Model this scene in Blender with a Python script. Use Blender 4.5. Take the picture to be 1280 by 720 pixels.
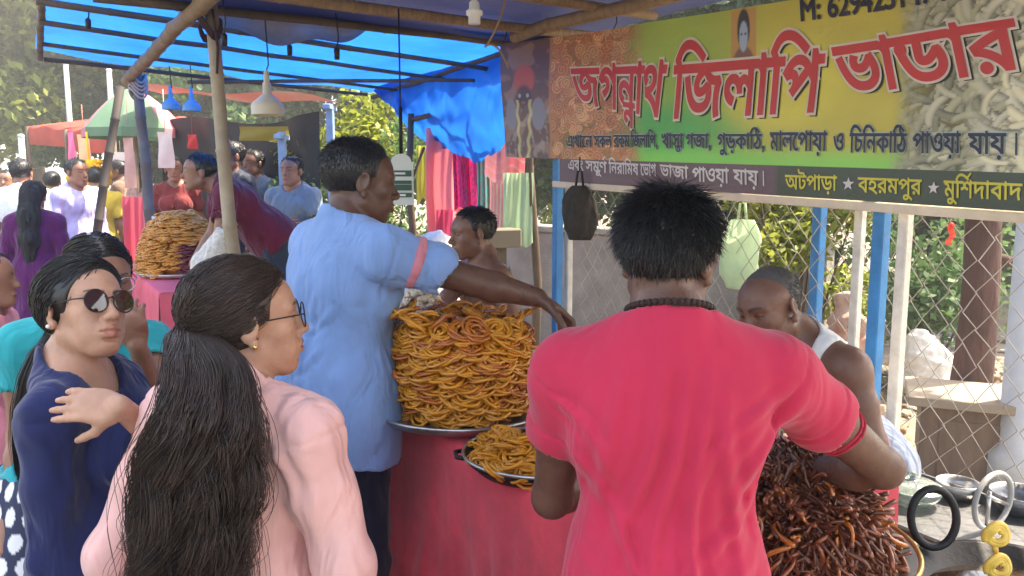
import bpy, math, random
import numpy as np
from mathutils import Matrix, Vector
import mathutils.geometry as mgeo

R = math.radians
random.seed(7)
RNG = np.random.default_rng(7)
SC = bpy.context.scene
for _o in list(bpy.data.objects):
    bpy.data.objects.remove(_o)
COL = SC.collection

# ------------------------------------------------------------------ camera
CAM_H = 1.65
PITCH = math.atan(132 / 1000)
cam_data = bpy.data.cameras.new('camera')
cam_data.sensor_width = 36
cam_data.lens = 28.125
cam_data.clip_start = 0.05
cam_data.clip_end = 2000
cam = bpy.data.objects.new('camera', cam_data)
cam.location = (0, 0, CAM_H)
cam.rotation_euler = (R(90) - PITCH, 0, 0)
COL.objects.link(cam)
SC.camera = cam

# ------------------------------------------------------------------ sky, sun, exposure
SUN_ELEV = R(57)
SUN_DIR = np.array([0.80, 0.35, 0.0]); SUN_DIR = SUN_DIR / np.linalg.norm(SUN_DIR) * math.cos(SUN_ELEV); SUN_DIR[2] = math.sin(SUN_ELEV)
world = bpy.data.worlds.new('World')
SC.world = world
world.use_nodes = True
_nt = world.node_tree
_sky = _nt.nodes.new('ShaderNodeTexSky')
_sky.sky_type = 'NISHITA'
_sky.sun_disc = False
_sky.sun_elevation = SUN_ELEV
_sky.sun_rotation = math.atan2(SUN_DIR[0], SUN_DIR[1])
_sky.dust_density = 3.0
_sky.air_density = 1.0
_nt.links.new(_sky.outputs[0], _nt.nodes['Background'].inputs[0])
_nt.nodes['Background'].inputs[1].default_value = 0.15
sun_l = bpy.data.lights.new('sun', 'SUN')
sun_l.energy = 3.0
sun_l.angle = R(0.6)
sun_l.color = (1.0, 0.94, 0.84)
sun = bpy.data.objects.new('sun', sun_l)
sun.rotation_euler = Vector(SUN_DIR).to_track_quat('Z', 'Y').to_euler()
sun.location = (6, 6, 12)
COL.objects.link(sun)
SC.view_settings.view_transform = 'Standard'
SC.view_settings.look = 'None'
SC.view_settings.exposure = 2.55
SC.view_settings.gamma = 1.0
SC.view_settings.use_white_balance = True
SC.view_settings.white_balance_temperature = 7600
SC.view_settings.white_balance_tint = 10
SC.view_settings.use_curve_mapping = False
SC.render.engine = 'CYCLES'
SC.cycles.use_denoising = True
SC.cycles.max_bounces = 8
SC.cycles.diffuse_bounces = 4
SC.cycles.transparent_max_bounces = 12
SC.cycles.sample_clamp_indirect = 6.0

# ------------------------------------------------------------------ frames of reference
L0 = np.array([-0.058, 4.8, 0.0])        # far end of the banner, on the ground
UX = np.array([0.514, -0.857, 0.0])      # along the row of stalls, towards the camera
NX = np.array([-0.857, -0.514, 0.0])     # out of the stall, towards the road
UP = np.array([0., 0., 1.])


def S(u, n, z):
    return L0 + UX * u + NX * n + UP * z


def ray(px, py):
    v = (360 - py) / 1000; cp, sp = math.cos(PITCH), math.sin(PITCH)
    return np.array([(px - 640) / 1000, cp + v * sp, v * cp - sp])


def at(px, py, Y):
    d = ray(px, py)
    return np.array([0, 0, CAM_H]) + d * (Y / d[1])


def hit_n(px, py, n=0.0):
    d = ray(px, py); c = np.array([0, 0, CAM_H])
    t = (n - np.dot(c - L0, NX)) / np.dot(d, NX)
    return c + d * t


def su(p):
    return float(np.dot(np.asarray(p) - L0, UX))


def sn(p):
    return float(np.dot(np.asarray(p) - L0, NX))


# ------------------------------------------------------------------ materials
def srgb(r, g, b):
    return tuple(((c / 255) / 12.92 if c / 255 <= 0.04045 else ((c / 255 + 0.055) / 1.055) ** 2.4) for c in (r, g, b))


def mat(name, col, rough=0.6, var=0.0, vscale=8.0, bump=0.0, bscale=40.0, metal=0.0, col2=None, spec=0.5,
        coat=0.0, sss=0.0, transl=0.0, stretch=(1, 1, 1), vdetail=4.0, emit=0.0, sheen=0.0, contrast=0.5, bdist=0.01):
    m = bpy.data.materials.new(name)
    m.use_nodes = True
    nt = m.node_tree
    b = nt.nodes['Principled BSDF']
    b.inputs['Roughness'].default_value = rough
    b.inputs['Metallic'].default_value = metal
    b.inputs['Specular IOR Level'].default_value = spec
    b.inputs['Coat Weight'].default_value = coat
    if sss:
        b.inputs['Subsurface Weight'].default_value = sss
        b.inputs['Subsurface Radius'].default_value = (1.0, 0.35, 0.15)
        b.inputs['Subsurface Scale'].default_value = 0.012
    if sheen:
        b.inputs['Sheen Weight'].default_value = sheen
    c4 = tuple(col) + (1,)
    tc = nt.nodes.new('ShaderNodeTexCoord')
    mp = nt.nodes.new('ShaderNodeMapping')
    mp.inputs['Scale'].default_value = stretch
    nt.links.new(tc.outputs['Object'], mp.inputs[0])
    src = None
    if var or col2:
        n = nt.nodes.new('ShaderNodeTexNoise')
        n.inputs['Scale'].default_value = vscale
        n.inputs['Detail'].default_value = vdetail
        n.inputs['Roughness'].default_value = 0.62
        nt.links.new(mp.outputs[0], n.inputs['Vector'])
        ramp = nt.nodes.new('ShaderNodeValToRGB')
        ramp.color_ramp.elements[0].position = 0.5 - contrast / 2 + 0.02
        ramp.color_ramp.elements[1].position = 0.5 + contrast / 2
        if col2 is None:
            ramp.color_ramp.elements[0].color = tuple(max(0, c * (1 - var)) for c in col) + (1,)
            ramp.color_ramp.elements[1].color = tuple(min(1, c * (1 + var)) for c in col) + (1,)
        else:
            ramp.color_ramp.elements[0].color = c4
            ramp.color_ramp.elements[1].color = tuple(col2) + (1,)
        nt.links.new(n.outputs['Fac'], ramp.inputs[0])
        nt.links.new(ramp.outputs[0], b.inputs['Base Color'])
        src = ramp.outputs[0]
    else:
        b.inputs['Base Color'].default_value = c4
    if bump:
        n2 = nt.nodes.new('ShaderNodeTexNoise')
        n2.inputs['Scale'].default_value = bscale
        n2.inputs['Detail'].default_value = 5
        nt.links.new(mp.outputs[0], n2.inputs['Vector'])
        bp = nt.nodes.new('ShaderNodeBump')
        bp.inputs['Strength'].default_value = bump
        bp.inputs['Distance'].default_value = bdist
        nt.links.new(n2.outputs['Fac'], bp.inputs['Height'])
        nt.links.new(bp.outputs[0], b.inputs['Normal'])
    if transl:
        tr = nt.nodes.new('ShaderNodeBsdfTranslucent')
        if src is not None:
            nt.links.new(src, tr.inputs[0])
        else:
            tr.inputs[0].default_value = c4
        mx = nt.nodes.new('ShaderNodeMixShader')
        mx.inputs[0].default_value = transl
        nt.links.new(b.outputs[0], mx.inputs[1]); nt.links.new(tr.outputs[0], mx.inputs[2])
        nt.links.new(mx.outputs[0], nt.nodes['Material Output'].inputs[0])
    if emit:
        b.inputs['Emission Color'].default_value = c4
        b.inputs['Emission Strength'].default_value = emit
    return m


def attr_mat(name, attr, rough=0.6, bump=0.0, bscale=60, spec=0.5, transl=0.0, grime=0.0, gscale=6):
    """colour comes from a per-vertex colour attribute (printed or dyed pattern)"""
    m = mat(name, (0.5, 0.5, 0.5), rough, bump=bump, bscale=bscale, spec=spec)
    nt = m.node_tree; b = nt.nodes['Principled BSDF']
    a = nt.nodes.new('ShaderNodeAttribute'); a.attribute_name = attr
    out = a.outputs['Color']
    if grime:
        n = nt.nodes.new('ShaderNodeTexNoise'); n.inputs['Scale'].default_value = gscale; n.inputs['Detail'].default_value = 6
        mr = nt.nodes.new('ShaderNodeMapRange'); mr.inputs[1].default_value = 0.3; mr.inputs[2].default_value = 0.75
        mr.inputs[3].default_value = 1 - grime; mr.inputs[4].default_value = 1 + grime * 0.4
        nt.links.new(n.outputs['Fac'], mr.inputs[0])
        mx = nt.nodes.new('ShaderNodeVectorMath'); mx.operation = 'SCALE'
        nt.links.new(out, mx.inputs[0]); nt.links.new(mr.outputs[0], mx.inputs['Scale'])
        out = mx.outputs[0]
    nt.links.new(out, b.inputs['Base Color'])
    if transl:
        tr = nt.nodes.new('ShaderNodeBsdfTranslucent'); nt.links.new(out, tr.inputs[0])
        mx2 = nt.nodes.new('ShaderNodeMixShader'); mx2.inputs[0].default_value = transl
        nt.links.new(b.outputs[0], mx2.inputs[1]); nt.links.new(tr.outputs[0], mx2.inputs[2])
        nt.links.new(mx2.outputs[0], nt.nodes['Material Output'].inputs[0])
    return m


# ------------------------------------------------------------------ mesh helpers
class MB:
    def __init__(s):
        s.v = []; s.f = []; s.n = 0; s.mi = []; s.cur = 0

    def add(s, V, F):
        V = np.asarray(V, float).reshape(-1, 3)
        s.v.append(V)
        for f in F:
            s.f.append([int(i) + s.n for i in f]); s.mi.append(s.cur)
        s.n += len(V)
        return s

    def box(s, c, size, rot=None, bev=0.0, axes=None):
        hx, hy, hz = [x / 2 for x in size]
        b = min(bev, hx * 0.9, hy * 0.9, hz * 0.9)
        if b <= 0:
            V = np.array([(x, y, z) for x in (-hx, hx) for y in (-hy, hy) for z in (-hz, hz)])
            F = [(0, 1, 3, 2), (4, 6, 7, 5), (0, 4, 5, 1), (2, 3, 7, 6), (0, 2, 6, 4), (1, 5, 7, 3)]
        else:
            prof = [(-hx + b, -hy), (hx - b, -hy), (hx, -hy + b), (hx, hy - b), (hx - b, hy), (-hx + b, hy), (-hx, hy - b), (-hx, -hy + b)]
            k1 = (hx - b) / hx; k2 = (hy - b) / hy
            V = []
            for z, sc in ((-hz, 0), (-hz + b, 1), (hz - b, 1), (hz, 0)):
                for x, y in prof:
                    V.append((x * (1 if sc else k1), y * (1 if sc else k2), z))
            F = []
            for r in range(3):
                for i in range(8):
                    j = (i + 1) % 8
                    F.append((r * 8 + i, r * 8 + j, r * 8 + 8 + j, r * 8 + 8 + i))
            F.append(tuple(range(7, -1, -1))); F.append(tuple(range(24, 32)))
            V = np.array(V)
        if axes is not None:
            V = V @ np.asarray(axes)
        if rot is not None:
            V = V @ np.asarray(rot).T
        return s.add(V + np.asarray(c), F)

    def tube(s, pts, rad, sides=8, cap=True):
        P = np.asarray(pts, float)
        K = len(P)
        rad = np.broadcast_to(np.asarray(rad, float), (K,))
        V, F = _tube(P, rad, sides)
        if cap:
            F = F + [tuple(range(sides - 1, -1, -1)), tuple((K - 1) * sides + i for i in range(sides))]
        return s.add(V, F)

    def lathe(s, prof, c=(0, 0, 0), sides=24, axes=None, close=False):
        V = []
        for r, z in prof:
            for i in range(sides):
                a = 2 * math.pi * i / sides
                V.append((r * math.cos(a), r * math.sin(a), z))
        F = []
        for k in range(len(prof) - 1):
            for i in range(sides):
                j = (i + 1) % sides
                F.append((k * sides + i, k * sides + j, (k + 1) * sides + j, (k + 1) * sides + i))
        V = np.array(V)
        if axes is not None:
            V = V @ np.asarray(axes)
        return s.add(V + np.asarray(c), F)

    def grid(s, P):
        P = np.asarray(P, float)
        a, b = P.shape[:2]
        idx = np.arange(a * b).reshape(a, b)
        F = np.stack([idx[:-1, :-1], idx[1:, :-1], idx[1:, 1:], idx[:-1, 1:]], -1).reshape(-1, 4)
        return s.add(P.reshape(-1, 3), F.tolist())

    def sphere(s, c, r, seg=12, rings=8):
        r = np.broadcast_to(np.asarray(r, float), (3,))
        prof = [(math.sin(math.pi * k / rings) + 1e-5, -math.cos(math.pi * k / rings)) for k in range(rings + 1)]
        n0 = s.n
        s.lathe(prof, sides=seg)
        s.v[-1] = s.v[-1] * r + np.asarray(c)
        return s

    def build(s, name, m=None, parent=None, smooth=False, loc=None):
        V = np.concatenate(s.v) if s.v else np.zeros((0, 3))
        return mesh_obj(name, V, s.f, m, parent, smooth, s.mi if any(s.mi) else None, loc)


def _tube(P, rad, sides):
    K = len(P)
    T = np.gradient(P, axis=0)
    T /= np.linalg.norm(T, axis=1, keepdims=True) + 1e-12
    ref = np.array([0, 0, 1.0]) if abs(T[0][2]) < 0.9 else np.array([1.0, 0, 0])
    N = np.zeros_like(P)
    n = np.cross(T[0], ref); n /= np.linalg.norm(n)
    for k in range(K):
        n = n - T[k] * np.dot(n, T[k]); n /= np.linalg.norm(n) + 1e-12
        N[k] = n
    B = np.cross(T, N)
    a = np.arange(sides) * 2 * math.pi / sides
    V = P[:, None, :] + rad[:, None, None] * (np.cos(a)[None, :, None] * N[:, None, :] + np.sin(a)[None, :, None] * B[:, None, :])
    F = []
    for k in range(K - 1):
        for i in range(sides):
            j = (i + 1) % sides
            F.append((k * sides + i, k * sides + j, (k + 1) * sides + j, (k + 1) * sides + i))
    return V.reshape(-1, 3), F


def fill_mesh(me, V, Q):
    """fast fill for equal-length faces (numpy)"""
    V = np.asarray(V, np.float32); Q = np.asarray(Q, np.int32)
    k = Q.shape[1]
    me.vertices.add(len(V)); me.vertices.foreach_set('co', V.ravel())
    me.loops.add(Q.size); me.loops.foreach_set('vertex_index', Q.ravel())
    me.polygons.add(len(Q))
    me.polygons.foreach_set('loop_start', np.arange(len(Q), dtype=np.int32) * k)
    me.update(calc_edges=True)


def mesh_obj(name, V, F, m=None, parent=None, smooth=False, mi=None, loc=None):
    me = bpy.data.meshes.new(name)
    if isinstance(F, np.ndarray):
        fill_mesh(me, V, F)
    else:
        me.from_pydata(np.asarray(V).tolist(), [], F)
    o = bpy.data.objects.new(name, me)
    COL.objects.link(o)
    for mm in (m if isinstance(m, (list, tuple)) else [m]):
        if mm is not None:
            me.materials.append(mm)
    if mi is not None:
        me.polygons.foreach_set('material_index', np.asarray(mi, np.int32))
    if smooth:
        me.polygons.foreach_set('use_smooth', np.ones(len(me.polygons), bool))
    if parent is not None:
        o.parent = parent
    if loc is not None:
        o.location = loc
    me.update()
    return o


def set_color(o, attr, C):
    a = o.data.color_attributes.new(attr, 'FLOAT_COLOR', 'POINT')
    C = np.asarray(C, np.float32)
    if C.shape[1] == 3:
        C = np.concatenate([C, np.ones((len(C), 1), np.float32)], 1)
    a.data.foreach_set('color', C.ravel())


def strands(P, rad, sides=3):
    """P (N,K,3) polylines, rad (K,) or (N,K) -> verts, quads of thin tubes"""
    P = np.asarray(P, float); N, K, _ = P.shape
    rad = np.broadcast_to(np.asarray(rad, float), (N, K))
    T = np.gradient(P, axis=1)
    T /= np.linalg.norm(T, axis=2, keepdims=True) + 1e-12
    ref = np.broadcast_to(np.array([0.31, 0.52, 0.79]), T.shape)
    A = np.cross(T, ref); A /= np.linalg.norm(A, axis=2, keepdims=True) + 1e-9
    B = np.cross(T, A)
    a = np.arange(sides) * 2 * math.pi / sides
    V = P[:, :, None, :] + rad[:, :, None, None] * (np.cos(a)[None, None, :, None] * A[:, :, None, :] + np.sin(a)[None, None, :, None] * B[:, :, None, :])
    idx = np.arange(N * K * sides).reshape(N, K, sides)
    nx = np.roll(idx, -1, axis=2)
    Q = np.stack([idx[:, :-1], nx[:, :-1], nx[:, 1:], idx[:, 1:]], -1).reshape(-1, 4)
    return V.reshape(-1, 3), Q


def tag(o, label=None, cat=None, group=None, kind=None):
    if label: o['label'] = label
    if cat: o['category'] = cat
    if group: o['group'] = group
    if kind: o['kind'] = kind
    return o


def empty(name, loc=(0, 0, 0), rz=0.0, label=None, cat=None, group=None):
    o = bpy.data.objects.new(name, None)
    o.location = loc; o.rotation_euler = (0, 0, rz)
    o.empty_display_size = 0.1
    COL.objects.link(o)
    return tag(o, label, cat, group)


def noise3(p, seed=0, octaves=2):
    """cheap smooth pseudo noise, about -1..1"""
    rg = np.random.default_rng(seed)
    out = np.zeros(p.shape[:-1]); amp = 1.0
    for k in range(octaves):
        for j in range(3):
            w = rg.normal(size=3); w /= np.linalg.norm(w)
            w2 = rg.normal(size=3); w2 /= np.linalg.norm(w2)
            f = (2 ** k) * rg.uniform(0.8, 1.3)
            out += amp * 0.4 * np.sin(f * (p @ w) * 2 + rg.uniform(0, 6.28) + 1.3 * np.sin(f * (p @ w2) * 1.7 + rg.uniform(0, 6.28)))
        amp *= 0.5
    return out


def rotx(a): c, s = math.cos(a), math.sin(a); return np.array([[1, 0, 0], [0, c, -s], [0, s, c]])
def roty(a): c, s = math.cos(a), math.sin(a); return np.array([[c, 0, s], [0, 1, 0], [-s, 0, c]])
def rotz(a): c, s = math.cos(a), math.sin(a); return np.array([[c, -s, 0], [s, c, 0], [0, 0, 1]])
# ------------------------------------------------------------------ implicit bodies: smooth unions meshed with surface nets
class Sdf:
    def __init__(s):
        s.ops = []

    def cone(s, a, b, ra, rb, k=0.02, op='u'):
        s.ops.append((op, k, 'c', np.asarray(a, float), np.asarray(b, float), ra, rb)); return s

    def path(s, pts, rads, k=0.02, op='u'):
        for i in range(len(pts) - 1):
            s.cone(pts[i], pts[i + 1], rads[i], rads[i + 1], k, op)
        return s

    def ell(s, c, r, rot=None, k=0.02, op='u'):
        s.ops.append((op, k, 'e', np.asarray(c, float), np.broadcast_to(np.asarray(r, float), (3,)), rot if rot is None else np.asarray(rot), 0)); return s

    def half(s, p, nrm, k=0.004):
        """cut away the side the normal points to"""
        nrm = np.asarray(nrm, float)
        s.ops.append(('h', k, 'h', np.asarray(p, float), nrm / np.linalg.norm(nrm), 0, 0)); return s

    def bounds(s):
        lo = np.full(3, 1e9); hi = -lo
        for op, k, t, a, b, c, d in s.ops:
            if op != 'u': continue
            if t == 'c':
                r = max(c, d)
                lo = np.minimum(lo, np.minimum(a, b) - r); hi = np.maximum(hi, np.maximum(a, b) + r)
            else:
                r = max(b)
                lo = np.minimum(lo, a - r); hi = np.maximum(hi, a + r)
        return lo, hi

    def evalgrid(s, lo, hi, h, disp=None, dropbox=None, clip=True):
        lo = np.asarray(lo, float) ; hi = np.asarray(hi, float)
        n = np.ceil((hi - lo) / h).astype(int) + 1
        ax = [lo[i] + h * np.arange(n[i]) for i in range(3)]
        F = np.full(n, 0.25, np.float32)
        for op, k, t, a, b, c, d in s.ops:
            if t == 'h':
                val = (ax[0][:, None, None] - a[0]) * b[0] + (ax[1][None, :, None] - a[1]) * b[1] + (ax[2][None, None, :] - a[2]) * b[2]
                np.maximum(F, val.astype(np.float32), out=F)
                continue
            m = 0.045 + k
            if t == 'c':
                r = max(c, d); bl = np.minimum(a, b) - r - m; bh = np.maximum(a, b) + r + m
            else:
                r = max(b); bl = a - r - m; bh = a + r + m
            i0 = np.clip(np.floor((bl - lo) / h).astype(int), 0, n); i1 = np.clip(np.ceil((bh - lo) / h).astype(int) + 1, 0, n)
            if np.any(i1 <= i0): continue
            sl = tuple(slice(i0[i], i1[i]) for i in range(3))
            X = ax[0][sl[0]][:, None, None]; Y = ax[1][sl[1]][None, :, None]; Z = ax[2][sl[2]][None, None, :]
            if t == 'c':
                ba = b - a; L2 = float(ba @ ba) + 1e-12
                tt = np.clip(((X - a[0]) * ba[0] + (Y - a[1]) * ba[1] + (Z - a[2]) * ba[2]) / L2, 0, 1)
                D = np.sqrt((X - a[0] - tt * ba[0]) ** 2 + (Y - a[1] - tt * ba[1]) ** 2 + (Z - a[2] - tt * ba[2]) ** 2) - (c + tt * (d - c))
            else:
                if c is None:
                    qx, qy, qz = X - a[0], Y - a[1], Z - a[2]
                else:
                    M = c.T
                    dx, dy, dz = X - a[0], Y - a[1], Z - a[2]
                    qx = M[0, 0] * dx + M[0, 1] * dy + M[0, 2] * dz
                    qy = M[1, 0] * dx + M[1, 1] * dy + M[1, 2] * dz
                    qz = M[2, 0] * dx + M[2, 1] * dy + M[2, 2] * dz
                k0 = np.sqrt((qx / b[0]) ** 2 + (qy / b[1]) ** 2 + (qz / b[2]) ** 2)
                k1 = np.sqrt((qx / b[0] ** 2) ** 2 + (qy / b[1] ** 2) ** 2 + (qz / b[2] ** 2) ** 2) + 1e-9
                D = k0 * (k0 - 1) / k1
            G = F[sl]
            if op == 'u':
                hh = np.clip(0.5 + 0.5 * (G - D) / k, 0, 1)
                F[sl] = G * (1 - hh) + D * hh - k * hh * (1 - hh)
            else:
                hh = np.clip(0.5 - 0.5 * (G + D) / k, 0, 1)
                F[sl] = G * (1 - hh) - D * hh + k * hh * (1 - hh)
        if disp is not None:
            msk = np.abs(F) < 0.035
            ii = np.nonzero(msk)
            P = np.stack([ax[i][ii[i]] for i in range(3)], -1)
            F[ii] += disp(P).astype(np.float32)
        if dropbox is not None:
            bl, bh = dropbox
            D = np.maximum(np.maximum(np.abs(ax[0] - (bl[0] + bh[0]) / 2) - (bh[0] - bl[0]) / 2, -9)[:, None, None],
                           np.maximum((np.abs(ax[1] - (bl[1] + bh[1]) / 2) - (bh[1] - bl[1]) / 2)[None, :, None], (np.abs(ax[2] - (bl[2] + bh[2]) / 2) - (bh[2] - bl[2]) / 2)[None, None, :]))
            F = np.maximum(F, -D.astype(np.float32))
        if clip:
            F[0] = np.maximum(F[0], h * .5); F[-1] = np.maximum(F[-1], h * .5)
            F[:, 0] = np.maximum(F[:, 0], h * .5); F[:, -1] = np.maximum(F[:, -1], h * .5)
            F[:, :, 0] = np.maximum(F[:, :, 0], h * .5); F[:, :, -1] = np.maximum(F[:, :, -1], h * .5)
        return F, lo

    def mesh(s, h, lo=None, hi=None, disp=None, dropbox=None):
        if lo is None:
            lo, hi = s.bounds(); lo = lo - 0.03; hi = hi + 0.03
        F, lo = s.evalgrid(lo, hi, h, disp, dropbox)
        return surface_nets(F, lo, h)


_CORN = np.array([(0, 0, 0), (1, 0, 0), (0, 1, 0), (1, 1, 0), (0, 0, 1), (1, 0, 1), (0, 1, 1), (1, 1, 1)])
_EDG = [(0, 1), (2, 3), (4, 5), (6, 7), (0, 2), (1, 3), (4, 6), (5, 7), (0, 4), (1, 5), (2, 6), (3, 7)]


def surface_nets(F, lo, h):
    ins = F < 0
    cnt = np.zeros(tuple(np.array(F.shape) - 1), np.int8)
    nx, ny, nz = F.shape
    for c in _CORN:
        cnt += ins[c[0]:nx - 1 + c[0], c[1]:ny - 1 + c[1], c[2]:nz - 1 + c[2]]
    act = (cnt > 0) & (cnt < 8)
    I = np.argwhere(act)
    if len(I) == 0:
        return np.zeros((0, 3)), np.zeros((0, 4), np.int32)
    vals = np.stack([F[I[:, 0] + c[0], I[:, 1] + c[1], I[:, 2] + c[2]] for c in _CORN], 1)
    acc = np.zeros((len(I), 3)); num = np.zeros(len(I))
    for a, b in _EDG:
        va, vb = vals[:, a], vals[:, b]
        x = (va < 0) != (vb < 0)
        t = np.where(x, va / np.where(x, va - vb, 1), 0)
        p = _CORN[a][None] + t[:, None] * (_CORN[b] - _CORN[a])[None]
        acc[x] += p[x]; num[x] += 1
    V = (I + acc / num[:, None]) * h + lo
    vid = np.full(act.shape, -1, np.int32)
    vid[tuple(I.T)] = np.arange(len(I))
    quads = []
    for ax in range(3):
        o1, o2 = [(1, 2), (2, 0), (0, 1)][ax]
        sl0 = [slice(None)] * 3; sl1 = [slice(None)] * 3
        sl0[ax] = slice(0, -1); sl1[ax] = slice(1, None)
        A = ins[tuple(sl0)]; B = ins[tuple(sl1)]
        ch = np.argwhere(A != B)
        ok = (ch[:, o1] > 0) & (ch[:, o2] > 0) & (ch[:, o1] < F.shape[o1] - 1) & (ch[:, o2] < F.shape[o2] - 1)
        ch = ch[ok]
        flip = A[tuple(ch.T)]
        e1 = np.zeros(3, int); e1[o1] = 1
        e2 = np.zeros(3, int); e2[o2] = 1
        q = np.stack([vid[tuple((ch - e1 - e2).T)], vid[tuple((ch - e2).T)], vid[tuple(ch.T)], vid[tuple((ch - e1).T)]], 1)
        q[~flip] = q[~flip][:, ::-1]
        quads.append(q)
    Q = np.concatenate(quads)
    return V, Q[(Q >= 0).all(1)]


def join_meshes(parts):
    V = []; Q = []; n = 0
    for v, q in parts:
        if len(v) == 0: continue
        V.append(v); Q.append(q + n); n += len(v)
    return np.concatenate(V), np.concatenate(Q)


def vnormals(V, Q):
    N = np.zeros_like(V)
    fn = np.cross(V[Q[:, 2]] - V[Q[:, 0]], V[Q[:, 3]] - V[Q[:, 1]])
    for k in range(4):
        np.add.at(N, Q[:, k], fn)
    return N / (np.linalg.norm(N, axis=1, keepdims=True) + 1e-12)


# ------------------------------------------------------------------ people
def skin_mat(name, col, rough=0.42):
    """skin with lips and brows tinted through the 'tint' attribute"""
    m = mat(name, col, rough, var=0.30, vscale=22, bump=0.30, bscale=330, sss=0.10, spec=0.45, bdist=0.002, vdetail=8, contrast=0.8)
    nt = m.node_tree; b = nt.nodes['Principled BSDF']
    rn = nt.nodes.new('ShaderNodeTexNoise'); rn.inputs['Scale'].default_value = 35; rn.inputs['Detail'].default_value = 6
    rr = nt.nodes.new('ShaderNodeMapRange'); rr.inputs[3].default_value = rough - 0.14; rr.inputs[4].default_value = rough + 0.22
    rr.inputs[1].default_value = 0.3; rr.inputs[2].default_value = 0.7
    nt.links.new(rn.outputs['Fac'], rr.inputs[0]); nt.links.new(rr.outputs[0], b.inputs['Roughness'])
    src = b.inputs['Base Color'].links[0].from_socket
    a = nt.nodes.new('ShaderNodeAttribute'); a.attribute_name = 'tint'
    sep = nt.nodes.new('ShaderNodeSeparateColor'); nt.links.new(a.outputs['Color'], sep.inputs[0])
    m1 = nt.nodes.new('ShaderNodeMix'); m1.data_type = 'RGBA'
    m1.inputs[7].default_value = (col[0] * 0.75, col[1] * 0.38, col[2] * 0.45, 1)
    nt.links.new(sep.outputs[0], m1.inputs[0]); nt.links.new(src, m1.inputs[6])
    m2 = nt.nodes.new('ShaderNodeMix'); m2.data_type = 'RGBA'
    m2.inputs[7].default_value = (0.012, 0.009, 0.008, 1)
    nt.links.new(sep.outputs[1], m2.inputs[0]); nt.links.new(m1.outputs[2], m2.inputs[6])
    nt.links.new(m2.outputs[2], b.inputs['Base Color'])
    return m


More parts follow.
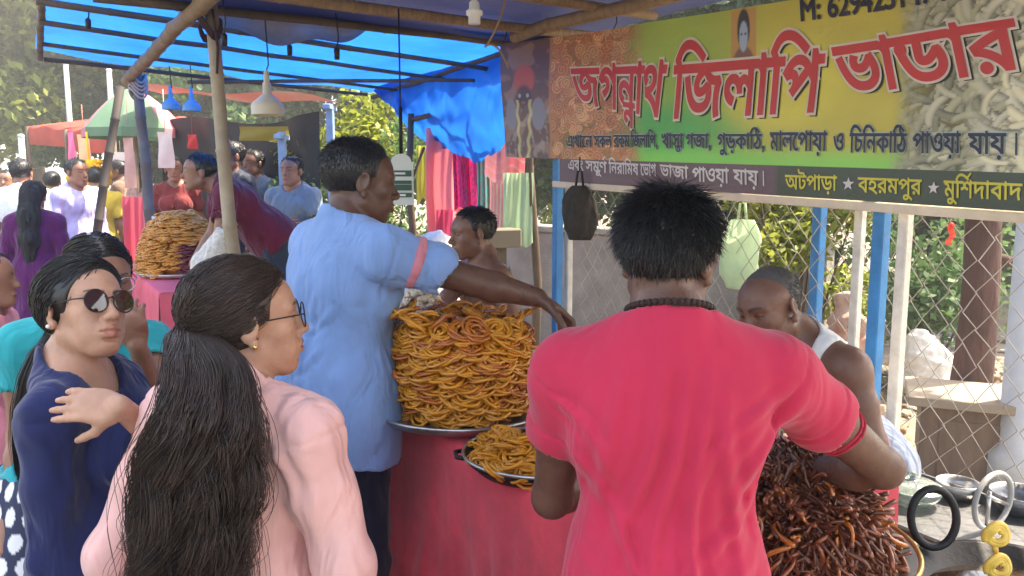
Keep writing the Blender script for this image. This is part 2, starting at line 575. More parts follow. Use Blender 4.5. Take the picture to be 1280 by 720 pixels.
class Person:
    """local frame: origin between the feet, +Y the way the body faces, +X its right hand side"""

    def __init__(s, label, pos, face, H=1.7, girth=1.0, shoulder=1.0, lean=0.0, roll=0.0, twist=0.0, woman=False,
                 head=(0, 0, 0), neck_fwd=0.0, group=None, drop=0.0):
        s.face = math.atan2(-face[0], face[1])
        s.root = empty('person', (pos[0], pos[1], pos[2] if len(pos) > 2 else 0), s.face, label, 'person', group)
        s.M = rotz(s.face); s.o = np.array([pos[0], pos[1], pos[2] if len(pos) > 2 else 0.0])
        s.k = H / 1.7; s.g = girth; s.sw = 0.172 * shoulder * (0.9 if woman else 1.0)
        s.woman = woman; s.drop = drop
        k = s.k
        s.hip = np.array([0, 0, 0.93 * k])
        s.T = rotz(twist) @ roty(roll) @ rotx(-lean)
        s.neckb = s.tp(0, -0.015, 1.425)
        s.sh = {'R': s.tp(s.sw, -0.005, 1.385), 'L': s.tp(-s.sw, -0.005, 1.385)}
        yaw, pitch, rl = head
        s.HR = rotz(yaw) @ rotx(pitch) @ roty(rl)          # relative to the body frame; pitch > 0 looks up
        s.hc = s.tp(0, 0.02 + neck_fwd, 1.575)
        s.arms = {}

    def tp(s, x, y, z):
        return s.hip + s.T @ (np.array([x, y, z]) * s.k - s.hip)

    def loc(s, w):
        return s.M.T @ (np.asarray(w, float) - s.o)

    def hp(s, x, y, z):
        return s.hc + s.HR @ (np.array([x, y, z]) * s.k)

    def arm(s, side, elbow=None, wrist=None, hand=None, palm=(0, 0, -1), curl=0.4, world=True, spread=0.0):
        f = s.loc if world else np.asarray
        sg = 1 if side == 'R' else -1
        if elbow is None:
            elbow = s.sh[side] + s.T @ np.array([0.06 * sg, -0.03, -0.28]) * s.k
            wrist = np.asarray(elbow) + np.array([0.01 * sg, 0.08, -0.24]) * s.k
            hand = np.array([0, 0.35, -1.0]); palm = np.array([-sg, 0, 0]); world = False
            f = np.asarray
        e = np.asarray(f(elbow), float); w = np.asarray(f(wrist), float)
        if hand is None: hand = w - e
        elif world: hand = s.M.T @ np.asarray(hand, float)
        pn = s.M.T @ np.asarray(palm, float) if world else np.asarray(palm, float)
        hand = np.asarray(hand, float); hand = hand / np.linalg.norm(hand)
        pn = pn - hand * (pn @ hand); pn = pn / np.linalg.norm(pn)
        s.arms[side] = (e, w, hand, pn, curl, spread)

    # --- primitive sets
    def torso(s, D, inf=0.0, kk=0.05):
        k = s.k; g = s.g
        def E(c, r, kx=kk):
            D.ell(s.tp(*c), [q * k + inf for q in r], s.T, kx)
        if s.woman:
            E((0, 0, 0.94), (0.172 * g, 0.125 * g, 0.13)); E((0, 0, 1.10), (0.128 * g, 0.098 * g, 0.13))
            E((0, -0.005, 1.26), (0.142 * g, 0.10 * g, 0.15))
            for sx in (-1, 1):
                E((sx * 0.072, 0.082, 1.25), (0.062 * g, 0.058 * g, 0.065), 0.03)
        else:
            E((0, 0, 0.94), (0.158 * g, 0.115 * g, 0.13)); E((0, 0, 1.09), (0.142 * g, 0.108 * g, 0.14))
            E((0, -0.005, 1.27), (0.160 * g, 0.112 * g, 0.155))
            for sx in (-1, 1):
                E((sx * 0.075, -0.055, 1.30), (0.075, 0.05, 0.10), 0.03)
                E((sx * 0.075, 0.06, 1.30), (0.075, 0.05, 0.07), 0.03)
        for sd in 'RL':
            a = s.sh[sd]; b = s.neckb + s.T @ np.array([0, 0, -0.02])
            D.cone(a, b, (0.052 * (0.85 if s.woman else 1)) * k * g ** .5 + inf, 0.062 * k + inf, 0.05)
            D.cone(s.neckb + (a - s.neckb) * 0.55 + s.T @ np.array([0, 0, 0.0]), s.neckb + s.T @ np.array([0, -0.01, 0.045]) * k, 0.035 * k + inf, 0.04 * k + inf, 0.04)
        return D

    def armprims(s, D, inf=0.0, upto=9, only=None, fit=1.0):
        k = s.k * (0.88 if s.woman else 1.0) * (0.5 + 0.5 * s.g)
        for sd, (e, w, hd, pn, cu, sp) in s.arms.items():
            if only and sd not in only: continue
            a = s.sh[sd]
            ua = (e - a)
            D.ell(a + ua * 0.12, [0.056 * k + inf] * 3, None, 0.04)
            D.cone(a + ua * 0.08, a + ua * 0.5, 0.051 * k + inf, 0.046 * k * fit + inf, 0.03)
            if upto <= 1: continue
            D.cone(a + ua * 0.5, e, 0.046 * k * fit + inf, 0.037 * k * fit + inf, 0.02)
            if upto <= 2: continue
            fa = w - e
            D.cone(e, e + fa * 0.3, 0.038 * k * fit + inf, 0.040 * k * fit + inf, 0.02)
            D.cone(e + fa * 0.3, w, 0.040 * k * fit + inf, 0.026 * k * fit + inf, 0.02)
        return D

    def handprims(s, D, side):
        e, w, hd, pn, curl, spread = s.arms[side]
        k = s.k * (0.88 if s.woman else 1.0)
        # across: towards the thumb
        ac = np.cross(hd, pn) * (1 if side == 'R' else -1) * -1
        ac = ac / np.linalg.norm(ac)
        Rm = np.stack([ac, hd, pn], 1)
        D.ell(w + hd * 0.050 * k, (0.041 * k, 0.056 * k, 0.0165 * k), Rm, 0.012)
        D.ell(w + hd * 0.035 * k + ac * 0.025 * k + pn * 0.008 * k, (0.02 * k, 0.035 * k, 0.016 * k), Rm, 0.012)
        lens = [0.072, 0.080, 0.074, 0.058]
        offs = [0.030, 0.010, -0.011, -0.030]
        for i in range(4):
            b = w + hd * (0.088 - 0.004 * abs(i - 1.3)) * k + ac * offs[i] * k
            a0 = curl * (0.5 + 0.08 * i); d = hd * math.cos(a0) + pn * math.sin(a0) + ac * (offs[i] * (1.5 + spread * 8))
            d /= np.linalg.norm(d)
            p1 = b + d * lens[i] * 0.45 * k
            a1 = a0 + curl * 0.9; d1 = hd * math.cos(a1) + pn * math.sin(a1) + ac * (offs[i] * (1.5 + spread * 8)); d1 /= np.linalg.norm(d1)
            p2 = p1 + d1 * lens[i] * 0.32 * k
            a2 = a1 + curl * 0.6; d2 = hd * math.cos(a2) + pn * math.sin(a2); d2 /= np.linalg.norm(d2)
            p3 = p2 + d2 * lens[i] * 0.24 * k
            D.cone(b - hd * 0.02 * k, p1, 0.0098 * k, 0.0092 * k, 0.006)
            D.cone(p1, p2, 0.0092 * k, 0.0082 * k, 0.003)
            D.cone(p2, p3, 0.0082 * k, 0.0068 * k, 0.003)
        t0 = w + hd * 0.025 * k + ac * 0.03 * k + pn * 0.006 * k
        td = hd * 0.62 + ac * 0.62 + pn * (0.25 + curl * 0.4); td /= np.linalg.norm(td)
        t1 = t0 + td * 0.042 * k; td2 = hd * 0.85 + ac * 0.28 + pn * (0.3 + curl * 0.5); td2 /= np.linalg.norm(td2)
        t2 = t1 + td2 * 0.032 * k; t3 = t2 + td2 * 0.022 * k
        D.cone(t0, t1, 0.014 * k, 0.0112 * k, 0.008); D.cone(t1, t2, 0.0112 * k, 0.0098 * k, 0.003); D.cone(t2, t3, 0.0098 * k, 0.0075 * k, 0.003)
        return D

    def headprims(s, D, detail=True, wide=1.0):
        k = s.k; P = s.hp; HR = s.HR
        w = s.woman
        def E(c, r, kx=0.02, op='u', rr=None):
            D.ell(P(*c), [q * k for q in r], HR if rr is None else HR @ rr, kx, op)
        def C(a, b, ra, rb, kx=0.012, op='u'):
            D.cone(P(*a), P(*b), ra * k, rb * k, kx, op)
        # neck
        D.cone(s.neckb + s.T @ np.array([0, -0.004, -0.03]) * k, P(0, -0.022, -0.055), (0.058 if not w else 0.050) * k, (0.055 if not w else 0.046) * k, 0.03)
        E((0, -0.018, 0.036), (0.0755 * wide, 0.096, 0.084), 0.03)
        E((0, 0.030, 0.030), (0.064 * wide, 0.062, 0.060), 0.03)
        E((0, 0.030, -0.040), ((0.058 if not w else 0.052) * wide, 0.060, 0.066), 0.03)
        C((0, 0.070, -0.092), (0, 0.066, -0.088), 0.019, 0.019, 0.03)
        for x in (-1, 1):
            C((x * (0.054 if not w else 0.049) * wide, -0.002, -0.055), (x * 0.018, 0.062, -0.096), 0.017 if not w else 0.014, 0.014, 0.025)
        if not detail:
            C((0, 0.088, 0.005), (0, 0.106, -0.028), 0.008, 0.012)
            for x in (-1, 1):
                E((x * 0.079 * wide, -0.012, -0.005), (0.010, 0.018, 0.031), 0.008)
                E((x * 0.030, 0.098, 0.006), (0.015, 0.013, 0.010), 0.008, 's')
            C((-0.02, 0.094, -0.063), (0.02, 0.094, -0.063), 0.006, 0.006, 0.006)
            return D
        for x in (-1, 1):
            E((x * (0.043 if not w else 0.040) * wide, 0.056, -0.020), (0.021, 0.021, 0.020), 0.025)              # cheekbone
            E((x * 0.031, 0.064, -0.058), (0.019, 0.020, 0.024), 0.02)
            C((x * 0.012, 0.086, 0.024), (x * 0.048 * wide, 0.070, 0.024), 0.0085 if w else 0.0105, 0.008, 0.014)
            E((x * 0.032, 0.094, 0.004), (0.017, 0.013, 0.0105), 0.010, 's')
            E((x * 0.031, 0.0745, 0.004), (0.0145, 0.0135, 0.0125), 0.004)                   # closed-over eyeball
            C((x * 0.018, 0.0865, 0.0045), (x * 0.044, 0.0800, 0.0040), 0.0016, 0.0016, 0.0025, 's')   # lid line
        C((0, 0.086, 0.012), (0, 0.1075, -0.026), 0.0075, 0.0105, 0.012)
        E((0, 0.1085, -0.030), (0.0115, 0.0115, 0.0105), 0.008)
        for x in (-1, 1):
            E((x * 0.0115, 0.0985, -0.033), (0.0085, 0.0105, 0.0085), 0.006)
            E((x * 0.0065, 0.105, -0.041), (0.0038, 0.005, 0.003), 0.003, 's')
        # mouth
        E((0, 0.088, -0.062), (0.026, 0.014, 0.020), 0.014)
        C((-0.020, 0.0895, -0.0605), (0, 0.1000, -0.0570), 0.0030, 0.0058, 0.005); C((0.020, 0.0895, -0.0605), (0, 0.1000, -0.0570), 0.0030, 0.0058, 0.005)
        C((-0.016, 0.0905, -0.0675), (0, 0.0990, -0.0705), 0.0042, 0.0068, 0.005); C((0.016, 0.0905, -0.0675), (0, 0.0990, -0.0705), 0.0042, 0.0068, 0.005)
        C((-0.024, 0.0925, -0.0628), (0, 0.1055, -0.0632), 0.0018, 0.0018, 0.003, 's'); C((0.024, 0.0925, -0.0628), (0, 0.1055, -0.0632), 0.0018, 0.0018, 0.003, 's')
        E((0, 0.090, -0.0815), (0.016, 0.006, 0.004), 0.008, 's')
        # ears
        for x in (-1, 1):
            rr = rotz(-x * 0.42) @ rotx(-0.22)
            E((x * 0.0785 * wide, -0.012, 0.0), (0.0075, 0.0185, 0.0315), 0.008, 'u', rr)
            C((x * 0.076 * wide, -0.004, -0.030), (x * 0.078 * wide, -0.006, -0.036), 0.0075, 0.0085, 0.006)
            E((x * 0.0865 * wide, -0.011, 0.004), (0.0062, 0.0105, 0.0195), 0.005, 's', rr)
        return D

    # --- parts
    def body_mesh(s, skin, h_head=0.0032, h_body=0.008, detail=True, wide=1.0, hands='RL', lower=False, torso=True, h_hand=0.0035, legs=False, eye=True, full=True):
        D = Sdf()
        if torso: s.torso(D)
        s.armprims(D)
        s.headprims(D, detail, wide)
        if legs:
            for sx in (-1, 1):
                s.legprims(D, sx, 0.0)
        for sd in hands:
            if sd in s.arms: s.handprims(D, sd)
        parts = []
        r = 0.155 * s.k
        c = s.hp(0, 0.0, -0.005)
        lo = c - np.array([r * .86, r, r * 1.02]); hi = c + np.array([r * .86, r, r])
        boxes = [(lo, hi, h_head)]
        for sd in hands:
            if sd in s.arms:
                e, w, hd, pn, cu, sp = s.arms[sd]
                cc = w + hd * 0.085 * s.k; rr = 0.125 * s.k
                boxes.append((cc - rr, cc + rr, h_hand))
        for lo, hi, h in boxes:
            parts.append(D.mesh(h, lo, hi))
        blo, bhi = D.bounds(); blo -= 0.03; bhi += 0.03
        F, l2 = D.evalgrid(blo, bhi, h_body)
        n = F.shape
        ax = [l2[i] + h_body * np.arange(n[i]) for i in range(3)]
        for lo, hi, h in boxes:
            lo2, hi2 = lo + 0.012, hi - 0.012
            q = [np.abs(ax[i] - (lo2[i] + hi2[i]) / 2) - (hi2[i] - lo2[i]) / 2 for i in range(3)]
            Dd = np.maximum(np.maximum(q[0][:, None, None], q[1][None, :, None]), q[2][None, None, :])
            F = np.maximum(F, -Dd.astype(np.float32))
        parts.append(surface_nets(F, l2, h_body))
        V, Q = join_meshes(parts)
        o = mesh_obj('body', V, Q, skin, s.root, True)
        # lips and brows
        q = (V - s.hc) @ s.HR / s.k
        x, y, z = np.abs(q[:, 0]), q[:, 1], q[:, 2]
        lipm = np.clip(1.4 - np.sqrt((x / 0.0225) ** 2 + ((z + 0.0640) / (0.0115 * (1.15 - x / 0.03).clip(0.25, 1.2))) ** 2), 0, 0.4) / 0.4 * (y > 0.078)
        bx = (x - 0.012) / 0.036
        zc = 0.0245 + 0.006 * np.sin(np.clip(bx, 0, 1) * 2.4)
        th = (0.0042 if s.woman else 0.0056) * (1.1 - 0.7 * np.clip(bx, 0, 1))
        brow = np.clip(1.5 - np.abs(z - zc) / th, 0, 1) * (bx > -0.05) * (bx < 1.02) * (y > 0.05)
        lid = np.clip(1.6 - np.abs(z - 0.0045) / 0.0022, 0, 1) * (x > 0.017) * (x < 0.046) * (y > 0.07) * (0.9 if eye else 0)
        C = np.zeros((len(V), 4), np.float32); C[:, 0] = lipm * (0.6 if s.woman else 0.3); C[:, 1] = np.maximum(brow * 0.85, lid * 0.8); C[:, 3] = 1
        set_color(o, 'tint', C)
        return o

    def legprims(s, D, sx, inf=0.0, spread=0.1, loose=1.0):
        k = s.k; g = s.g
        hipj = np.array([sx * 0.085, 0, 0.90]) * k; kn = np.array([sx * spread, 0.015, 0.50]) * k; an = np.array([sx * (spread + .01), -0.02, 0.09]) * k
        D.cone(hipj, kn, 0.088 * k * g + inf, 0.056 * k * loose + inf, 0.04); D.cone(kn, an, 0.054 * k * loose + inf, 0.040 * k * loose + inf, 0.02)
        return D

    def trousers(s, m, h=0.012, inf=0.012, loose=1.15, lean_top=True):
        D = Sdf()
        D.ell(s.tp(0, 0, 0.94), (0.158 * s.k * s.g + inf, 0.115 * s.k * s.g + inf, 0.13 * s.k), s.T, 0.04)
        D.ell((0, 0, 0.88 * s.k), (0.155 * s.k * s.g + inf, 0.115 * s.k * s.g + inf, 0.1 * s.k), None, 0.04)
        for sx in (-1, 1): s.legprims(D, sx, inf, loose=loose)
        V, Q = D.mesh(h, disp=lambda P: 0.004 * noise3(P * np.array([14, 14, 22]), 3))
        o = mesh_obj('trousers', V, Q, m, s.root, True)
        for sx in (-1, 1):
            D2 = Sdf()
            D2.cone(np.array([sx * .11, -0.05, 0.04]) * s.k, np.array([sx * .12, 0.13, 0.035]) * s.k, 0.042, 0.036, 0.02)
            D2.half((0, 0, 0.0), (0, 0, -1))
            V, Q = D2.mesh(h)
            mesh_obj('shoe', V, Q, MAT_SHOE, s.root, True)
        return o

    def shirt(s, m, h=0.007, inf=0.010, hem=0.86, sleeve=0.55, sleeve_inf=0.014, fold=0.0035, foldfn=None, seed=1, neck=0.050, skirt=None, name='shirt',
              collar=None, full_sleeve=False, flare=0.0, wrist_t=1.0, extra=None, neck_c=(0, 0.010, 1.430), k_hem=0.0):
        k = s.k
        D = Sdf(); s.torso(D, inf)
        if flare or hem < 0.9:
            D.cone(s.tp(0, 0, 1.0), s.tp(0, 0, hem - 0.02), 0.11 * k * s.g + inf + flare * .3, 0.115 * k * s.g + inf + flare, 0.08)
            for sx in (-1, 1):
                D.cone(s.tp(sx * 0.05, 0, 1.0), s.tp(sx * 0.06, 0, hem - 0.02), 0.11 * k * s.g + inf, 0.115 * k * s.g + inf + flare, 0.05)
        kk = k * (0.88 if s.woman else 1.0) * (0.5 + 0.5 * s.g)
        for sd, (e, w, hd, pn, cu, sp) in s.arms.items():
            a = s.sh[sd]; ua = e - a
            if full_sleeve:
                fa = w - e
                D.ell(a + ua * 0.1, [0.056 * kk + sleeve_inf] * 3, None, 0.04)
                D.path([a + ua * .08, a + ua * .5, e, e + fa * .35, e + fa * wrist_t], [0.050 * kk + sleeve_inf, 0.047 * kk + sleeve_inf, 0.040 * kk + sleeve_inf, 0.041 * kk + sleeve_inf, 0.029 * kk + sleeve_inf * 1.1], 0.025)
            elif sleeve > 0:
                D.ell(a + ua * 0.1, [0.056 * kk + sleeve_inf * .8] * 3, None, 0.04)
                D.cone(a + ua * 0.08, a + ua * sleeve, 0.052 * kk + sleeve_inf, 0.050 * kk + sleeve_inf * 1.25, 0.03)
        if extra: extra(D)
        # openings
        for sd, (e, w, hd, pn, cu, sp) in s.arms.items():
            a = s.sh[sd]; ua = e - a; d = ua / np.linalg.norm(ua)
            if full_sleeve or sleeve <= 0: continue
            cut = a + ua * (sleeve + 0.0)
            D.ops.append(('s', 0.003, 'c', cut + d * 0.05, cut + d * 0.16, 0.0001 + 0.05 + 0.02, 0.09))
            D.ops.append(('s', 0.003, 'c', cut - d * 0.03, cut + d * 0.03, 0.044 * kk + sleeve_inf * .45, 0.044 * kk + sleeve_inf * .5))
        nb = s.tp(*neck_c)
        upv = s.T @ np.array([0, 0.25, 1.0]); upv /= np.linalg.norm(upv)
        D.ops.append(('s', 0.006, 'c', nb, nb + upv * 0.14, (neck + 0.010) * k, (neck + 0.085) * k))
        hp_ = s.tp(0, 0, hem)
        D.half(hp_, s.T @ np.array([0, 0, -1.0]))
        def dis(P):
            q = P
            d = fold * noise3(q * np.array([16, 16, 9]), seed, 3)
            if foldfn is not None: d = d + foldfn(P)
            for sd, (e, w, hd, pn, cu, sp) in s.arms.items():
                a = s.sh[sd]; ua = e - a; Lu = np.linalg.norm(ua); dr = ua / Lu
                tt = (P - a) @ dr; dist = np.linalg.norm((P - a) - tt[:, None] * dr, axis=1)
                near = dist < 0.13 * k
                # armhole seam, and the turned-up hem of a short sleeve
                d = d + near * 0.0035 * np.exp(-((tt - 0.006 - 0.35 * (dist - .05)) / 0.0045) ** 2)
                if not full_sleeve and sleeve > 0:
                    en = sleeve * Lu + 0.0
                    d = d - near * 0.0020 * ((tt > en - 0.022) & (tt < en + 0.05)) + near * 0.0025 * np.exp(-((tt - en + 0.024) / 0.004) ** 2)
            return d
        V, Q = D.mesh(h, disp=dis)
        return mesh_obj(name, V, Q, m, s.root, True)

    # --- hair
    def scalp_points(s, n, front=0.055, low=-0.035, rng=None, hl=0.075):
        """points on the skull (head-local, unit scale) inside the hair region"""
        rng = rng or RNG
        out = []
        while sum(len(a) for a in out) < n:
            d = rng.normal(size=(n * 3, 3)); d /= np.linalg.norm(d, axis=1, keepdims=True)
            p = np.array([0, -0.018, 0.036]) + d * np.array([0.0765, 0.097, 0.085])
            x, y, z = p.T
            ok = (z > low + np.clip((y + 0.02) * 1.6, 0, 1) + np.clip((0.075 - np.abs(x)) * 0.0, 0, 1)) & (y < front + 0.0 * x) & ((y < 0.02) | (z > hl - 0.0 + 0 * x) | (np.abs(x) < 0))
            ok &= ~((np.abs(x) > 0.062) & (y > -0.028) & (z < 0.012))
            out.append(p[ok])
        return np.concatenate(out)[:n]

    def short_hair(s, m, n=5000, length=0.022, lift=0.45, front=0.055, low=-0.04, comb=(0, -0.3, -1.0), cap=0.006, thick=0.0011, jitter=0.35, whorl=True, hl=0.078, top=1.0, capmat=None):
        rng = np.random.default_rng(int(n + length * 1e4))
        k = s.k
        P = s.scalp_points(n, front, low, rng, hl)
        c = np.array([0, -0.018, 0.036])
        nr = (P - c) / np.array([0.0765, 0.097, 0.085]) ** 2; nr /= np.linalg.norm(nr, axis=1, keepdims=True)
        cr = np.array([0.01, -0.055, 0.11])
        tang = (P - cr) if whorl else np.broadcast_to(np.asarray(comb, float), P.shape)
        tang = tang + np.asarray(comb) * 0.05
        tang = tang - nr * np.sum(tang * nr, 1, keepdims=True); tang /= np.linalg.norm(tang, axis=1, keepdims=True) + 1e-9
        tang += rng.normal(size=P.shape) * jitter; tang /= np.linalg.norm(tang, axis=1, keepdims=True)
        Ln = length * rng.uniform(0.6, 1.2, len(P)) * np.where(P[:, 2] > 0.07, top, np.clip(0.45 + (P[:, 2] + 0.05) * 5, 0.35, 1))
        K = 5; t = np.linspace(0, 1, K)
        d0 = nr * lift + tang * (1 - lift * .5)
        pts = P[:, None] + Ln[:, None, None] * (t[None, :, None] * d0[:, None] + (t ** 2)[None, :, None] * (tang * .4 - nr * lift * .55)[:, None])
        pts = pts + nr[:, None] * 0.002
        W = s.hc + (pts.reshape(-1, 3) * k) @ s.HR.T
        V, Q = strands(W.reshape(len(P), K, 3), thick * np.array([1, 1, .9, .65, .15]) * k)
        D = Sdf()
        D.ell(s.hp(0, -0.018, 0.036), [(q + cap) * k for q in (0.0755, 0.096, 0.084)], s.HR, 0.01)
        D.ell(s.hp(0, 0.095, -0.02), [q * k for q in (0.09, 0.07, hl + 0.02)], s.HR, 0.012, 's')
        for x in (-1, 1):
            D.ell(s.hp(x * 0.08, 0.01, -0.03), [q * k for q in (0.03, 0.042, 0.045)], s.HR, 0.01, 's')
        D.half(s.hp(0, 0, low), s.HR @ np.array([0, -0.0, -1.0]))
        V2, Q2 = D.mesh(0.0045)
        Vj, Qj = join_meshes([(V, Q), (V2, Q2)])
        return mesh_obj('hair', Vj, Qj, m, s.root, True)


def glasses(p, frame_m, lens_m, r=0.024, rz=0.022, tint=True, y0=0.098, sep=0.033, thick=0.0015, zc=0.004, lens=True):
    """round spectacles on person p, as one part with lenses under it"""
    mb = MB()
    rims = []
    for x in (-1, 1):
        pts = []
        for i in range(29):
            a = 2 * math.pi * i / 28
            px_ = x * sep + r * math.cos(a); pz = zc + rz * math.sin(a)
            pts.append(p.hp(px_, y0 - 0.10 * abs(px_) * abs(px_) / 0.06 - 0.002, pz))
        rims.append(pts); mb.tube(pts, thick * p.k, 6)
        mb.tube([p.hp(x * (sep + r), y0 - .008, zc + .006), p.hp(x * .073, y0 - .03, zc + .007), p.hp(x * .0815, 0.005, zc + .006), p.hp(x * .081, -0.02, zc - .004)], thick * p.k, 6)
    mb.tube([p.hp(-(sep - r), y0 - .001, zc + .006), p.hp(0, y0 + .004, zc + .009), p.hp(sep - r, y0 - .001, zc + .006)], thick * p.k, 6)
    fr = mb.build('spectacles', frame_m, p.root, True)
    if lens:
        for pts in rims:
            b = MB(); c = np.mean(pts[:-1], 0) + p.HR @ np.array([0, 0.003, 0]) * p.k
            V = [c] + [q for q in pts[:-1]]
            b.add(V, [(0, 1 + i, 1 + (i + 1) % 28) for i in range(28)])
            b.build('lens', lens_m, fr, True)
    return fr
# ------------------------------------------------------------------ THE SETTING
# ground: one sheet, asphalt on the road side, dry dusty soil behind the fence
def ground_mat():
    m = mat('dusty_ground', (0.20, 0.165, 0.125), 0.95, var=0.35, vscale=2.2, bump=0.5, bscale=18, vdetail=9, spec=0.2, bdist=0.03)
    return m
GROUND = ground_mat()
mb = MB()
xs = np.concatenate([[-400, -60], np.linspace(-20, 20, 41), [60, 400]]); ys = np.concatenate([[-60, -10], np.linspace(-4, 36, 41), [80, 600]])
P = np.zeros((len(xs), len(ys), 3))
P[..., 0] = xs[:, None]; P[..., 1] = ys[None]
P[..., 2] = 0
mb.grid(P); g = mb.build('ground', GROUND, None, True); tag(g, kind='structure')
# warm dusty air over the whole street
hz_m = bpy.data.materials.new('dusty_air'); hz_m.use_nodes = True
_n = hz_m.node_tree; _n.nodes.remove(_n.nodes['Principled BSDF'])
_v = _n.nodes.new('ShaderNodeVolumePrincipled'); _v.inputs['Color'].default_value = (0.92, 0.94, 0.93, 1); _v.inputs['Density'].default_value = 0.0065; _v.inputs['Anisotropy'].default_value = 0.2
_n.links.new(_v.outputs[0], _n.nodes['Material Output'].inputs['Volume'])
mb = MB(); mb.box((0, 280, 9), (850, 700, 20)); tag(mb.build('haze', hz_m), kind='stuff', label='thin bright dusty haze over the street', cat='haze')
ROAD = mat('worn_asphalt', (0.075, 0.073, 0.070), 0.9, var=0.3, vscale=3, bump=0.4, bscale=120, vdetail=8, bdist=0.01)
mb = MB()
q = [S(-60, 1.95, 0.004), S(30, 1.95, 0.004), S(30, 9.0, 0.004), S(-60, 9.0, 0.004)]
mb.add(q, [(0, 1, 2, 3)]); tag(mb.build('road', ROAD), kind='structure')


# ---- foliage
def leaf_mat(name, c1, c2, tr=0.45):
    return mat(name, c1, 0.55, col2=c2, vscale=1.6, transl=tr, spec=0.35, vdetail=3)


def leaf_cloud(centres, radii, n, size, seed=0, aspect=0.55, flat=0.75):
    """leaf-shaped faces spread through a set of clumps"""
    rng = np.random.default_rng(seed)
    centres = np.asarray(centres, float); radii = np.asarray(radii, float)
    if radii.ndim == 1: radii = np.repeat(radii[:, None], 3, 1)
    vol = radii.prod(1) ** 0.75; w = vol / vol.sum()
    ci = rng.choice(len(centres), n, p=w)
    d = rng.normal(size=(n, 3)); d /= np.linalg.norm(d, axis=1, keepdims=True)
    r = rng.random(n) ** 0.42
    p = centres[ci] + d * r[:, None] * radii[ci]
    a = rng.normal(size=(n, 3)); a[:, 2] -= 0.3; a /= np.linalg.norm(a, axis=1, keepdims=True)
    nr = rng.normal(size=(n, 3)); nr[:, 2] = np.abs(nr[:, 2]) + flat; b = np.cross(nr, a); b /= np.linalg.norm(b, axis=1, keepdims=True) + 1e-9
    s_ = size * rng.uniform(0.55, 1.35, n)
    nn = np.cross(a, b)
    V = np.stack([p - a * s_[:, None] * .5, p + b * (s_ * aspect * .5)[:, None] + nn * (s_ * .08)[:, None], p + a * s_[:, None] * .5, p - b * (s_ * aspect * .5)[:, None] + nn * (s_ * .08)[:, None]], 1).reshape(-1, 3)
    Q = np.arange(n * 4).reshape(n, 4)
    return V, Q


def tree(name, base, height, crown, n, leaf, m, bark, label, trunk_r=0.16, seed=0, group=None, lean=(0, 0), cat='tree', crown_from=0.35):
    rng = np.random.default_rng(seed)
    base = np.asarray(base, float)
    root = empty(name, base, 0, label, cat, group)
    top = np.array([lean[0], lean[1], height * 0.72])
    mb = MB()
    k = 9; t = np.linspace(0, 1, k)
    tr = top[None] * t[:, None]; tr[:, 0] += np.sin(t * 5 + seed) * 0.08 * height * .2 * t; tr[:, 1] += np.cos(t * 4 + seed) * 0.06 * height * .2 * t
    mb.tube(tr, trunk_r * (1 - 0.7 * t) + trunk_r * 0.5 * np.exp(-t * 14), 10)
    cs = []; rs = []
    cr = np.asarray(crown, float)
    ccen = np.array([lean[0], lean[1], height - cr[2]])
    nb = 26
    for i in range(nb):
        d = rng.normal(size=3); d /= np.linalg.norm(d)
        c = ccen + d * cr * rng.uniform(0.35, 0.92)
        cs.append(c); rs.append(cr.mean() * rng.uniform(0.20, 0.42) * np.array([1, 1, 0.75]))
        j = int(np.clip(rng.uniform(crown_from, 0.95) * k, 2, k - 1))
        st = tr[j]
        midp = (st + c) / 2 + np.array([0, 0, 0.06 * height]) * rng.uniform(-.5, 1)
        mb.tube([st, midp, c], [trunk_r * .30, trunk_r * .18, trunk_r * .06], 6)
    mb.build('trunk', bark, root, True)
    V, Q = leaf_cloud(cs, rs, n, leaf, seed)
    mesh_obj('crown', V, Q, m, root)
    return root


BARK = mat('brown_bark', (0.10, 0.065, 0.045), 0.95, var=0.45, vscale=12, bump=0.9, bscale=26, stretch=(1, 1, .25), bdist=0.03)
BARKR = mat('reddish_bark', (0.085, 0.042, 0.034), 0.95, var=0.4, vscale=12, bump=0.9, bscale=30, stretch=(1, 1, .25), bdist=0.02)
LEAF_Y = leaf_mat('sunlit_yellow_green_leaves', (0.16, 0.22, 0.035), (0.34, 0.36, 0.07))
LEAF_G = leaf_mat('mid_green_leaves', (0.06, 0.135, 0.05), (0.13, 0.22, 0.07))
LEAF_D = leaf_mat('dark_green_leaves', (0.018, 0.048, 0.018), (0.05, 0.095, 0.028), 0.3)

# left background: roadside trees beyond the market
tree('roadside_tree', (-12.4, 19.0, 0), 11.0, (4.2, 3.6, 4.2), 26000, 0.24, LEAF_Y, BARK, 'tall yellow-green tree in the top left corner beyond the far stalls', 0.3, 1)
tree('roadside_tree', (-10.2, 21.0, 0), 7.4, (3.4, 2.6, 3.4), 22000, 0.22, LEAF_G, BARK, 'dark green tree standing above the red shop awning', 0.25, 2)
tree('roadside_tree', (-6.0, 19.5, 0), 7.0, (3.4, 2.6, 3.3), 20000, 0.22, LEAF_G, BARK, 'mid green tree behind the green and pink parasol', 0.25, 3)
tree('roadside_tree', (-14.8, 15.5, 0), 6.0, (2.6, 2.6, 2.8), 16000, 0.2, LEAF_G, BARK, 'low bushy tree at the left edge behind the walking crowd', 0.2, 4)
tree('roadside_tree', (-16.0, 27.0, 0), 15.0, (7, 4, 7), 24000, 0.36, LEAF_Y, BARK, 'very tall pale tree at the far end of the road', 0.4, 5)
tree('roadside_tree', (-1.5, 21.0, 0), 8.5, (4.2, 3, 4.2), 20000, 0.25, LEAF_D, BARK, 'dense tree behind the blue tarpaulin stall', 0.25, 6)
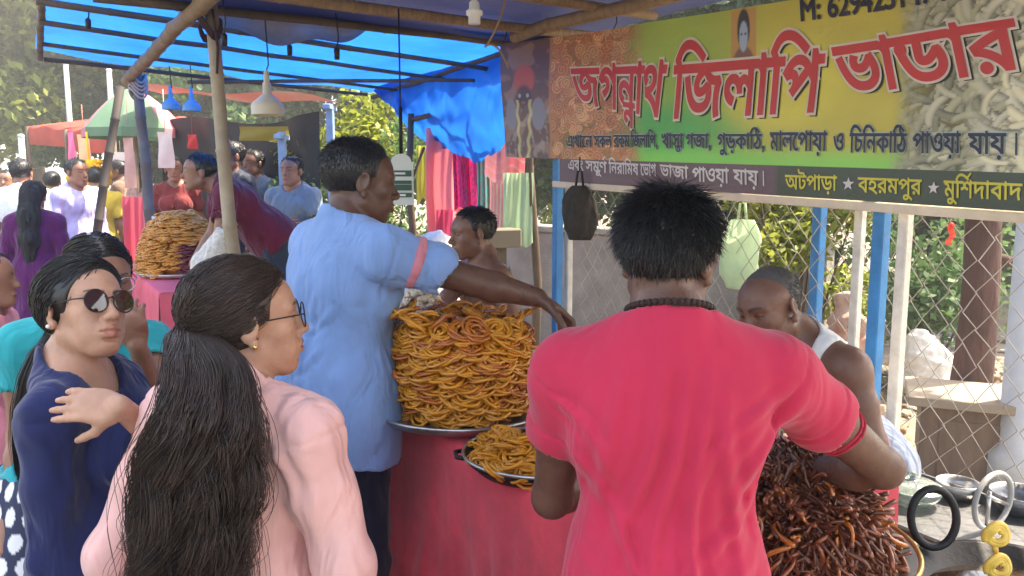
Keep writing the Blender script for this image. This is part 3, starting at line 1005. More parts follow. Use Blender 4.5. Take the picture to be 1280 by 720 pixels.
# behind the fence on the right
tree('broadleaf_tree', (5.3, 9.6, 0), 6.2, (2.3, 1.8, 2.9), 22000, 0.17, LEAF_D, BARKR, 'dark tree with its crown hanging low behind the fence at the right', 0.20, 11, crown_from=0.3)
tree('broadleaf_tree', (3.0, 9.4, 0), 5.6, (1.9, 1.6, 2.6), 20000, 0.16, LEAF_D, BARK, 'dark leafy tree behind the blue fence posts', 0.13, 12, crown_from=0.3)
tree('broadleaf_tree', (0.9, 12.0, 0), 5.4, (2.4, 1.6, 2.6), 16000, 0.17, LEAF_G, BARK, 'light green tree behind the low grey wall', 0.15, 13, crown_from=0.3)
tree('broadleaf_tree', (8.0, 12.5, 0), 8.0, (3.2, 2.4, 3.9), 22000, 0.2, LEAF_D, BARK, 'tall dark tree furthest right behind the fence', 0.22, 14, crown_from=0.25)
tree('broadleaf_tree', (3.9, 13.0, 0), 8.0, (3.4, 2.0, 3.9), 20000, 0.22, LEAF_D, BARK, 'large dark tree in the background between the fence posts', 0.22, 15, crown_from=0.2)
# a bare trunk close behind the fence
root = empty('bare_trunk_tree', at(1207, 470, 4.6) * np.array([1, 1, 0]), 0, 'thick reddish tree trunk rising close behind the wire fence at the right', 'tree')
mb = MB(); t = np.linspace(0, 1, 14)
mb.tube(np.stack([0.05 * np.sin(t * 6), 0 * t, 3.6 * t], 1), 0.105 - 0.03 * t + 0.05 * np.exp(-t * 12), 12)
mb.build('trunk', BARKR, root, True)
mb = MB(); mb.tube([(0, 0, 1.25), (0.35, 0.05, 1.16), (0.9, 0.1, 1.12)], [0.035, 0.03, 0.02], 8); mb.tube([(0, 0, 2.2), (-.3, .1, 2.7), (-.5, .2, 3.4)], [0.05, 0.04, 0.03], 8); mb.build('branch', BARKR, root, True)
V, Q = leaf_cloud([(0.1, 0.1, 3.6), (-.6, .3, 3.6), (.7, .3, 3.5)], [.7, .6, .6], 5000, 0.13, 61); mesh_obj('crown', V, Q, LEAF_D, root)


def shrub(px, py, Y, w, h, n, leaf, m, label, seed):
    b = at(px, py, Y); b[2] = 0.0
    rng = np.random.default_rng(seed)
    root = empty('shrub', b, 0, label, 'shrub')
    cs = rng.normal(size=(10, 3)) * np.array([w * .3, w * .2, h * .22]) + np.array([0, 0, h * .55])
    V, Q = leaf_cloud(cs, np.full(10, w * .28), n, leaf, seed)
    mesh_obj('leaves', V, Q, m, root)
    mb = MB()
    for c in cs: mb.tube([(0, 0, 0), c * .5 + np.array([.03, .02, 0]), c], [0.015, 0.01, 0.004], 5)
    mb.build('stem', BARK, root, True)


shrub(985, 420, 5.6, 0.8, 2.3, 4500, 0.075, LEAF_Y, 'sunlit yellow-green shrub between the hanging bag and the blue post', 21)
shrub(755, 330, 8.6, 1.0, 2.2, 3500, 0.09, LEAF_Y, 'sunlit shrub showing over the low grey wall', 22)
shrub(1160, 470, 6.5, 1.3, 1.5, 4000, 0.08, LEAF_G, 'green shrub with sun spots low behind the fence', 23)
shrub(440, 200, 8.8, 1.4, 2.6, 4000, 0.09, LEAF_Y, 'pale sunlit bush seen past the bunched end of the tarpaulin', 24)
shrub(470, 280, 8.2, 1.2, 1.9, 4000, 0.07, LEAF_G, 'bush behind the head of the man in blue', 25)

# rubble, dry leaves and litter behind the fence: nobody could count it
rng = np.random.default_rng(77)
n = 2600
uu = rng.uniform(-3.0, 5.0, n); nn_ = -rng.uniform(0.15, 6.5, n) ** 1.0
V = []; F = []; mi = []
mbs = MB()
for i in range(n):
    c = S(uu[i], nn_[i], 0); s_ = rng.uniform(0.015, 0.07) * (1.6 if rng.random() < 0.1 else 1)
    A = rotz(rng.uniform(0, 6.28)) @ rotx(rng.uniform(-.5, .5))
    mbs.cur = int(rng.random() < 0.35) + 2 * int(rng.random() < 0.12)
    if mbs.cur > 2: mbs.cur = 2
    sz = (s_ * rng.uniform(.8, 1.8), s_ * rng.uniform(.6, 1.2), s_ * rng.uniform(0.12, .8))
    mbs.box((c[0], c[1], sz[2] * .4), sz, rot=A, bev=s_ * .12)
RUB = [mat('grey_rubble', (0.30, 0.27, 0.23), 0.95, var=0.3, vscale=20), mat('brown_litter', (0.20, 0.12, 0.07), 0.9, var=0.4, vscale=20), mat('white_scraps', (0.70, 0.68, 0.63), 0.8)]
tag(mbs.build('rubble', RUB), kind='stuff', label='rubble and dry litter on the ground behind the fence', cat='rubble')
V, Q = leaf_cloud([S(u_, n_, 0.02) for u_, n_ in zip(rng.uniform(-2, 4.5, 200), -rng.uniform(.3, 5, 200))], np.tile([.5, .5, .03], (200, 1)), 5000, 0.06, 5, flat=2)
tag(mesh_obj('leaf_litter', V, Q, mat('dry_leaves', (0.20, 0.13, 0.06), 0.8, col2=(0.33, 0.26, 0.12), vscale=5)), kind='stuff', label='dry leaves scattered behind the fence', cat='leaves')

# low grey wall behind
CONC = mat('weathered_concrete', (0.24, 0.225, 0.20), 0.95, var=0.35, vscale=4, bump=0.5, bscale=40, vdetail=8, bdist=0.02)
a = at(640, 390, 7.6); b = at(905, 390, 6.3)
d = (b - a); d[2] = 0; L = np.linalg.norm(d); d /= L
wr = empty('low_wall', ((a + b) / 2) * np.array([1, 1, 0]), math.atan2(d[1], d[0]), 'low weathered grey concrete wall behind the fence', 'wall')
mb = MB(); mb.box((0, 0, 0.60), (L + 1.6, 0.2, 1.2), bev=0.01); mb.build('wall_body', CONC, wr)
mb = MB(); mb.box((0, 0, 1.232), (L + 1.66, 0.26, 0.06), bev=0.01); mb.build('coping', CONC, wr)

# grey concrete pole at the right edge
PALE = mat('pale_concrete', (0.46, 0.47, 0.48), 0.85, var=0.12, vscale=6, bump=0.2)
b = at(1285, 450, 4.0)
pr = empty('concrete_pole', (b[0], b[1], 0), 0, 'pale grey concrete pole behind the fence at the right edge', 'pole')
mb = MB(); mb.lathe([(0.001, 0), (0.15, 0), (0.15, 0.25), (0.105, 0.3), (0.085, 5), (0.001, 5)], sides=20); mb.build('shaft', PALE, pr, True)

# ---- bamboo and stall frames
BAMB = mat('weathered_bamboo', (0.27, 0.18, 0.10), 0.7, var=0.35, vscale=6, stretch=(6, 6, 1.2), bump=0.3, bscale=30)
BAMBD = mat('dark_bamboo', (0.10, 0.065, 0.04), 0.75, var=0.35, vscale=6)
BAMBG = mat('pale_bamboo', (0.36, 0.29, 0.20), 0.7, var=0.3, vscale=5, bump=0.3, bscale=40)
BLUEP = mat('blue_painted_steel', (0.025, 0.20, 0.46), 0.45, var=0.25, vscale=9, bump=0.15, bscale=60, spec=0.5)
WHITEP = mat('chipped_white_wood', (0.62, 0.57, 0.50), 0.75, var=0.22, vscale=14, bump=0.3, bscale=60)
CREAM = mat('cream_batten', (0.66, 0.55, 0.42), 0.75, var=0.12, vscale=9, bump=0.2, bscale=80)
ROPE = mat('dark_rope', (0.05, 0.02, 0.025), 0.9)


def bamboo(mb, a, b, r0, r1=None, node=0.32, bow=0.0, seed=0):
    a = np.asarray(a, float); b = np.asarray(b, float); r1 = r1 or r0
    L = np.linalg.norm(b - a); n = max(2, int(L / node)); pts = []; rad = []
    rng = np.random.default_rng(seed)
    side = np.cross(b - a, [0.3, 0.2, 1]); side /= np.linalg.norm(side)
    for i in range(n + 1):
        t = i / n; p = a + (b - a) * t + side * bow * math.sin(math.pi * t) + rng.normal(size=3) * r0 * .12
        r = r0 + (r1 - r0) * t
        if 0 < i < n:
            e = 0.012 / L
            dd = (b - a)
            pts += [p - dd * e, p, p + dd * e]; rad += [r, r * 1.16, r]
        else:
            pts.append(p); rad.append(r)
    mb.tube(pts, rad, 10)


# front bamboo posts
def post(px, ytop, ybase, Y, n_, name, label, m, r, top_dx=0.0, z1=None, seed=0):
    t = at(px, ytop, Y); b = t.copy(); b[2] = 0.0; b[0] += top_dx
    root = empty(name, b, 0, label, 'pole')
    mb = MB(); bamboo(mb, (0, 0, 0), t - b + np.array([0, 0, 0.06]), r, r * .85, seed=seed); mb.build('pole_shaft', m, root, True)
    return root, t - b


r1, t1 = post(262, 14, 320, 4.0, 1.65, 'bamboo_post', 'pale bamboo post tied up at the corner of the two tarpaulins', BAMBG, 0.036, 0.12, seed=3)
mb = MB()
for q in np.linspace(0, 1, 5): mb.tube([t1 + np.array([0.05 * math.cos(a_), 0.05 * math.sin(a_), -.10 + .03 * q + 0.04 * math.sin(2 * a_)]) for a_ in np.linspace(0, 6.3, 18)], 0.007, 5, False)
mb.tube([t1 + np.array([.03, -.04, 0]), t1 + np.array([.05, -.05, -.18]), t1 + np.array([.04, -.05, -.3])], 0.007, 5)
mb.build('rope_lashing', ROPE, r1)
r2, t2 = post(172, 98, 320, 6.5, 1.65, 'bamboo_post', 'grey post holding up the far end of the bright blue tarpaulin', mat('grey_weathered_wood', (0.15, 0.135, 0.13), 0.8, var=0.3), 0.045, 0.06, seed=4)
mb = MB()
for q in range(5): mb.tube([t2 + np.array([0.065 * math.cos(a_), 0.065 * math.sin(a_), -.12 + .03 * q + 0.04 * math.sin(2 * a_)]) for a_ in np.linspace(0, 6.3, 18)], 0.010, 5, False)
mb.build('rope_lashing', mat('pale_rope', (0.5, 0.42, 0.38), 0.9), r2)
# dark sloping prop further on
b0 = at(122, 285, 7.6); b1 = at(150, 108, 8.0)
pr = empty('slanted_pole', (b0[0], b0[1], 0), 0, 'dark slanting pole propping the parasol stall', 'pole')
dd = (b1 - b0); ext = b0 - dd * (b0[2] / dd[2])
mb = MB(); bamboo(mb, ext - np.array([b0[0], b0[1], 0]), b1 - np.array([b0[0], b0[1], 0]), 0.04, seed=5); mb.build('pole_shaft', mat('near_black_bamboo', (0.03, 0.022, 0.018), .8), pr, True)  # colour darkened to offset the direct sun on this pole

# stall frame: posts and batten under the banner
fr_root = empty('stall_scaffold', S(2.0, 0, 0), 0, 'frame of blue and white posts with a cream batten under the banner', 'stall frame')
O = S(2.0, 0, 0)


def vpost(px, py, w, m, n_=0.0, ztop=None, name='post', dn=0.0):
    p = hit_n(px, py, n_); u_ = su(p); c = S(u_, n_, 0) - O
    zt = ztop
    mb = MB(); mb.box((c[0], c[1], zt / 2), (w, w, zt), rot=rotz(math.atan2(UX[1], UX[0])), bev=0.004)
    return mb.build(name, m, fr_root)


zb = lambda u_: 0.0
pL = hit_n(700, 230, 0.0); pR = hit_n(1280, 271, 0.0)


def rail_z(u_):
    t = (u_ - su(pL)) / (su(pR) - su(pL)); return pL[2] + (pR[2] - pL[2]) * t


for px_, w_, m_, n_ in ((697, 0.045, BLUEP, -0.03), (711, 0.035, WHITEP, -0.09), (1075, 0.032, WHITEP, -0.10), (1102, 0.044, BLUEP, -0.03), (1132, 0.036, WHITEP, -0.02)):
    p = hit_n(px_, 300, n_)
    vpost(px_, 300, w_, m_, n_, rail_z(su(p)) + (0.55 if m_ is BLUEP else 0.0) , 'post')
mb = MB()
a = S(su(pL) - 0.02, 0.028, rail_z(su(pL) - 0.02)); b = S(su(pR) + 1.2, 0.028, rail_z(su(pR) + 1.2))
c = (a + b) / 2 - O; L = np.linalg.norm(b - a)
ex = (b - a) / L; ey = NX; ez = np.cross(ex, ey); ez /= np.linalg.norm(ez)
if ez[2] < 0: ez = -ez
mb.box(c, (L, 0.02, 0.032), axes=np.stack([ex, ey, ez]), bev=0.003)
mb.build('batten', CREAM, fr_root)

# chain link fence
ff = empty('chain_link_fence', S(1.5, -0.16, 0), 0, 'galvanised chain link fence stretched behind the stall', 'fence')
FO = S(1.5, -0.16, 0)
WIRE = mat('dull_galvanised_wire', (0.46, 0.45, 0.42), 0.6, metal=0.1, col2=(0.20, 0.13, 0.09), vscale=5, vdetail=6)
cw, chh = 0.098, 0.115
us = np.arange(0.62, 4.6, cw / 2)
zs = np.arange(0.10, 1.86, chh / 2)
P = []
rng = np.random.default_rng(3)
for i, u_ in enumerate(us):
    row = []
    for j, z_ in enumerate(zs):
        row.append(u_ + (cw / 4) * (1 if (i + j) % 2 == 0 else -1))
    pts = np.stack([np.array(row), zs], 1)
    P.append(pts)
P = np.array(P)
P[..., 0] += rng.normal(size=P.shape[:2]) * 0.0035; P[..., 1] += rng.normal(size=P.shape[:2]) * 0.0045
sag = 0.02 * np.sin(P[..., 0] * 2.1 + 1) * np.sin(P[..., 1] * 1.7) + 0.010 * np.sin(P[..., 0] * 7.3 + P[..., 1] * 5)
dz = 0.02 * np.sin(P[..., 0] * 1.3)
W = L0 + UX * (P[..., 0:1] + 0.012 * np.sin(P[..., 1:2] * 6 + P[..., 0:1] * 3)) + NX * (-0.16 + sag[..., None]) + UP * (P[..., 1:2] + dz[..., None]) - FO
V, Q = strands(W, 0.0019, 4)
mesh_obj('wire_mesh', V, Q, WIRE, ff)
mb = MB()
for z_ in (0.10, 1.85):
    mb.tube([S(u_, -0.16, z_ + 0.01 * math.sin(u_ * 2)) - FO for u_ in np.linspace(0.62, 4.6, 20)], 0.003, 5)
mb.build('straining_wire', WIRE, ff)
mb = MB()
for u_ in (4.6,):
    mb.box(S(u_, -0.19, 0.95) - FO, (0.06, 0.06, 1.9), bev=0.004)
mb.build('fence_post', WHITEP, ff)
# free standing blue post further back
b = at(1018, 400, 4.2)
r3 = empty('blue_steel_post', (b[0], b[1], 0), 0, 'thin blue steel post standing behind the fence mesh', 'post')
mb = MB(); mb.box((0, 0, 0.95), (0.055, 0.055, 1.9), rot=rotz(-1), bev=0.004); mb.build('post_shaft', BLUEP, r3)
mb = MB(); mb.box((0, 0, 1.905), (0.07, 0.07, 0.012), rot=rotz(-1), bev=0.003); mb.build('cap', BLUEP, r3)


# ---- tarpaulins
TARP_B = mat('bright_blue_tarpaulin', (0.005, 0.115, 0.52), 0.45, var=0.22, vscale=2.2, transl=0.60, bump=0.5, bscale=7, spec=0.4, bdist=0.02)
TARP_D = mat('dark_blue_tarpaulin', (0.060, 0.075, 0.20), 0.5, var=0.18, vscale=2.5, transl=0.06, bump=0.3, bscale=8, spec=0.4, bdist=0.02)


def sheet(name, fn, nu, nv, m, label, cat, parent=None, thick=0.0):
    P = np.array([[fn(i / (nu - 1), j / (nv - 1)) for j in range(nv)] for i in range(nu)])
    mb = MB(); mb.grid(P)
    o = mb.build(name, m, parent, True)
    if label: tag(o, label, cat)
    return o


def tarp_far(s, t):
    u = -0.02 - 3.25 * s; n = 2.30 - 2.75 * t
    z = 2.66 - 0.15 * t + 0.10 * math.sin(math.pi * s) * 0 + 0.012 * math.sin(9 * s + 3 * t) + 0.02 * math.sin(14 * t + 2 * s) - 0.03 * abs(math.sin(math.pi * s * 3)) * math.sin(math.pi * t)
    z += 0.02 * math.sin(5 * s * math.pi) * (t < 0.03)
    return S(u, n, z)


tf = sheet('tarpaulin', tarp_far, 60, 50, TARP_B, 'bright sunlit blue tarpaulin roofing the next stall', 'tarpaulin')


def tarp_near(s, t):
    u = -0.22 + 6.3 * s; n = 2.05 - 2.6 * t
    z = 2.56 - 0.03 * t + 0.014 * math.sin(8 * s + 2 * t) + 0.02 * math.sin(6 * t + 3 * s) - 0.035 * abs(math.sin(math.pi * s * 6)) * math.sin(math.pi * t) - 0.25 * max(0, s - .5) * 0
    if s < 0.001: z -= 0.05
    return S(u, n, z)


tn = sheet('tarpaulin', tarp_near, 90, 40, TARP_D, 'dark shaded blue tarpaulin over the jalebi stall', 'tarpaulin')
# grey cloth tucked along the end of the dark tarpaulin
GREYC = mat('grey_sacking', (0.32, 0.30, 0.29), 0.9, var=0.2, vscale=6, bump=0.4, bscale=40)


def tuck(s, t):
    n = 1.72 - 1.05 * s
    return S(-0.26 - 0.05 * math.sin(math.pi * t), n, 2.55 - 0.16 * math.sin(math.pi * s) ** .6 * t - 0.02 * math.sin(17 * s))


sheet('folded_cloth', tuck, 40, 10, GREYC, 'grey cloth tucked along the end of the dark tarpaulin', 'cloth')


def drape(s, t):
    # bunched side curtain at the back of the next stall
    u = -2.75 + 2.95 * s
    low = 0.10 + 0.62 * math.sin(math.pi * min(1, s / 0.92)) ** 0.75 * (0.5 + 0.9 * s)
    if s > 0.8: low *= 1 - (s - 0.8) * 1.8
    cr = noise3(np.array([[s * 9, t * 2.0, 0.0]]), 3, 3)[0]; c2 = noise3(np.array([[s * 22 + t * 3, t * 1.5, 1.0]]), 4, 3)[0]
    n = -0.36 + (0.050 * cr + 0.014 * c2) * (0.25 + t) + 0.07 * math.sin(math.pi * t)
    z = 2.515 - low * t * (1 + .05 * c2) + 0.02 * cr * t
    return S(u, n, z)


sheet('tarpaulin_curtain', drape, 200, 50, TARP_B, 'blue tarpaulin end hanging bunched beside the banner', 'tarpaulin')


def drape2(s, t):
    u = -0.30 + 0.42 * s; n = -0.26 + 0.05 * math.sin(t * 9 + s * 7) + 0.06 * math.sin(17 * s) * t
    z = 2.50 - 0.46 * t * (1 - .35 * s) + 0.02 * math.sin(19 * s)
    return S(u, n, z)


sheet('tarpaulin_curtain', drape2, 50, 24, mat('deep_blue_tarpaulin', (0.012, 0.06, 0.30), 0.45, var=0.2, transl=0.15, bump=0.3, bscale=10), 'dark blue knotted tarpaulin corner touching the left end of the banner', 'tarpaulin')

# roof poles (each one is a bamboo of its own)
def pole(a, b, r, m, label, seed=0, bow=0.0, group='bamboo roof poles'):
    a = np.asarray(a, float); b = np.asarray(b, float); c = (a + b) / 2
    root_mb = MB(); bamboo(root_mb, a - c, b - c, r, r * .8, seed=seed, bow=bow)
    o = root_mb.build('bamboo_pole', m, None, True, loc=c)
    return tag(o, label, 'pole', group)


pole(S(-3.2, 1.68, 2.47), S(5.6, 1.68, 2.46), 0.040, BAMB, 'long front bamboo beam tied over the two bamboo posts', 1)
pole(S(-3.22, 2.25, 2.60), S(-3.22, -0.4, 2.47), 0.018, BAMBD, 'thin pole along the far edge of the bright blue tarpaulin', 2)
pole(S(-2.30, 2.28, 2.58), S(-2.30, -0.4, 2.42), 0.015, BAMBD, 'second thin pole under the bright blue tarpaulin', 3)
pole(S(-1.45, 2.30, 2.58), S(-1.45, -0.4, 2.42), 0.017, BAMBD, 'third pole under the bright tarpaulin, in front of the white lamp', 4)
pole(S(-0.75, 2.32, 2.57), S(-0.75, -0.35, 2.42), 0.019, BAMBD, 'nearest thin pole under the bright blue tarpaulin', 5)
pole(S(-3.2, 2.28, 2.61), S(-0.1, 2.30, 2.60), 0.022, BAMBD, 'pole along the road side edge of the bright blue tarpaulin', 6)
pole(S(-3.2, 1.2, 2.49), S(-0.9, -0.30, 2.36), 0.016, BAMBD, 'slanting thin pole crossing under the bright tarpaulin', 7)
pole(S(-2.9, -0.33, 2.42), S(0.1, -0.28, 2.50), 0.020, BAMBD, 'pole carrying the bunched blue curtain', 8)
pole(S(-0.20, 2.1, 2.515), S(-0.20, -0.45, 2.49), 0.024, BAMBD, 'pole along the end of the dark tarpaulin', 9)
pole(S(0.42, 2.1, 2.48), S(0.42, -0.35, 2.46), 0.030, BAMB, 'first brown bamboo rafter under the dark tarpaulin', 10)
pole(S(1.00, 2.1, 2.48), S(1.00, -0.30, 2.47), 0.028, BAMB, 'second brown bamboo rafter under the dark tarpaulin', 11)
pole(S(1.65, 2.1, 2.48), S(1.65, -0.30, 2.45), 0.030, BAMB, 'brown bamboo rafter nearest the top of the banner', 12)
pole(S(2.5, 2.1, 2.48), S(2.5, -0.3, 2.45), 0.03, BAMB, 'bamboo rafter overhead close to the seller', 13)
pole(S(0.3, 0.10, 2.44), S(2.6, -0.06, 2.44), 0.034, BAMB, 'bamboo purlin that the banner is tied to', 14)

# ---- far stalls
REDC = mat('faded_red_awning', (0.42, 0.055, 0.035), 0.8, var=0.25, vscale=4, transl=0.2)


def awning(px0, px1, py, Y, depth, label, m, drop=0.18, name='awning'):
    a = at(px0, py, Y); b = at(px1, py + 4, Y - 0.4)
    root = empty(name, ((a + b) / 2) * np.array([1, 1, 0]), 0, label, 'awning')
    o = np.array(root.location)
    mb = MB(); P = np.zeros((20, 8, 3))
    back = np.array([0.35, 1.0, 0]) * depth
    for i in range(20):
        for j in range(8):
            t = i / 19; q = j / 7
            p = a + (b - a) * t
            if j == 0: p = p - UP * drop
            else: p = p + back * (j - 1) / 6 + UP * (0.35 * (j - 1) / 6 - 0.03 * math.sin(t * 12))
            P[i, j] = p - o
    mb.grid(P); mb.build('canopy_sheet', m, root, True)
    mb = MB()
    for p in (a, b, a + back, b + back): mb.tube([(p - o) * np.array([1, 1, 0]), p - o + UP * (.3 if p is not a and p is not b else 0)], 0.03, 6)
    mb.build('support_poles', BAMBD, root, True)
    return root


awning(34, 92, 158, 14.0, 2.0, 'red awning of the furthest stall, over the walking crowd', REDC, 0.30)
awning(82, 142, 162, 12.5, 2.0, 'red awning half hidden behind the slanting dark pole', REDC, 0.32)
# parasol: pink and green panels
pb = at(168, 158, 9.5)
ur = empty('parasol', (pb[0], pb[1], 0), 0, 'large market parasol with green and pink panels', 'parasol')
UG = mat('green_parasol_cloth', (0.13, 0.24, 0.15), 0.8, transl=0.15, var=.1); UPK = mat('pink_parasol_cloth', (0.60, 0.22, 0.26), 0.8, transl=0.15, var=.1); UW = mat('white_parasol_cloth', (0.7, 0.7, 0.66), 0.8, transl=.3)
mbu = MB()
zt = pb[2] + 0.46; R_ = 0.58
for i in range(8):
    a0 = 2 * math.pi * i / 8 + .2; a1 = 2 * math.pi * (i + 1) / 8 + .2
    mbu.cur = [0, 0, 0, 0, 1, 0, 0, 1][i] if i < 8 else 0
    P = np.zeros((7, 7, 3))
    for j in range(7):
        q = j / 6
        for k_ in range(7):
            t = k_ / 6; a_ = a0 + (a1 - a0) * t
            r_ = R_ * q * (1 - 0.08 * math.sin(math.pi * t) * q)
            P[j, k_] = (r_ * math.cos(a_), r_ * math.sin(a_), zt - 0.48 * q ** 1.5 - 0.02)
    mbu.grid(P)
    P2 = np.array([[P[6, k_], P[6, k_] * np.array([1.0, 1.0, 1]) - UP * 0.10] for k_ in range(7)])
    mbu.grid(P2)
mbu.build('canopy', [UG, UPK, UW], ur, True)
mb = MB(); mb.tube([(0, 0, 0), (0, 0, zt + .03)], 0.022, 8); mb.build('pole_shaft', BAMBG, ur, True)
mb = MB()
for i in range(8):
    a_ = 2 * math.pi * i / 8 + .2
    mb.tube([(0, 0, zt - 0.04), (.5 * R_ * math.cos(a_), .5 * R_ * math.sin(a_), zt - .22), (R_ * .98 * math.cos(a_), R_ * .98 * math.sin(a_), zt - .515)], 0.008, 5)
mb.build('ribs', STEELM if 'STEELM' in globals() else BAMBD, ur)

# dark interior of the far stalls: black plastic sheets on a frame
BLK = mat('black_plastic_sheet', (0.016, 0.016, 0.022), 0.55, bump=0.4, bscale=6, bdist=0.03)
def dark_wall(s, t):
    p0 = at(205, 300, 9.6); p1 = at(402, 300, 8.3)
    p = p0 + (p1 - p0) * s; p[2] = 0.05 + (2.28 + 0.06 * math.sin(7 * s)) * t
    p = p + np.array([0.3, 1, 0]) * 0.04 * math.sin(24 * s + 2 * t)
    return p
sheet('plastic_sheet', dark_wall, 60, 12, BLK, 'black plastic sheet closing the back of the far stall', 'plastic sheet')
def dark_roof(s, t):
    a = at(205, 118, 9.4); b = at(430, 132, 8.0); p = a + (b - a) * s + np.array([-0.45, -.9, 0]) * 0.45 * t
    p[2] = a[2] + (b[2] - a[2]) * s + 0.05 * t + 0.03 * math.sin(9 * s)
    return p
sheet('plastic_sheet', dark_roof, 40, 10, mat('striped_roof_cloth', (0.40, 0.25, 0.22), 0.8, col2=(0.5, 0.10, 0.08), vscale=1.5, transl=.1), 'striped red and white cloth roof of the stall beyond the blue tarpaulin', 'cloth')
BLUEW = mat('pale_blue_paint', (0.25, 0.38, 0.55), 0.6, var=.2)
for px_, py_, Y_, lab in ((352, 165, 8.0, 'pale blue wooden post beside the grey shirted man'), (412, 128, 7.9, 'pale blue post at the right end of the dark stall')):
    t = at(px_, py_, Y_); r4 = empty('blue_wooden_post', (t[0], t[1], 0), 0, lab, 'post')
    mb = MB(); mb.box((0, 0, t[2] / 2), (0.07, 0.07, t[2]), bev=0.006); mb.build('post_shaft', BLUEW, r4)
    mb = MB(); mb.box((0, 0, t[2] - 0.05), (0.075, 0.3, 0.05), bev=0.006); mb.build('crossbar', BLUEW, r4)
# thin pale street poles on the left
for px_, pt_, Y_, lab in ((82, 80, 16, 'tall pale pole standing among the trees at the left'), (136, 88, 15, 'thin pale pole behind the parasol'), (26, 170, 13, 'short pale pole among the crowd at the left')):
    t = at(px_, pt_, Y_); r4 = empty('utility_pole', (t[0], t[1], 0), 0, lab, 'pole')
    mb = MB(); mb.lathe([(0.001, 0), (0.06, 0), (0.045, t[2]), (0.001, t[2])], sides=10); mb.build('shaft', PALE, r4, True)
    mb = MB(); mb.lathe([(0.05, t[2] - .02), (.055, t[2]), (.04, t[2] + .03), (.001, t[2] + .035)], sides=10); mb.build('cap', PALE, r4, True)
# ------------------------------------------------------------------ TABLES AND FOOD
REDCLOTH = mat('red_table_cloth', (0.74, 0.050, 0.080), 0.8, var=0.34, vscale=5, vdetail=9, bump=0.25, bscale=90, sheen=.2, bdist=.004)
PINKCLOTH = mat('faded_pink_table_cloth', (0.70, 0.11, 0.16), 0.85, var=0.14, vscale=4, bump=0.25, bscale=90)
WOOD = mat('weathered_planks', (0.26, 0.20, 0.145), 0.8, var=0.3, vscale=7, stretch=(1, 8, 8), bump=0.35, bscale=30)
STEELM = mat('dull_steel', (0.50, 0.49, 0.47), 0.32, metal=0.9, var=0.15, vscale=12, bump=0.1)
ALUM = mat('scratched_aluminium', (0.22, 0.225, 0.235), 0.38, metal=0.75, var=0.12, vscale=10, bump=0.15, bscale=120)
SOOT = mat('sooty_iron', (0.007, 0.007, 0.008), 0.55, metal=0.0, bump=0.15, bscale=70, var=0.15, vscale=9)
PLASTICSHEET = mat('white_plastic_sheet', (0.6, 0.6, 0.6), 0.3)


def table(u0, u1, n0, n1, z, label, name='stall_table'):
    c = S((u0 + u1) / 2, (n0 + n1) / 2, 0)
    r = empty(name, c, math.atan2(UX[1], UX[0]), label, 'table')
    lu, ln = u1 - u0, n1 - n0
    mb = MB()
    k = 5
    for i in range(k):
        w = ln / k
        mb.box((0, -ln / 2 + w * (i + .5), z - 0.0125), (lu, w - 0.006, 0.025), bev=0.003)
    mb.build('tabletop', WOOD, r)
    for sx in (-1, 1):
        for sy in (-1, 1):
            mb = MB(); mb.tube([(sx * (lu / 2 - .08), sy * (ln / 2 - .07), 0), (sx * (lu / 2 - .08), sy * (ln / 2 - .07), z - .025)], 0.03, 8); mb.build('leg', BAMB, r, True)
    return r


TZ = 0.93
table(1.35, 2.98, 0.62, 1.42, TZ, 'long plank table under the red cloth carrying the sweets')


def table_cloth(u0, u1, nfront, nback, z, m, label, seed=0, bottom=0.05):
    rng = np.random.default_rng(seed)
    nu = 260; rows = []
    for i in range(nu):
        s = i / (nu - 1); u = u0 + (u1 - u0) * s
        row = []
        fold = lambda q: (0.034 * noise3(np.array([[u * 5.5 + q * .5, q * 1.2, seed]]), seed, 4)[0] + 0.045 * max(0, math.sin(u * 7.3 + 1.1 * math.sin(u * 3 + seed) + q * .4)) ** 3) * min(1, q * 1.6)
        for q in np.linspace(0, 1, 6):
            row.append(S(u, nback + (nfront - nback) * q, z + 0.004))
        row.append(S(u, nfront + 0.012, z - 0.004))
        for q in np.linspace(0.04, 1, 18):
            row.append(S(u, nfront + 0.018 + 0.03 * q + fold(q), z - (z - bottom - .02 * math.sin(u * 3)) * q))
        rows.append(row)
    # hanging end
    mb = MB(); mb.grid(np.array(rows))
    e = []
    for j in range(24):
        t = j / 23; n_ = nfront + (nback - nfront) * t
        e.append([S(u0 - 0.01 - (0.02 * q + 0.02 * math.sin(n_ * 22) * q), n_ + .015 * (1 - t), z + 0.003 - (z - bottom) * q) for q in np.linspace(0, 1, 12)])
    mb.grid(np.array(e))
    e = []
    for j in range(24):
        t = j / 23; n_ = nfront + (nback - nfront) * t
        e.append([S(u1 + 0.01 + (0.02 * q + 0.02 * math.sin(n_ * 22) * q), n_ + .015 * (1 - t), z + 0.003 - (z - bottom) * q) for q in np.linspace(0, 1, 12)])
    mb.grid(np.array(e))
    o = mb.build('table_cloth', m, None, True)
    return tag(o, label, 'cloth')


table_cloth(1.33, 3.0, 1.44, 0.62, TZ, REDCLOTH, 'deep red cloth hanging to the ground from the near stall table', 2)
table(-4.2, -1.1, 0.95, 1.75, 0.98, 'far stall table under the pink cloth', 'stall_table')
table_cloth(-4.22, -1.08, 1.77, 0.95, 0.98, PINKCLOTH, 'faded pink-red cloth on the far stall table', 5)


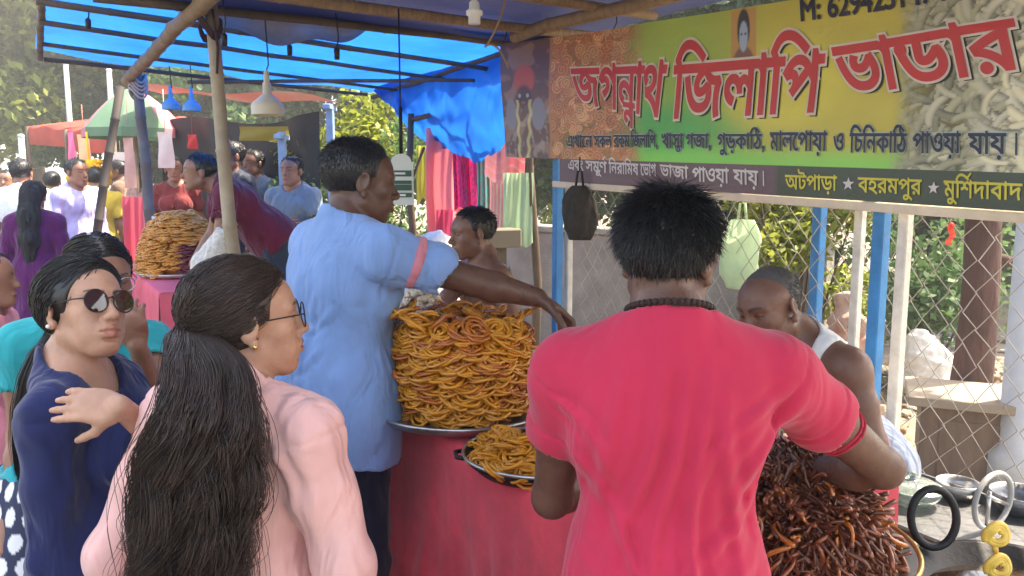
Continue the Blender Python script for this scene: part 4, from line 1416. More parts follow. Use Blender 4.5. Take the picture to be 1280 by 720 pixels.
# ---- jalebi
def jalebi_mesh(seed, r=0.046, tube=0.0044, low=False):
    rng = np.random.default_rng(seed)
    turns = rng.uniform(3.1, 4.1); n = 30 if low else 64
    t = np.linspace(0, 1, n)
    ang = t * turns * 2 * math.pi + rng.uniform(0, 6.28)
    rad = r * (0.28 + 0.72 * t ** .8) * (1 + 0.10 * np.sin(ang * 1.7 + seed) + 0.05 * np.sin(ang * 3.1))
    # last loop crosses the coil
    x = rad * np.cos(ang); y = rad * np.sin(ang); z = 0.004 * np.sin(ang * 2.3 + seed) + rng.normal(size=n) * 0.0006
    k = int(n * .86)
    x[k:] = x[k:] * np.linspace(1, -0.3, n - k); y[k:] = y[k:] * np.linspace(1, .2, n - k); z[k:] += np.linspace(0, tube * 1.6, n - k)
    tr = tube * (0.85 + 0.25 * np.sin(ang * 2.7 + seed * 2) ** 2)
    mb = MB(); mb.tube(np.stack([x, y, z], 1), tr, 5 if low else 7)
    return mb


JAL = mat('golden_jalebi', (0.80, 0.31, 0.030), 0.26, var=0.36, vscale=26, coat=0.6, sss=0.0, bump=0.25, bscale=160, transl=0.12, contrast=0.7)
JAL2 = mat('deep_orange_jalebi', (0.56, 0.155, 0.016), 0.24, var=0.42, vscale=26, coat=0.6, bump=0.25, bscale=160, transl=0.1, contrast=0.7)
JAL3 = mat('bright_orange_jalebi', (0.90, 0.33, 0.02), 0.28, var=0.3, vscale=26, coat=0.4, bump=0.2, bscale=160, transl=0.18, contrast=0.7)
JALM = []
for i in range(9):
    o = jalebi_mesh(100 + i).build('jalebi', [JAL, JAL2, JAL3][i % 3], None, True)
    JALM.append(o.data); bpy.data.objects.remove(o)


def put(meshes, name, loc, rot3, sc, label, cat, group, rng):
    o = bpy.data.objects.new(name, meshes[rng.integers(len(meshes))])
    Mx = Matrix(rot3.tolist()).to_4x4()
    o.matrix_world = Matrix.Translation(Vector(loc)) @ Mx @ Matrix.Diagonal((*([sc] * 3 if np.isscalar(sc) else sc), 1))
    COL.objects.link(o)
    return tag(o, label, cat, group)


rng = np.random.default_rng(12)
PILE = at(578, 540, 2.40); PILE[2] = 0
pc = PILE.copy()
# plate under the pile
trr = empty('steel_tray', (pc[0], pc[1], TZ + 0.022), 0, 'wide dull steel tray carrying the big pile of jalebi', 'tray')
mb = MB(); mb.lathe([(0.001, 0.004), (0.245, 0.004), (0.262, 0.022), (0.272, 0.020), (0.268, 0.012), (0.25, -0.004), (0.001, -0.004)], sides=48); mb.build('dish', STEELM, trr, True)
mb = MB(); mb.tube([(0.271 * math.cos(a_), 0.271 * math.sin(a_), 0.021) for a_ in np.linspace(0, 6.2832, 60)], 0.005, 6, False); mb.build('rim', STEELM, trr, True)
# white cloth or sheet between tray and table
base_z = TZ + 0.03
camdir = math.atan2(-pc[1], -pc[0])
count = 0
NL = 22; HP = 0.262
for L_ in range(NL):
    f = L_ / (NL - 1)
    Rr = 0.212 + 0.022 * math.sin(f * math.pi * .9) - (0.012 if L_ == 0 else 0)
    z_ = base_z + 0.008 + HP * f
    m_ = 11
    for i in range(m_):
        a_ = camdir + (i + 0.5 * (L_ % 2) - m_ / 2) / m_ * R(215) + rng.normal() * .05
        rr = Rr - 0.048 + rng.normal() * 0.006
        c = (pc[0] + rr * math.cos(a_), pc[1] + rr * math.sin(a_), z_ + rng.normal() * 0.003)
        tilt = R(rng.uniform(6, 44))
        A = rotz(a_) @ roty(tilt) @ rotx(rng.normal() * .18) @ rotz(rng.uniform(0, 6.28))
        put(JALM, 'jalebi', c, A, rng.uniform(0.9, 1.12), 'orange jalebi coil in the tall drum-shaped pile on the steel tray', 'jalebi', 'jalebi stacked in the big pile', rng)
        count += 1
for i in range(34):   # top layer
    r_ = 0.20 * math.sqrt(rng.random()); a_ = rng.uniform(0, 6.28)
    edge = r_ / .2
    hump = 0.012 * math.sin(a_ * 2 + 1) + (0.02 if math.cos(a_ - 2.6) > .5 else 0)
    c = (pc[0] + r_ * math.cos(a_), pc[1] + r_ * math.sin(a_), base_z + HP + 0.014 + hump + rng.uniform(0, .014))
    A = rotx(rng.normal() * .35) @ roty(rng.normal() * .35) @ rotz(rng.uniform(0, 6.28))
    put(JALM, 'jalebi', c, A, rng.uniform(0.85, 1.1), 'orange jalebi coil in the tall drum-shaped pile on the steel tray', 'jalebi', 'jalebi stacked in the big pile', rng)
# the hidden middle of the pile
mb = MB(); mb.lathe([(0.001, 0), (0.15, 0), (0.165, .1), (0.170, .25), (0.15, .25), (0.001, .257)], c=(pc[0], pc[1], base_z), sides=30)
tag(mb.build('jalebi_heap', mat('packed_jalebi', (0.30, 0.085, 0.012), 0.5, var=0.5, vscale=40, bump=1.0, bscale=70), None, True), 'packed inside of the tall jalebi pile', 'jalebi', kind='stuff')

# small tray of fresh jalebi
p2 = at(672, 573, 2.00)
zt2 = p2[2] - 0.01
tr2 = empty('dark_tray', (p2[0], p2[1], zt2), 0, 'dark shallow round pan of fresh bright orange jalebi in front of the big pile', 'tray')
mb = MB(); mb.lathe([(0.001, 0.0), (0.15, 0.0), (0.185, 0.028), (0.194, 0.030), (0.188, 0.018), (0.155, -0.012), (0.001, -0.012)], sides=40); mb.build('dish', SOOT, tr2, True)
mb = MB(); mb.tube([(0.193 * math.cos(a_), 0.193 * math.sin(a_), 0.031) for a_ in np.linspace(0, 6.2832, 50)], 0.0045, 6, False); mb.build('rim', STEELM, tr2, True)
mb = MB()
mb.tube([(-0.188, 0.03, 0.022), (-0.214, 0.01, 0.024), (-0.208, -0.03, 0.024), (-0.186, -0.035, 0.022)], 0.006, 6); mb.build('handle', SOOT, tr2, True)
stz = empty('wooden_block', (p2[0], p2[1], TZ + 0.006), 0.3, 'wooden block raising the dark pan above the red cloth', 'block')
mb = MB(); h_ = max(0.012, zt2 - 0.014 - (TZ + 0.006)); mb.box((0, 0, h_ / 2), (0.14, 0.14, h_), bev=.003); mb.build('block_body', WOOD, stz)
mb = MB(); mb.box((0, 0, 0.004), (0.17, 0.17, 0.006), bev=.002); mb.build('foot_board', WOOD, stz)
for i in range(95):
    r_ = 0.176 * math.sqrt(rng.random()); a_ = rng.uniform(0, 6.28)
    c = (p2[0] + r_ * math.cos(a_), p2[1] + r_ * math.sin(a_), zt2 + 0.018 + (0.055 * (1 - (r_ / .18) ** 2)) * rng.uniform(.2, 1.1))
    A = rotx(rng.normal() * .28) @ roty(rng.normal() * .28) @ rotz(rng.uniform(0, 6.28))
    put([JALM[2], JALM[5], JALM[8], JALM[0]], 'jalebi', c, A, rng.uniform(0.7, 0.95), 'bright orange fresh jalebi coil in the dark shallow pan', 'jalebi', 'fresh jalebi in the dark pan', rng)

# dark heap of jaggery sticks on a tray
def stick_mesh(seed):
    rg = np.random.default_rng(seed); n = 12; t = np.linspace(0, 1, n); L = 0.10
    pts = np.stack([L * (t - .5), 0.012 * np.sin(t * rg.uniform(4, 9) + rg.uniform(0, 6)), 0.010 * np.sin(t * rg.uniform(3, 8) + rg.uniform(0, 6))], 1)
    mb = MB(); mb.tube(pts, 0.0040 * (1 + .25 * np.sin(t * 9 + seed)), 6); return mb


GUR = mat('dark_jaggery_glaze', (0.15, 0.042, 0.018), 0.40, var=0.6, vscale=30, coat=0.12, spec=0.6)
GUR2 = mat('red_brown_glaze', (0.26, 0.066, 0.020), 0.32, var=0.5, vscale=30, coat=0.6)
GUR3 = mat('amber_glaze', (0.48, 0.14, 0.02), 0.2, var=0.4, vscale=30, coat=0.6)
GM = []
for i in range(9):
    o = stick_mesh(300 + i).build('jaggery_stick', [GUR, GUR2, GUR2, GUR, GUR3, GUR, GUR, GUR2, GUR3][i], None, True); GM.append(o.data); bpy.data.objects.remove(o)
p3 = at(976, 684, 1.69)
gz = p3[2]
t3 = empty('brass_tray', (p3[0], p3[1], gz), 0, 'round brass-rimmed tray under the dark heap of jaggery sticks', 'tray')
mb = MB(); mb.lathe([(0.001, 0.0), (0.23, 0.0), (0.270, 0.024), (0.279, 0.022), (0.25, -0.008), (0.001, -0.008)], sides=44); mb.build('dish', STEELM, t3, True)
mb = MB(); mb.tube([(0.278 * math.cos(a_), 0.278 * math.sin(a_), 0.023) for a_ in np.linspace(0, 6.2832, 60)], 0.006, 6, False); mb.build('rim', mat('brass', (0.75, 0.48, 0.14), 0.3, metal=0.9), t3, True)
s3 = empty('wooden_crate', (p3[0], p3[1], TZ + 0.006), math.atan2(UX[1], UX[0]), 'low wooden crate under the tray of jaggery sticks', 'crate')
mb = MB(); hc_ = max(0.02, gz - 0.012 - TZ - .006)
mb.box((0, 0, hc_ / 2), (0.26, 0.26, hc_), bev=0.003); mb.build('crate_body', WOOD, s3)
cdir = math.atan2(-p3[1], -p3[0])
def heap_r(f): return 0.222 * (1 - 0.58 * f ** 1.5)
HG = 0.178
n_ind = 300
for i in range(n_ind):
    f = rng.random() ** 0.9
    a_ = cdir + rng.uniform(-1.75, 1.75)
    r_ = heap_r(f) + rng.normal() * .006
    c = np.array([p3[0] + r_ * math.cos(a_), p3[1] + r_ * math.sin(a_), gz + 0.02 + HG * f])
    steep = R(rng.normal(50, 16)) if f < .45 else R(rng.normal(22, 22))
    A = rotz(a_ + rng.normal() * .45) @ roty(steep) @ rotx(rng.uniform(0, 6.28))
    put(GM, 'jaggery_stick', c, A, rng.uniform(.8, 1.25), 'glossy dark brown jaggery coated stick in the heap on the brass-rimmed tray', 'sweet', 'jaggery sticks in the dark heap', rng)
# the rest of the heap as one body of sticks
P = []
for i in range(5200):
    f = rng.random() ** .85; a_ = rng.uniform(0, 6.28); r_ = heap_r(f) * rng.uniform(.80, .98)
    if f > .93: r_ = heap_r(f) * math.sqrt(rng.random())
    c = np.array([p3[0] + r_ * math.cos(a_), p3[1] + r_ * math.sin(a_), gz + 0.02 + HG * f])
    steep = R(rng.normal(50, 16)) if f < .45 else R(rng.normal(22, 22))
    A = rotz(a_ + rng.normal() * .6) @ roty(steep)
    t = np.linspace(-.5, .5, 7)
    q = np.stack([.10 * t, .012 * np.sin(t * 7 + i), .010 * np.sin(t * 6 + 2 * i)], 1)
    P.append(c + q @ A.T)
V, Q = strands(np.array(P), 0.0036, 4)
tag(mesh_obj('jaggery_sticks', V, Q, GUR, None, True), 'mass of dark jaggery sticks making up the heap', 'sweet', kind='stuff')
mb = MB(); mb.lathe([(0.001, 0)] + [(heap_r(f) * .86, 0.01 + HG * f) for f in np.linspace(0, .97, 10)] + [(0.001, HG * .98)], c=(p3[0], p3[1], gz), sides=30)
tag(mb.build('jaggery_core', GUR, None, True), 'packed inside of the dark heap', 'sweet', kind='stuff')
# a few bright jalebi on the right flank of the dark heap
for i in range(16):
    a_ = rng.uniform(-0.75, -0.1); f = rng.uniform(0.0, .5)
    r_ = heap_r(f) + 0.002
    c = (p3[0] + r_ * math.cos(a_), p3[1] + r_ * math.sin(a_), gz + .02 + HG * f * .55)
    A = rotz(a_) @ roty(R(65)) @ rotz(rng.uniform(0, 6.28))
    put([JALM[2], JALM[5]], 'jalebi', c, A, rng.uniform(.55, .75), 'small orange jalebi leaning on the right flank of the dark heap', 'jalebi', 'jalebi leaning on the dark heap', rng)

# far pile on the pink cloth
pf = at(226, 332, 5.75); zf = 0.985
tff = empty('wide_tray', (pf[0], pf[1], zf + .012), 0, 'wide tray carrying the far heap of jalebi', 'tray')
mb = MB(); mb.lathe([(0.001, 0.0), (0.26, 0.0), (0.29, 0.02), (0.30, 0.018), (0.27, -0.01), (0.001, -0.01)], sides=36); mb.build('dish', STEELM, tff, True)
mb = MB(); mb.tube([(0.298 * math.cos(a_), 0.298 * math.sin(a_), 0.019) for a_ in np.linspace(0, 6.2832, 40)], 0.006, 6, False); mb.build('rim', STEELM, tff, True)
lowm = [jalebi_mesh(500 + i, low=True) for i in range(4)]
MBF = MB(); MBG = MB()
fcam = math.atan2(-pf[1], -pf[0])
for i in range(900):
    f = rng.random() ** .8; a_ = rng.uniform(0, 6.28); r_ = 0.27 * (1 - .55 * f ** 2.2)
    if f > .9: r_ *= math.sqrt(rng.random())
    c = np.array([pf[0] + r_ * math.cos(a_), pf[1] + r_ * math.sin(a_), zf + .03 + .42 * f])
    A = rotz(a_) @ roty(R(rng.uniform(5, 40))) @ rotz(rng.uniform(0, 6.28))
    da = (a_ - fcam + math.pi) % (2 * math.pi) - math.pi
    tgt_ = MBG if (0.0 < da < 1.2 and f < .5) else MBF
    b_ = lowm[i % 4]
    tgt_.add(b_.v[0] @ A.T * 1.0 + c, b_.f)
tag(MBF.build('jalebi_heap', JAL, None, True), 'golden heap of jalebi on the far stall table', 'jalebi', kind='stuff')
tag(MBG.build('sweet_heap', mat('purple_brown_sweets', (0.22, 0.045, 0.05), .4, var=.4, vscale=30), None, True), 'reddish purple sweets at the front of the far heap', 'sweet', kind='stuff')
mb = MB(); mb.lathe([(0.001, 0)] + [(.24 * (1 - .55 * f ** 2.2), .42 * f) for f in np.linspace(0, 1, 8)] + [(0.001, .425)], c=(pf[0], pf[1], zf + .025), sides=24)
tag(mb.build('heap_core', JAL2, None, True), 'packed inside of the far heap', 'jalebi', kind='stuff')

# white puffed sweets behind the big pile
pw = at(528, 388, 2.95)
tw = empty('puffed_rice_tray', (pw[0], pw[1], TZ + .012), 0, 'tray of white puffed sweets behind the big jalebi pile', 'tray')
hw = max(pw[2] - TZ - .02, 0.1)
mb = MB(); mb.lathe([(0.001, 0), (0.15, 0), (0.2, 0.03), (0.205, 0.03), (0.16, -.008), (0.001, -.008)], sides=30); mb.build('dish', STEELM, tw, True)
mb = MB()
for i in range(900):
    f = rng.random(); r_ = .19 * (1 - f ** 1.6 * .75) * (rng.random() ** .25); a_ = rng.uniform(0, 6.28)
    mb.sphere((r_ * math.cos(a_), r_ * math.sin(a_), .02 + (hw + .06) * f), (.012 * rng.uniform(.7, 1.3), .012, .009), 6, 4)
o = mb.build('puffed_sweets', mat('cream_puffs', (0.72, 0.60, 0.45), .8, var=.2, vscale=30), tw, True); o['kind'] = 'stuff'

# ---- stove corner at the lower right
# aluminium counter
ca = empty('metal_counter', S(3.3, 0.26, 0), math.atan2(UX[1], UX[0]), 'dull aluminium topped counter beside the fryer', 'counter')
mb = MB(); mb.box((0, 0, 0.705), (1.3, 0.36, 0.03), bev=0.006); mb.build('countertop', ALUM, ca)
mb = MB(); mb.box((0, 0.176, 0.733), (1.3, 0.008, 0.03)); mb.build('raised_edge', ALUM, ca)
for sx in (-.6, .6):
    for sy in (-.14, .14):
        mb = MB(); mb.box((sx, sy, 0.345), (.04, .04, .69)); mb.build('leg', STEELM, ca)
# karahi
kc = at(1283, 738, 1.58); kz = kc[2]
kk = empty('karahi', (kc[0], kc[1], kz), R(0), 'large sooty black karahi of frying oil with round ring handles', 'pan')
Rk = 0.225
mb = MB(); mb.lathe([(0.001, -0.115), (0.10, -0.10), (0.165, -0.06), (Rk, 0.0), (Rk + .008, 0.004), (Rk + .006, -0.006), (0.172, -0.068), (0.105, -0.109), (0.001, -0.122)], sides=56); mb.build('bowl', SOOT, kk, True)
mb = MB(); mb.lathe([(0.001, -0.035), (0.186, -0.035)], sides=48); mb.build('oil', mat('dark_frying_oil', (0.03, 0.014, 0.004), 0.05, spec=0.6, coat=.5), kk, True)
for sgn, nm in ((-1, 'handle'), (1, 'handle')):
    hc0 = np.array([sgn * (Rk - 0.025) if sgn > 0 else -0.095, 0.20 if sgn < 0 else 0.02, 0.072])
    hx = np.array([0.053, 0, 0]) if sgn < 0 else np.array([0.0, .055, 0])
    mb = MB(); mb.tube([hc0 + hx * math.cos(a_) + np.array([0, 0.012 * math.sin(a_), 0.066 * math.sin(a_)]) for a_ in np.linspace(0, 6.2832, 34)], 0.0095, 8, False); mb.build(nm, SOOT, kk, True)
# stove
st = empty('brick_stove', (kc[0], kc[1], 0), 0.2, 'round clay stove under the black karahi', 'stove')
mb = MB(); mb.lathe([(0.001, 0), (0.24, 0), (0.235, kz - .13), (0.21, kz - .11), (0.15, kz - .11), (0.15, kz - .3), (0.001, kz - .3)], sides=36); mb.build('stove_body', mat('sooty_clay', (0.10, 0.075, 0.06), .95, var=.4, bump=.4), st, True)
mb = MB(); mb.box((0, -0.235, .25), (.16, .03, .14), bev=.01); mb.build('fire_door', SOOT, st)
# rings of batter frying, standing up in the oil
YEL = mat('pale_yellow_batter', (0.85, 0.56, 0.10), 0.45, var=.12, vscale=40, sss=.1)
yb = MB()
for j, (px_, py_) in enumerate(((1246, 668), (1248, 708))):
    c = at(px_, py_, 1.60)
    sp = empty('batter_coil', c, 0, ['upper pale yellow batter coil over the karahi', 'lower pale yellow batter coil in the karahi'][j], 'sweet', 'batter coils at the karahi')
    rg = np.random.default_rng(j); t = np.linspace(0, 1, 60); ang = t * 2 * math.pi * 2.6
    rr = 0.026 * (.42 + .58 * t)
    mb = MB(); mb.tube(np.stack([rr * np.cos(ang), 0.004 * np.sin(ang * 2), rr * np.sin(ang)], 1), 0.0065, 8); mb.build('coil', YEL, sp, True)
    mb = MB(); mb.tube([(0.0, 0.002, -.026), (0.003, 0.004, -.040)], 0.006, 8); mb.build('tail', YEL, sp, True)
# glass bowls and lids between the heap and the karahi
GLASSY = mat('greenish_glass', (0.75, 0.85, 0.80), 0.08); GLASSY.node_tree.nodes['Principled BSDF'].inputs['Transmission Weight'].default_value = 0.85
def bowl(px, py, Y, r, h, m, label, name='bowl', lid=True):
    z0 = 0.7215; d_ = ray(px, py); c = np.array([0, 0, CAM_H]) + d_ * ((z0 - CAM_H) / d_[2])
    z0 += 0.0
    o = empty(name, (c[0], c[1], z0), 0, label, 'bowl')
    mb = MB(); mb.lathe([(0.001, 0.0), (r * .6, 0.0), (r * .95, h * .6), (r, h), (r * .95, h), (r * .88, h * .6), (r * .55, 0.006), (0.001, 0.006)], sides=30); mb.build('vessel', m, o, True)
    if lid:
        mb = MB(); mb.lathe([(r * 1.03, h), (r * .8, h + .012), (r * .25, h + .022), (r * .12, h + .026), (r * .16, h + .04), (0.001, h + .045)], sides=30); mb.build('lid', m, o, True)
    return o
bowl(1138, 628, 1.95, 0.085, 0.05, GLASSY, 'clear glass bowl with a lid beside the vendor\'s elbow')
bowl(1196, 622, 2.1, 0.06, 0.05, STEELM, 'small open steel bowl between the glass bowl and the white hoop', lid=False)
# bicycle wheel ring and pot behind
c = at(1243, 606, 2.05); c[2] = 0.7215 + 0.083
wr_ = empty('white_ring', c, 0.5, 'white plastic hoop with a cross bar leaning behind the karahi', 'hoop')
mb = MB(); mb.tube([(0.082 * math.cos(a_), 0, 0.075 * math.sin(a_)) for a_ in np.linspace(0, 6.2832, 44)], 0.0075, 8, False); mb.build('rim', mat('off_white_plastic', (0.36, 0.35, 0.33), .6, var=.2), wr_, True)
mb = MB(); mb.tube([(-0.03, 0, 0.02), (0.08, 0, -.03)], 0.006, 6); mb.tube([(-.02, 0, -.07), (-.02, 0, .03)], 0.006, 6); mb.build('bar', STEELM, wr_, True)
c2 = at(1262, 640, 2.18)
bowl(1274, 640, 2.1, 0.08, 0.06, ALUM, 'aluminium pot behind the white hoop', lid=False)

# ---- wooden box table on the ground behind the fence
b = at(1196, 600, 4.25)
bx = empty('wooden_stand', (b[0], b[1], 0), R(-24), 'old brown wooden box stand with a pale top behind the fence', 'stand')
hz = at(1196, 500, 4.25)[2]
BOXW = mat('dark_brown_ply', (0.16, 0.105, 0.075), 0.75, var=.25, vscale=5, stretch=(4, 4, 1), bump=.2)
BOXT = mat('sun_bleached_board', (0.27, 0.215, 0.16), 0.75, var=.18, vscale=6, bump=.2)
mb = MB(); mb.box((0, 0, (hz) / 2), (0.42, 0.36, hz), bev=.004); mb.build('box_body', BOXW, bx)
mb = MB(); mb.box((0, 0, hz + .0265), (0.56, 0.50, 0.05), bev=.004); mb.build('top_board', BOXT, bx)
mb = MB(); mb.box((0.03, -.1835, hz * .48), (.30, .006, hz * .72), bev=.002); mb.build('front_panel', BOXW, bx)

# ---- hanging things
WIREB = mat('black_flex', (0.012, 0.012, 0.014), 0.5)
def bell_lamp(px, py, Y, r, m, label, ztop=2.52, group=None):
    c = at(px, py, Y)
    o = empty('pendant_lamp', c, 0, label, 'lamp', group)
    k = r
    mb = MB(); mb.lathe([(1.0 * k, 0), (1.0 * k, .55 * k), (.93 * k, .72 * k), (.38 * k, 1.2 * k), (.26 * k, 1.3 * k), (.26 * k, 1.9 * k), (.19 * k, 2.0 * k), (.16 * k, 2.6 * k), (.05 * k, 2.75 * k), (.001, 2.75 * k)], sides=30)
    mb.lathe([(.97 * k, 0), (.97 * k, .53 * k), (.9 * k, .7 * k), (.3 * k, 1.18 * k), (.001, 1.18 * k)], sides=30)
    mb.build('shade', m, o, True)
    mb = MB(); mb.sphere((0, 0, .55 * k), (.28 * k, .28 * k, .4 * k), 12, 8); mb.build('bulb', mat('opal_glass', (.8, .8, .78), .3), o, True)
    mb = MB(); mb.tube([(0, 0, 2.7 * k), (.012, 0, (ztop - c[2]) * .5), (0, 0.01, ztop - c[2])], 0.004, 5); mb.build('cord', WIREB, o)
    return o
bell_lamp(335, 144, 4.3, 0.085, mat('cream_plastic', (0.70, 0.63, 0.47), .5), 'cream bell-shaped lamp hanging on a thin cord in the middle of the bright tarpaulin')
LB = mat('light_blue_plastic', (0.16, 0.45, 0.72), .45, transl=.2)
bell_lamp(214, 137, 6.4, 0.068, LB, 'left one of two small light blue lamps under the far tarpaulin', 2.55)
bell_lamp(240, 139, 6.3, 0.068, LB, 'right one of two small light blue lamps, next to the bamboo post', 2.55)
# bulb holder with tangled wire
c = at(593, 30, 3.0)
o = empty('bulb_holder', c, 0, 'white bulb holder hanging with tangled brown wires under the dark tarpaulin', 'bulb holder')
WP = mat('white_bakelite', (0.72, 0.72, 0.68), .4)
mb = MB(); mb.lathe([(0.001, 0), (.022, 0), (.022, .028), (.030, .032), (.030, .046), (.020, .052), (.018, .075), (.008, .085), (.001, .085)], sides=20); mb.build('holder_body', WP, o, True)
mb = MB(); mb.tube([(0, 0, .08), (0.0, 0, .14), (0.02, 0.02, 2.5 - c[2])], .003, 5)
t = np.linspace(0, 1, 30)
mb.tube(np.stack([.05 + .06 * np.sin(t * 7) * (1 - t * .4) + .05 * t, .02 * np.cos(t * 6), .16 - .34 * t + .05 * np.sin(t * 9)], 1), .004, 5)
mb.build('wire', mat('brown_flex', (.25, .15, .08), .6), o, True)
# hanging white board with green bars
c = at(502, 225, 3.9)
o = empty('hanging_board', c, R(6), 'white panel with dark green bars hanging on a black rod', 'panel')
wv, hv = 0.115, 0.24
mb = MB(); prof = [(-.5 * wv, -.5 * hv), (.5 * wv, -.5 * hv), (.5 * wv, .36 * hv)] + [(.42 * wv * math.cos(a_), .36 * hv + .16 * hv * math.sin(a_)) for a_ in np.linspace(0, math.pi, 12)] + [(-.5 * wv, .36 * hv)]
nv = len(prof); V = [(x, -.012, z) for x, z in prof] + [(x, .012, z) for x, z in prof]
mb.add(V, [tuple(range(nv)), tuple(range(2 * nv - 1, nv - 1, -1))] + [(i, nv + i, nv + (i + 1) % nv, (i + 1) % nv) for i in range(nv)])
mb.build('board', mat('pale_grey_plastic', (.62, .66, .62), .5), o)
GRN = mat('dark_green_print', (0.03, 0.09, 0.06), .5)
for zz, hh in ((.13, .12), (-.045, .07), (-.15, .12), (-.30, .09)):
    mb = MB(); mb.box((0, -.0145, zz * hv), (wv * .84, .003, hh * hv)); mb.build('bar', GRN, o)
for zz in (.13, -.30):
    mb = MB(); mb.box((-.01, -.0170, zz * hv), (wv * .5, .0015, .04 * hv)); mb.build('pale_mark', WP, o)
mb = MB(); mb.tube([(0, 0, .52 * hv), (0, 0, .52 * hv + .22)], .009, 8); mb.tube([(0, 0, .52 * hv + .22), (0, 0.0, 2.46 - c[2])], .0045, 6); mb.build('rod', WIREB, o, True)
# dangling hooks and strings
for i, (px_, py_, Y_, L_) in enumerate(((421, 62, 4.3, .20), (280, 44, 3.9, .16), (110, 25, 4.6, .16), (362, 58, 4.6, .15))):
    c = at(px_, py_, Y_)
    oo = empty('dangling_rope', c, 0, ['black cord end with a plug under the bright tarpaulin', 'dark rope end hanging beside the bamboo post', 'dark string hanging at the left edge of the bright tarpaulin', 'short black string left of the cord with a plug'][i], 'cord')
    mb = MB(); mb.tube([(0, 0, 2.52 - c[2]), (.01, 0, .06), (0, 0, 0)], .004, 5); mb.build('string', WIREB, oo)
    mb = MB(); mb.lathe([(.001, -.05), (.014, -.05), (.016, 0), (.006, .012), (.001, .012)], sides=10); mb.build('plug', WIREB, oo, True)


# ---- hanging bags
def hanging_bag(px, py, Y, w, h, m, label, name='hanging_bag', seed=0, depth=.45, hookz=None, gathered=.3):
    c = at(px, py, Y)
    o = empty(name, c, R(-25), label, 'bag')
    nz, na = 26, 30; rows = []
    for i in range(nz):
        t = i / (nz - 1); z = h * (.5 - t)
        r_ = w / 2 * (gathered + (1 - gathered) * min(1, t * 3.0) ** .7) * (1 - .35 * max(0, t - .8) / .2)
        row = []
        for j in range(na + 1):
            a_ = 2 * math.pi * j / na
            q = 1 + .13 * math.sin(a_ * 3 + seed + t * 4) + .08 * math.sin(a_ * 7 + 6 * t + seed) + .05 * math.sin(a_ * 11 - 9 * t)
            row.append((r_ * q * math.cos(a_), depth * r_ * q * math.sin(a_), z))
        rows.append(row)
    rows.append([(0.0, 0, -h * .5)] * (na + 1))
    mb = MB(); mb.grid(np.array(rows)); mb.build('bag_body', m, o, True)
    mb = MB(); mb.tube([(-w * .12, 0, h * .48), (-.01, 0, h * .5 + .07), (.01, 0, h * .5 + .07), (w * .12, 0, h * .48)], .006, 6); mb.tube([(0, 0, h * .5 + .07), (0, 0, h * .5 + .14)], .004, 5); mb.build('handle', m, o, True)
    return o


hanging_bag(926, 318, 3.45, 0.155, 0.30, mat('pale_green_polythene', (0.60, 0.72, 0.52), .35, transl=.45, var=.15, vscale=9), 'pale green polythene bag hanging on the fence beside the head of the man in red', seed=2, gathered=.55)
hanging_bag(724, 266, 4.0, 0.165, 0.27, mat('dark_brown_netting', (0.035, 0.026, 0.018), .8, var=.4, vscale=30, bump=.6, bscale=60), 'dark brown bag hanging beside the blue post under the banner', seed=4, gathered=.4)
# red ribbon on the fence
c = at(1189, 288, 2.5)
o = empty('red_ribbon', c, 0, 'red ribbon knotted on the fence wire', 'ribbon')
RIB = mat('red_ribbon', (0.75, 0.10, 0.07), .7, transl=.25)
mb = MB(); mb.grid(np.array([[(.010 * q + .006 * math.sin(t * 6), .004 * math.sin(9 * t), -.035 * t * 1.3) for q in (-1, 1)] for t in np.linspace(-.4, 1, 10)])); mb.build('tail', RIB, o, True)
mb = MB(); mb.sphere((0, 0, .015), (.009, .008, .010), 8, 6); mb.build('knot', RIB, o, True)

# ---- hanging cloths behind the banner's left end
def hang_cloth(px0, px1, pt, pb_, Y, label, colfn, folds=5, amp=.05, seed=0, rough=.85, transl=.25):
    a = at(px0, pt, Y); b = at(px1, pt, Y); zb = at((px0 + px1) / 2, pb_, Y)[2]
    o_c = (a + b) / 2
    nu, nv = 60, 44; P = np.zeros((nu, nv, 3)); C = []
    for i in range(nu):
        s = i / (nu - 1)
        for j in range(nv):
            t = j / (nv - 1)
            p = a + (b - a) * (s + .03 * math.sin(5 * t + seed) * (1 if 0 < s < 1 else .5)); p[2] = a[2] + (zb - a[2]) * t - .03 * math.sin(s * 9 + seed) * t
            p = p + np.array([0.1, -1, 0]) * amp * (math.sin(s * folds * 6.28 + seed + .6 * math.sin(3 * t)) * (.4 + .6 * t) + .4 * math.sin(s * folds * 15 + t))
            P[i, j] = p - o_c
            C.append(colfn(s, t))
    mb = MB(); mb.grid(P)
    m = attr_mat('dyed_cloth', 'dye', rough, bump=.3, bscale=200, transl=transl)
    o = mb.build('hanging_cloth', m, None, True, loc=o_c)
    set_color(o, 'dye', np.array(C)); tag(o, label, 'cloth', 'cloths hanging behind the banner')
    return o


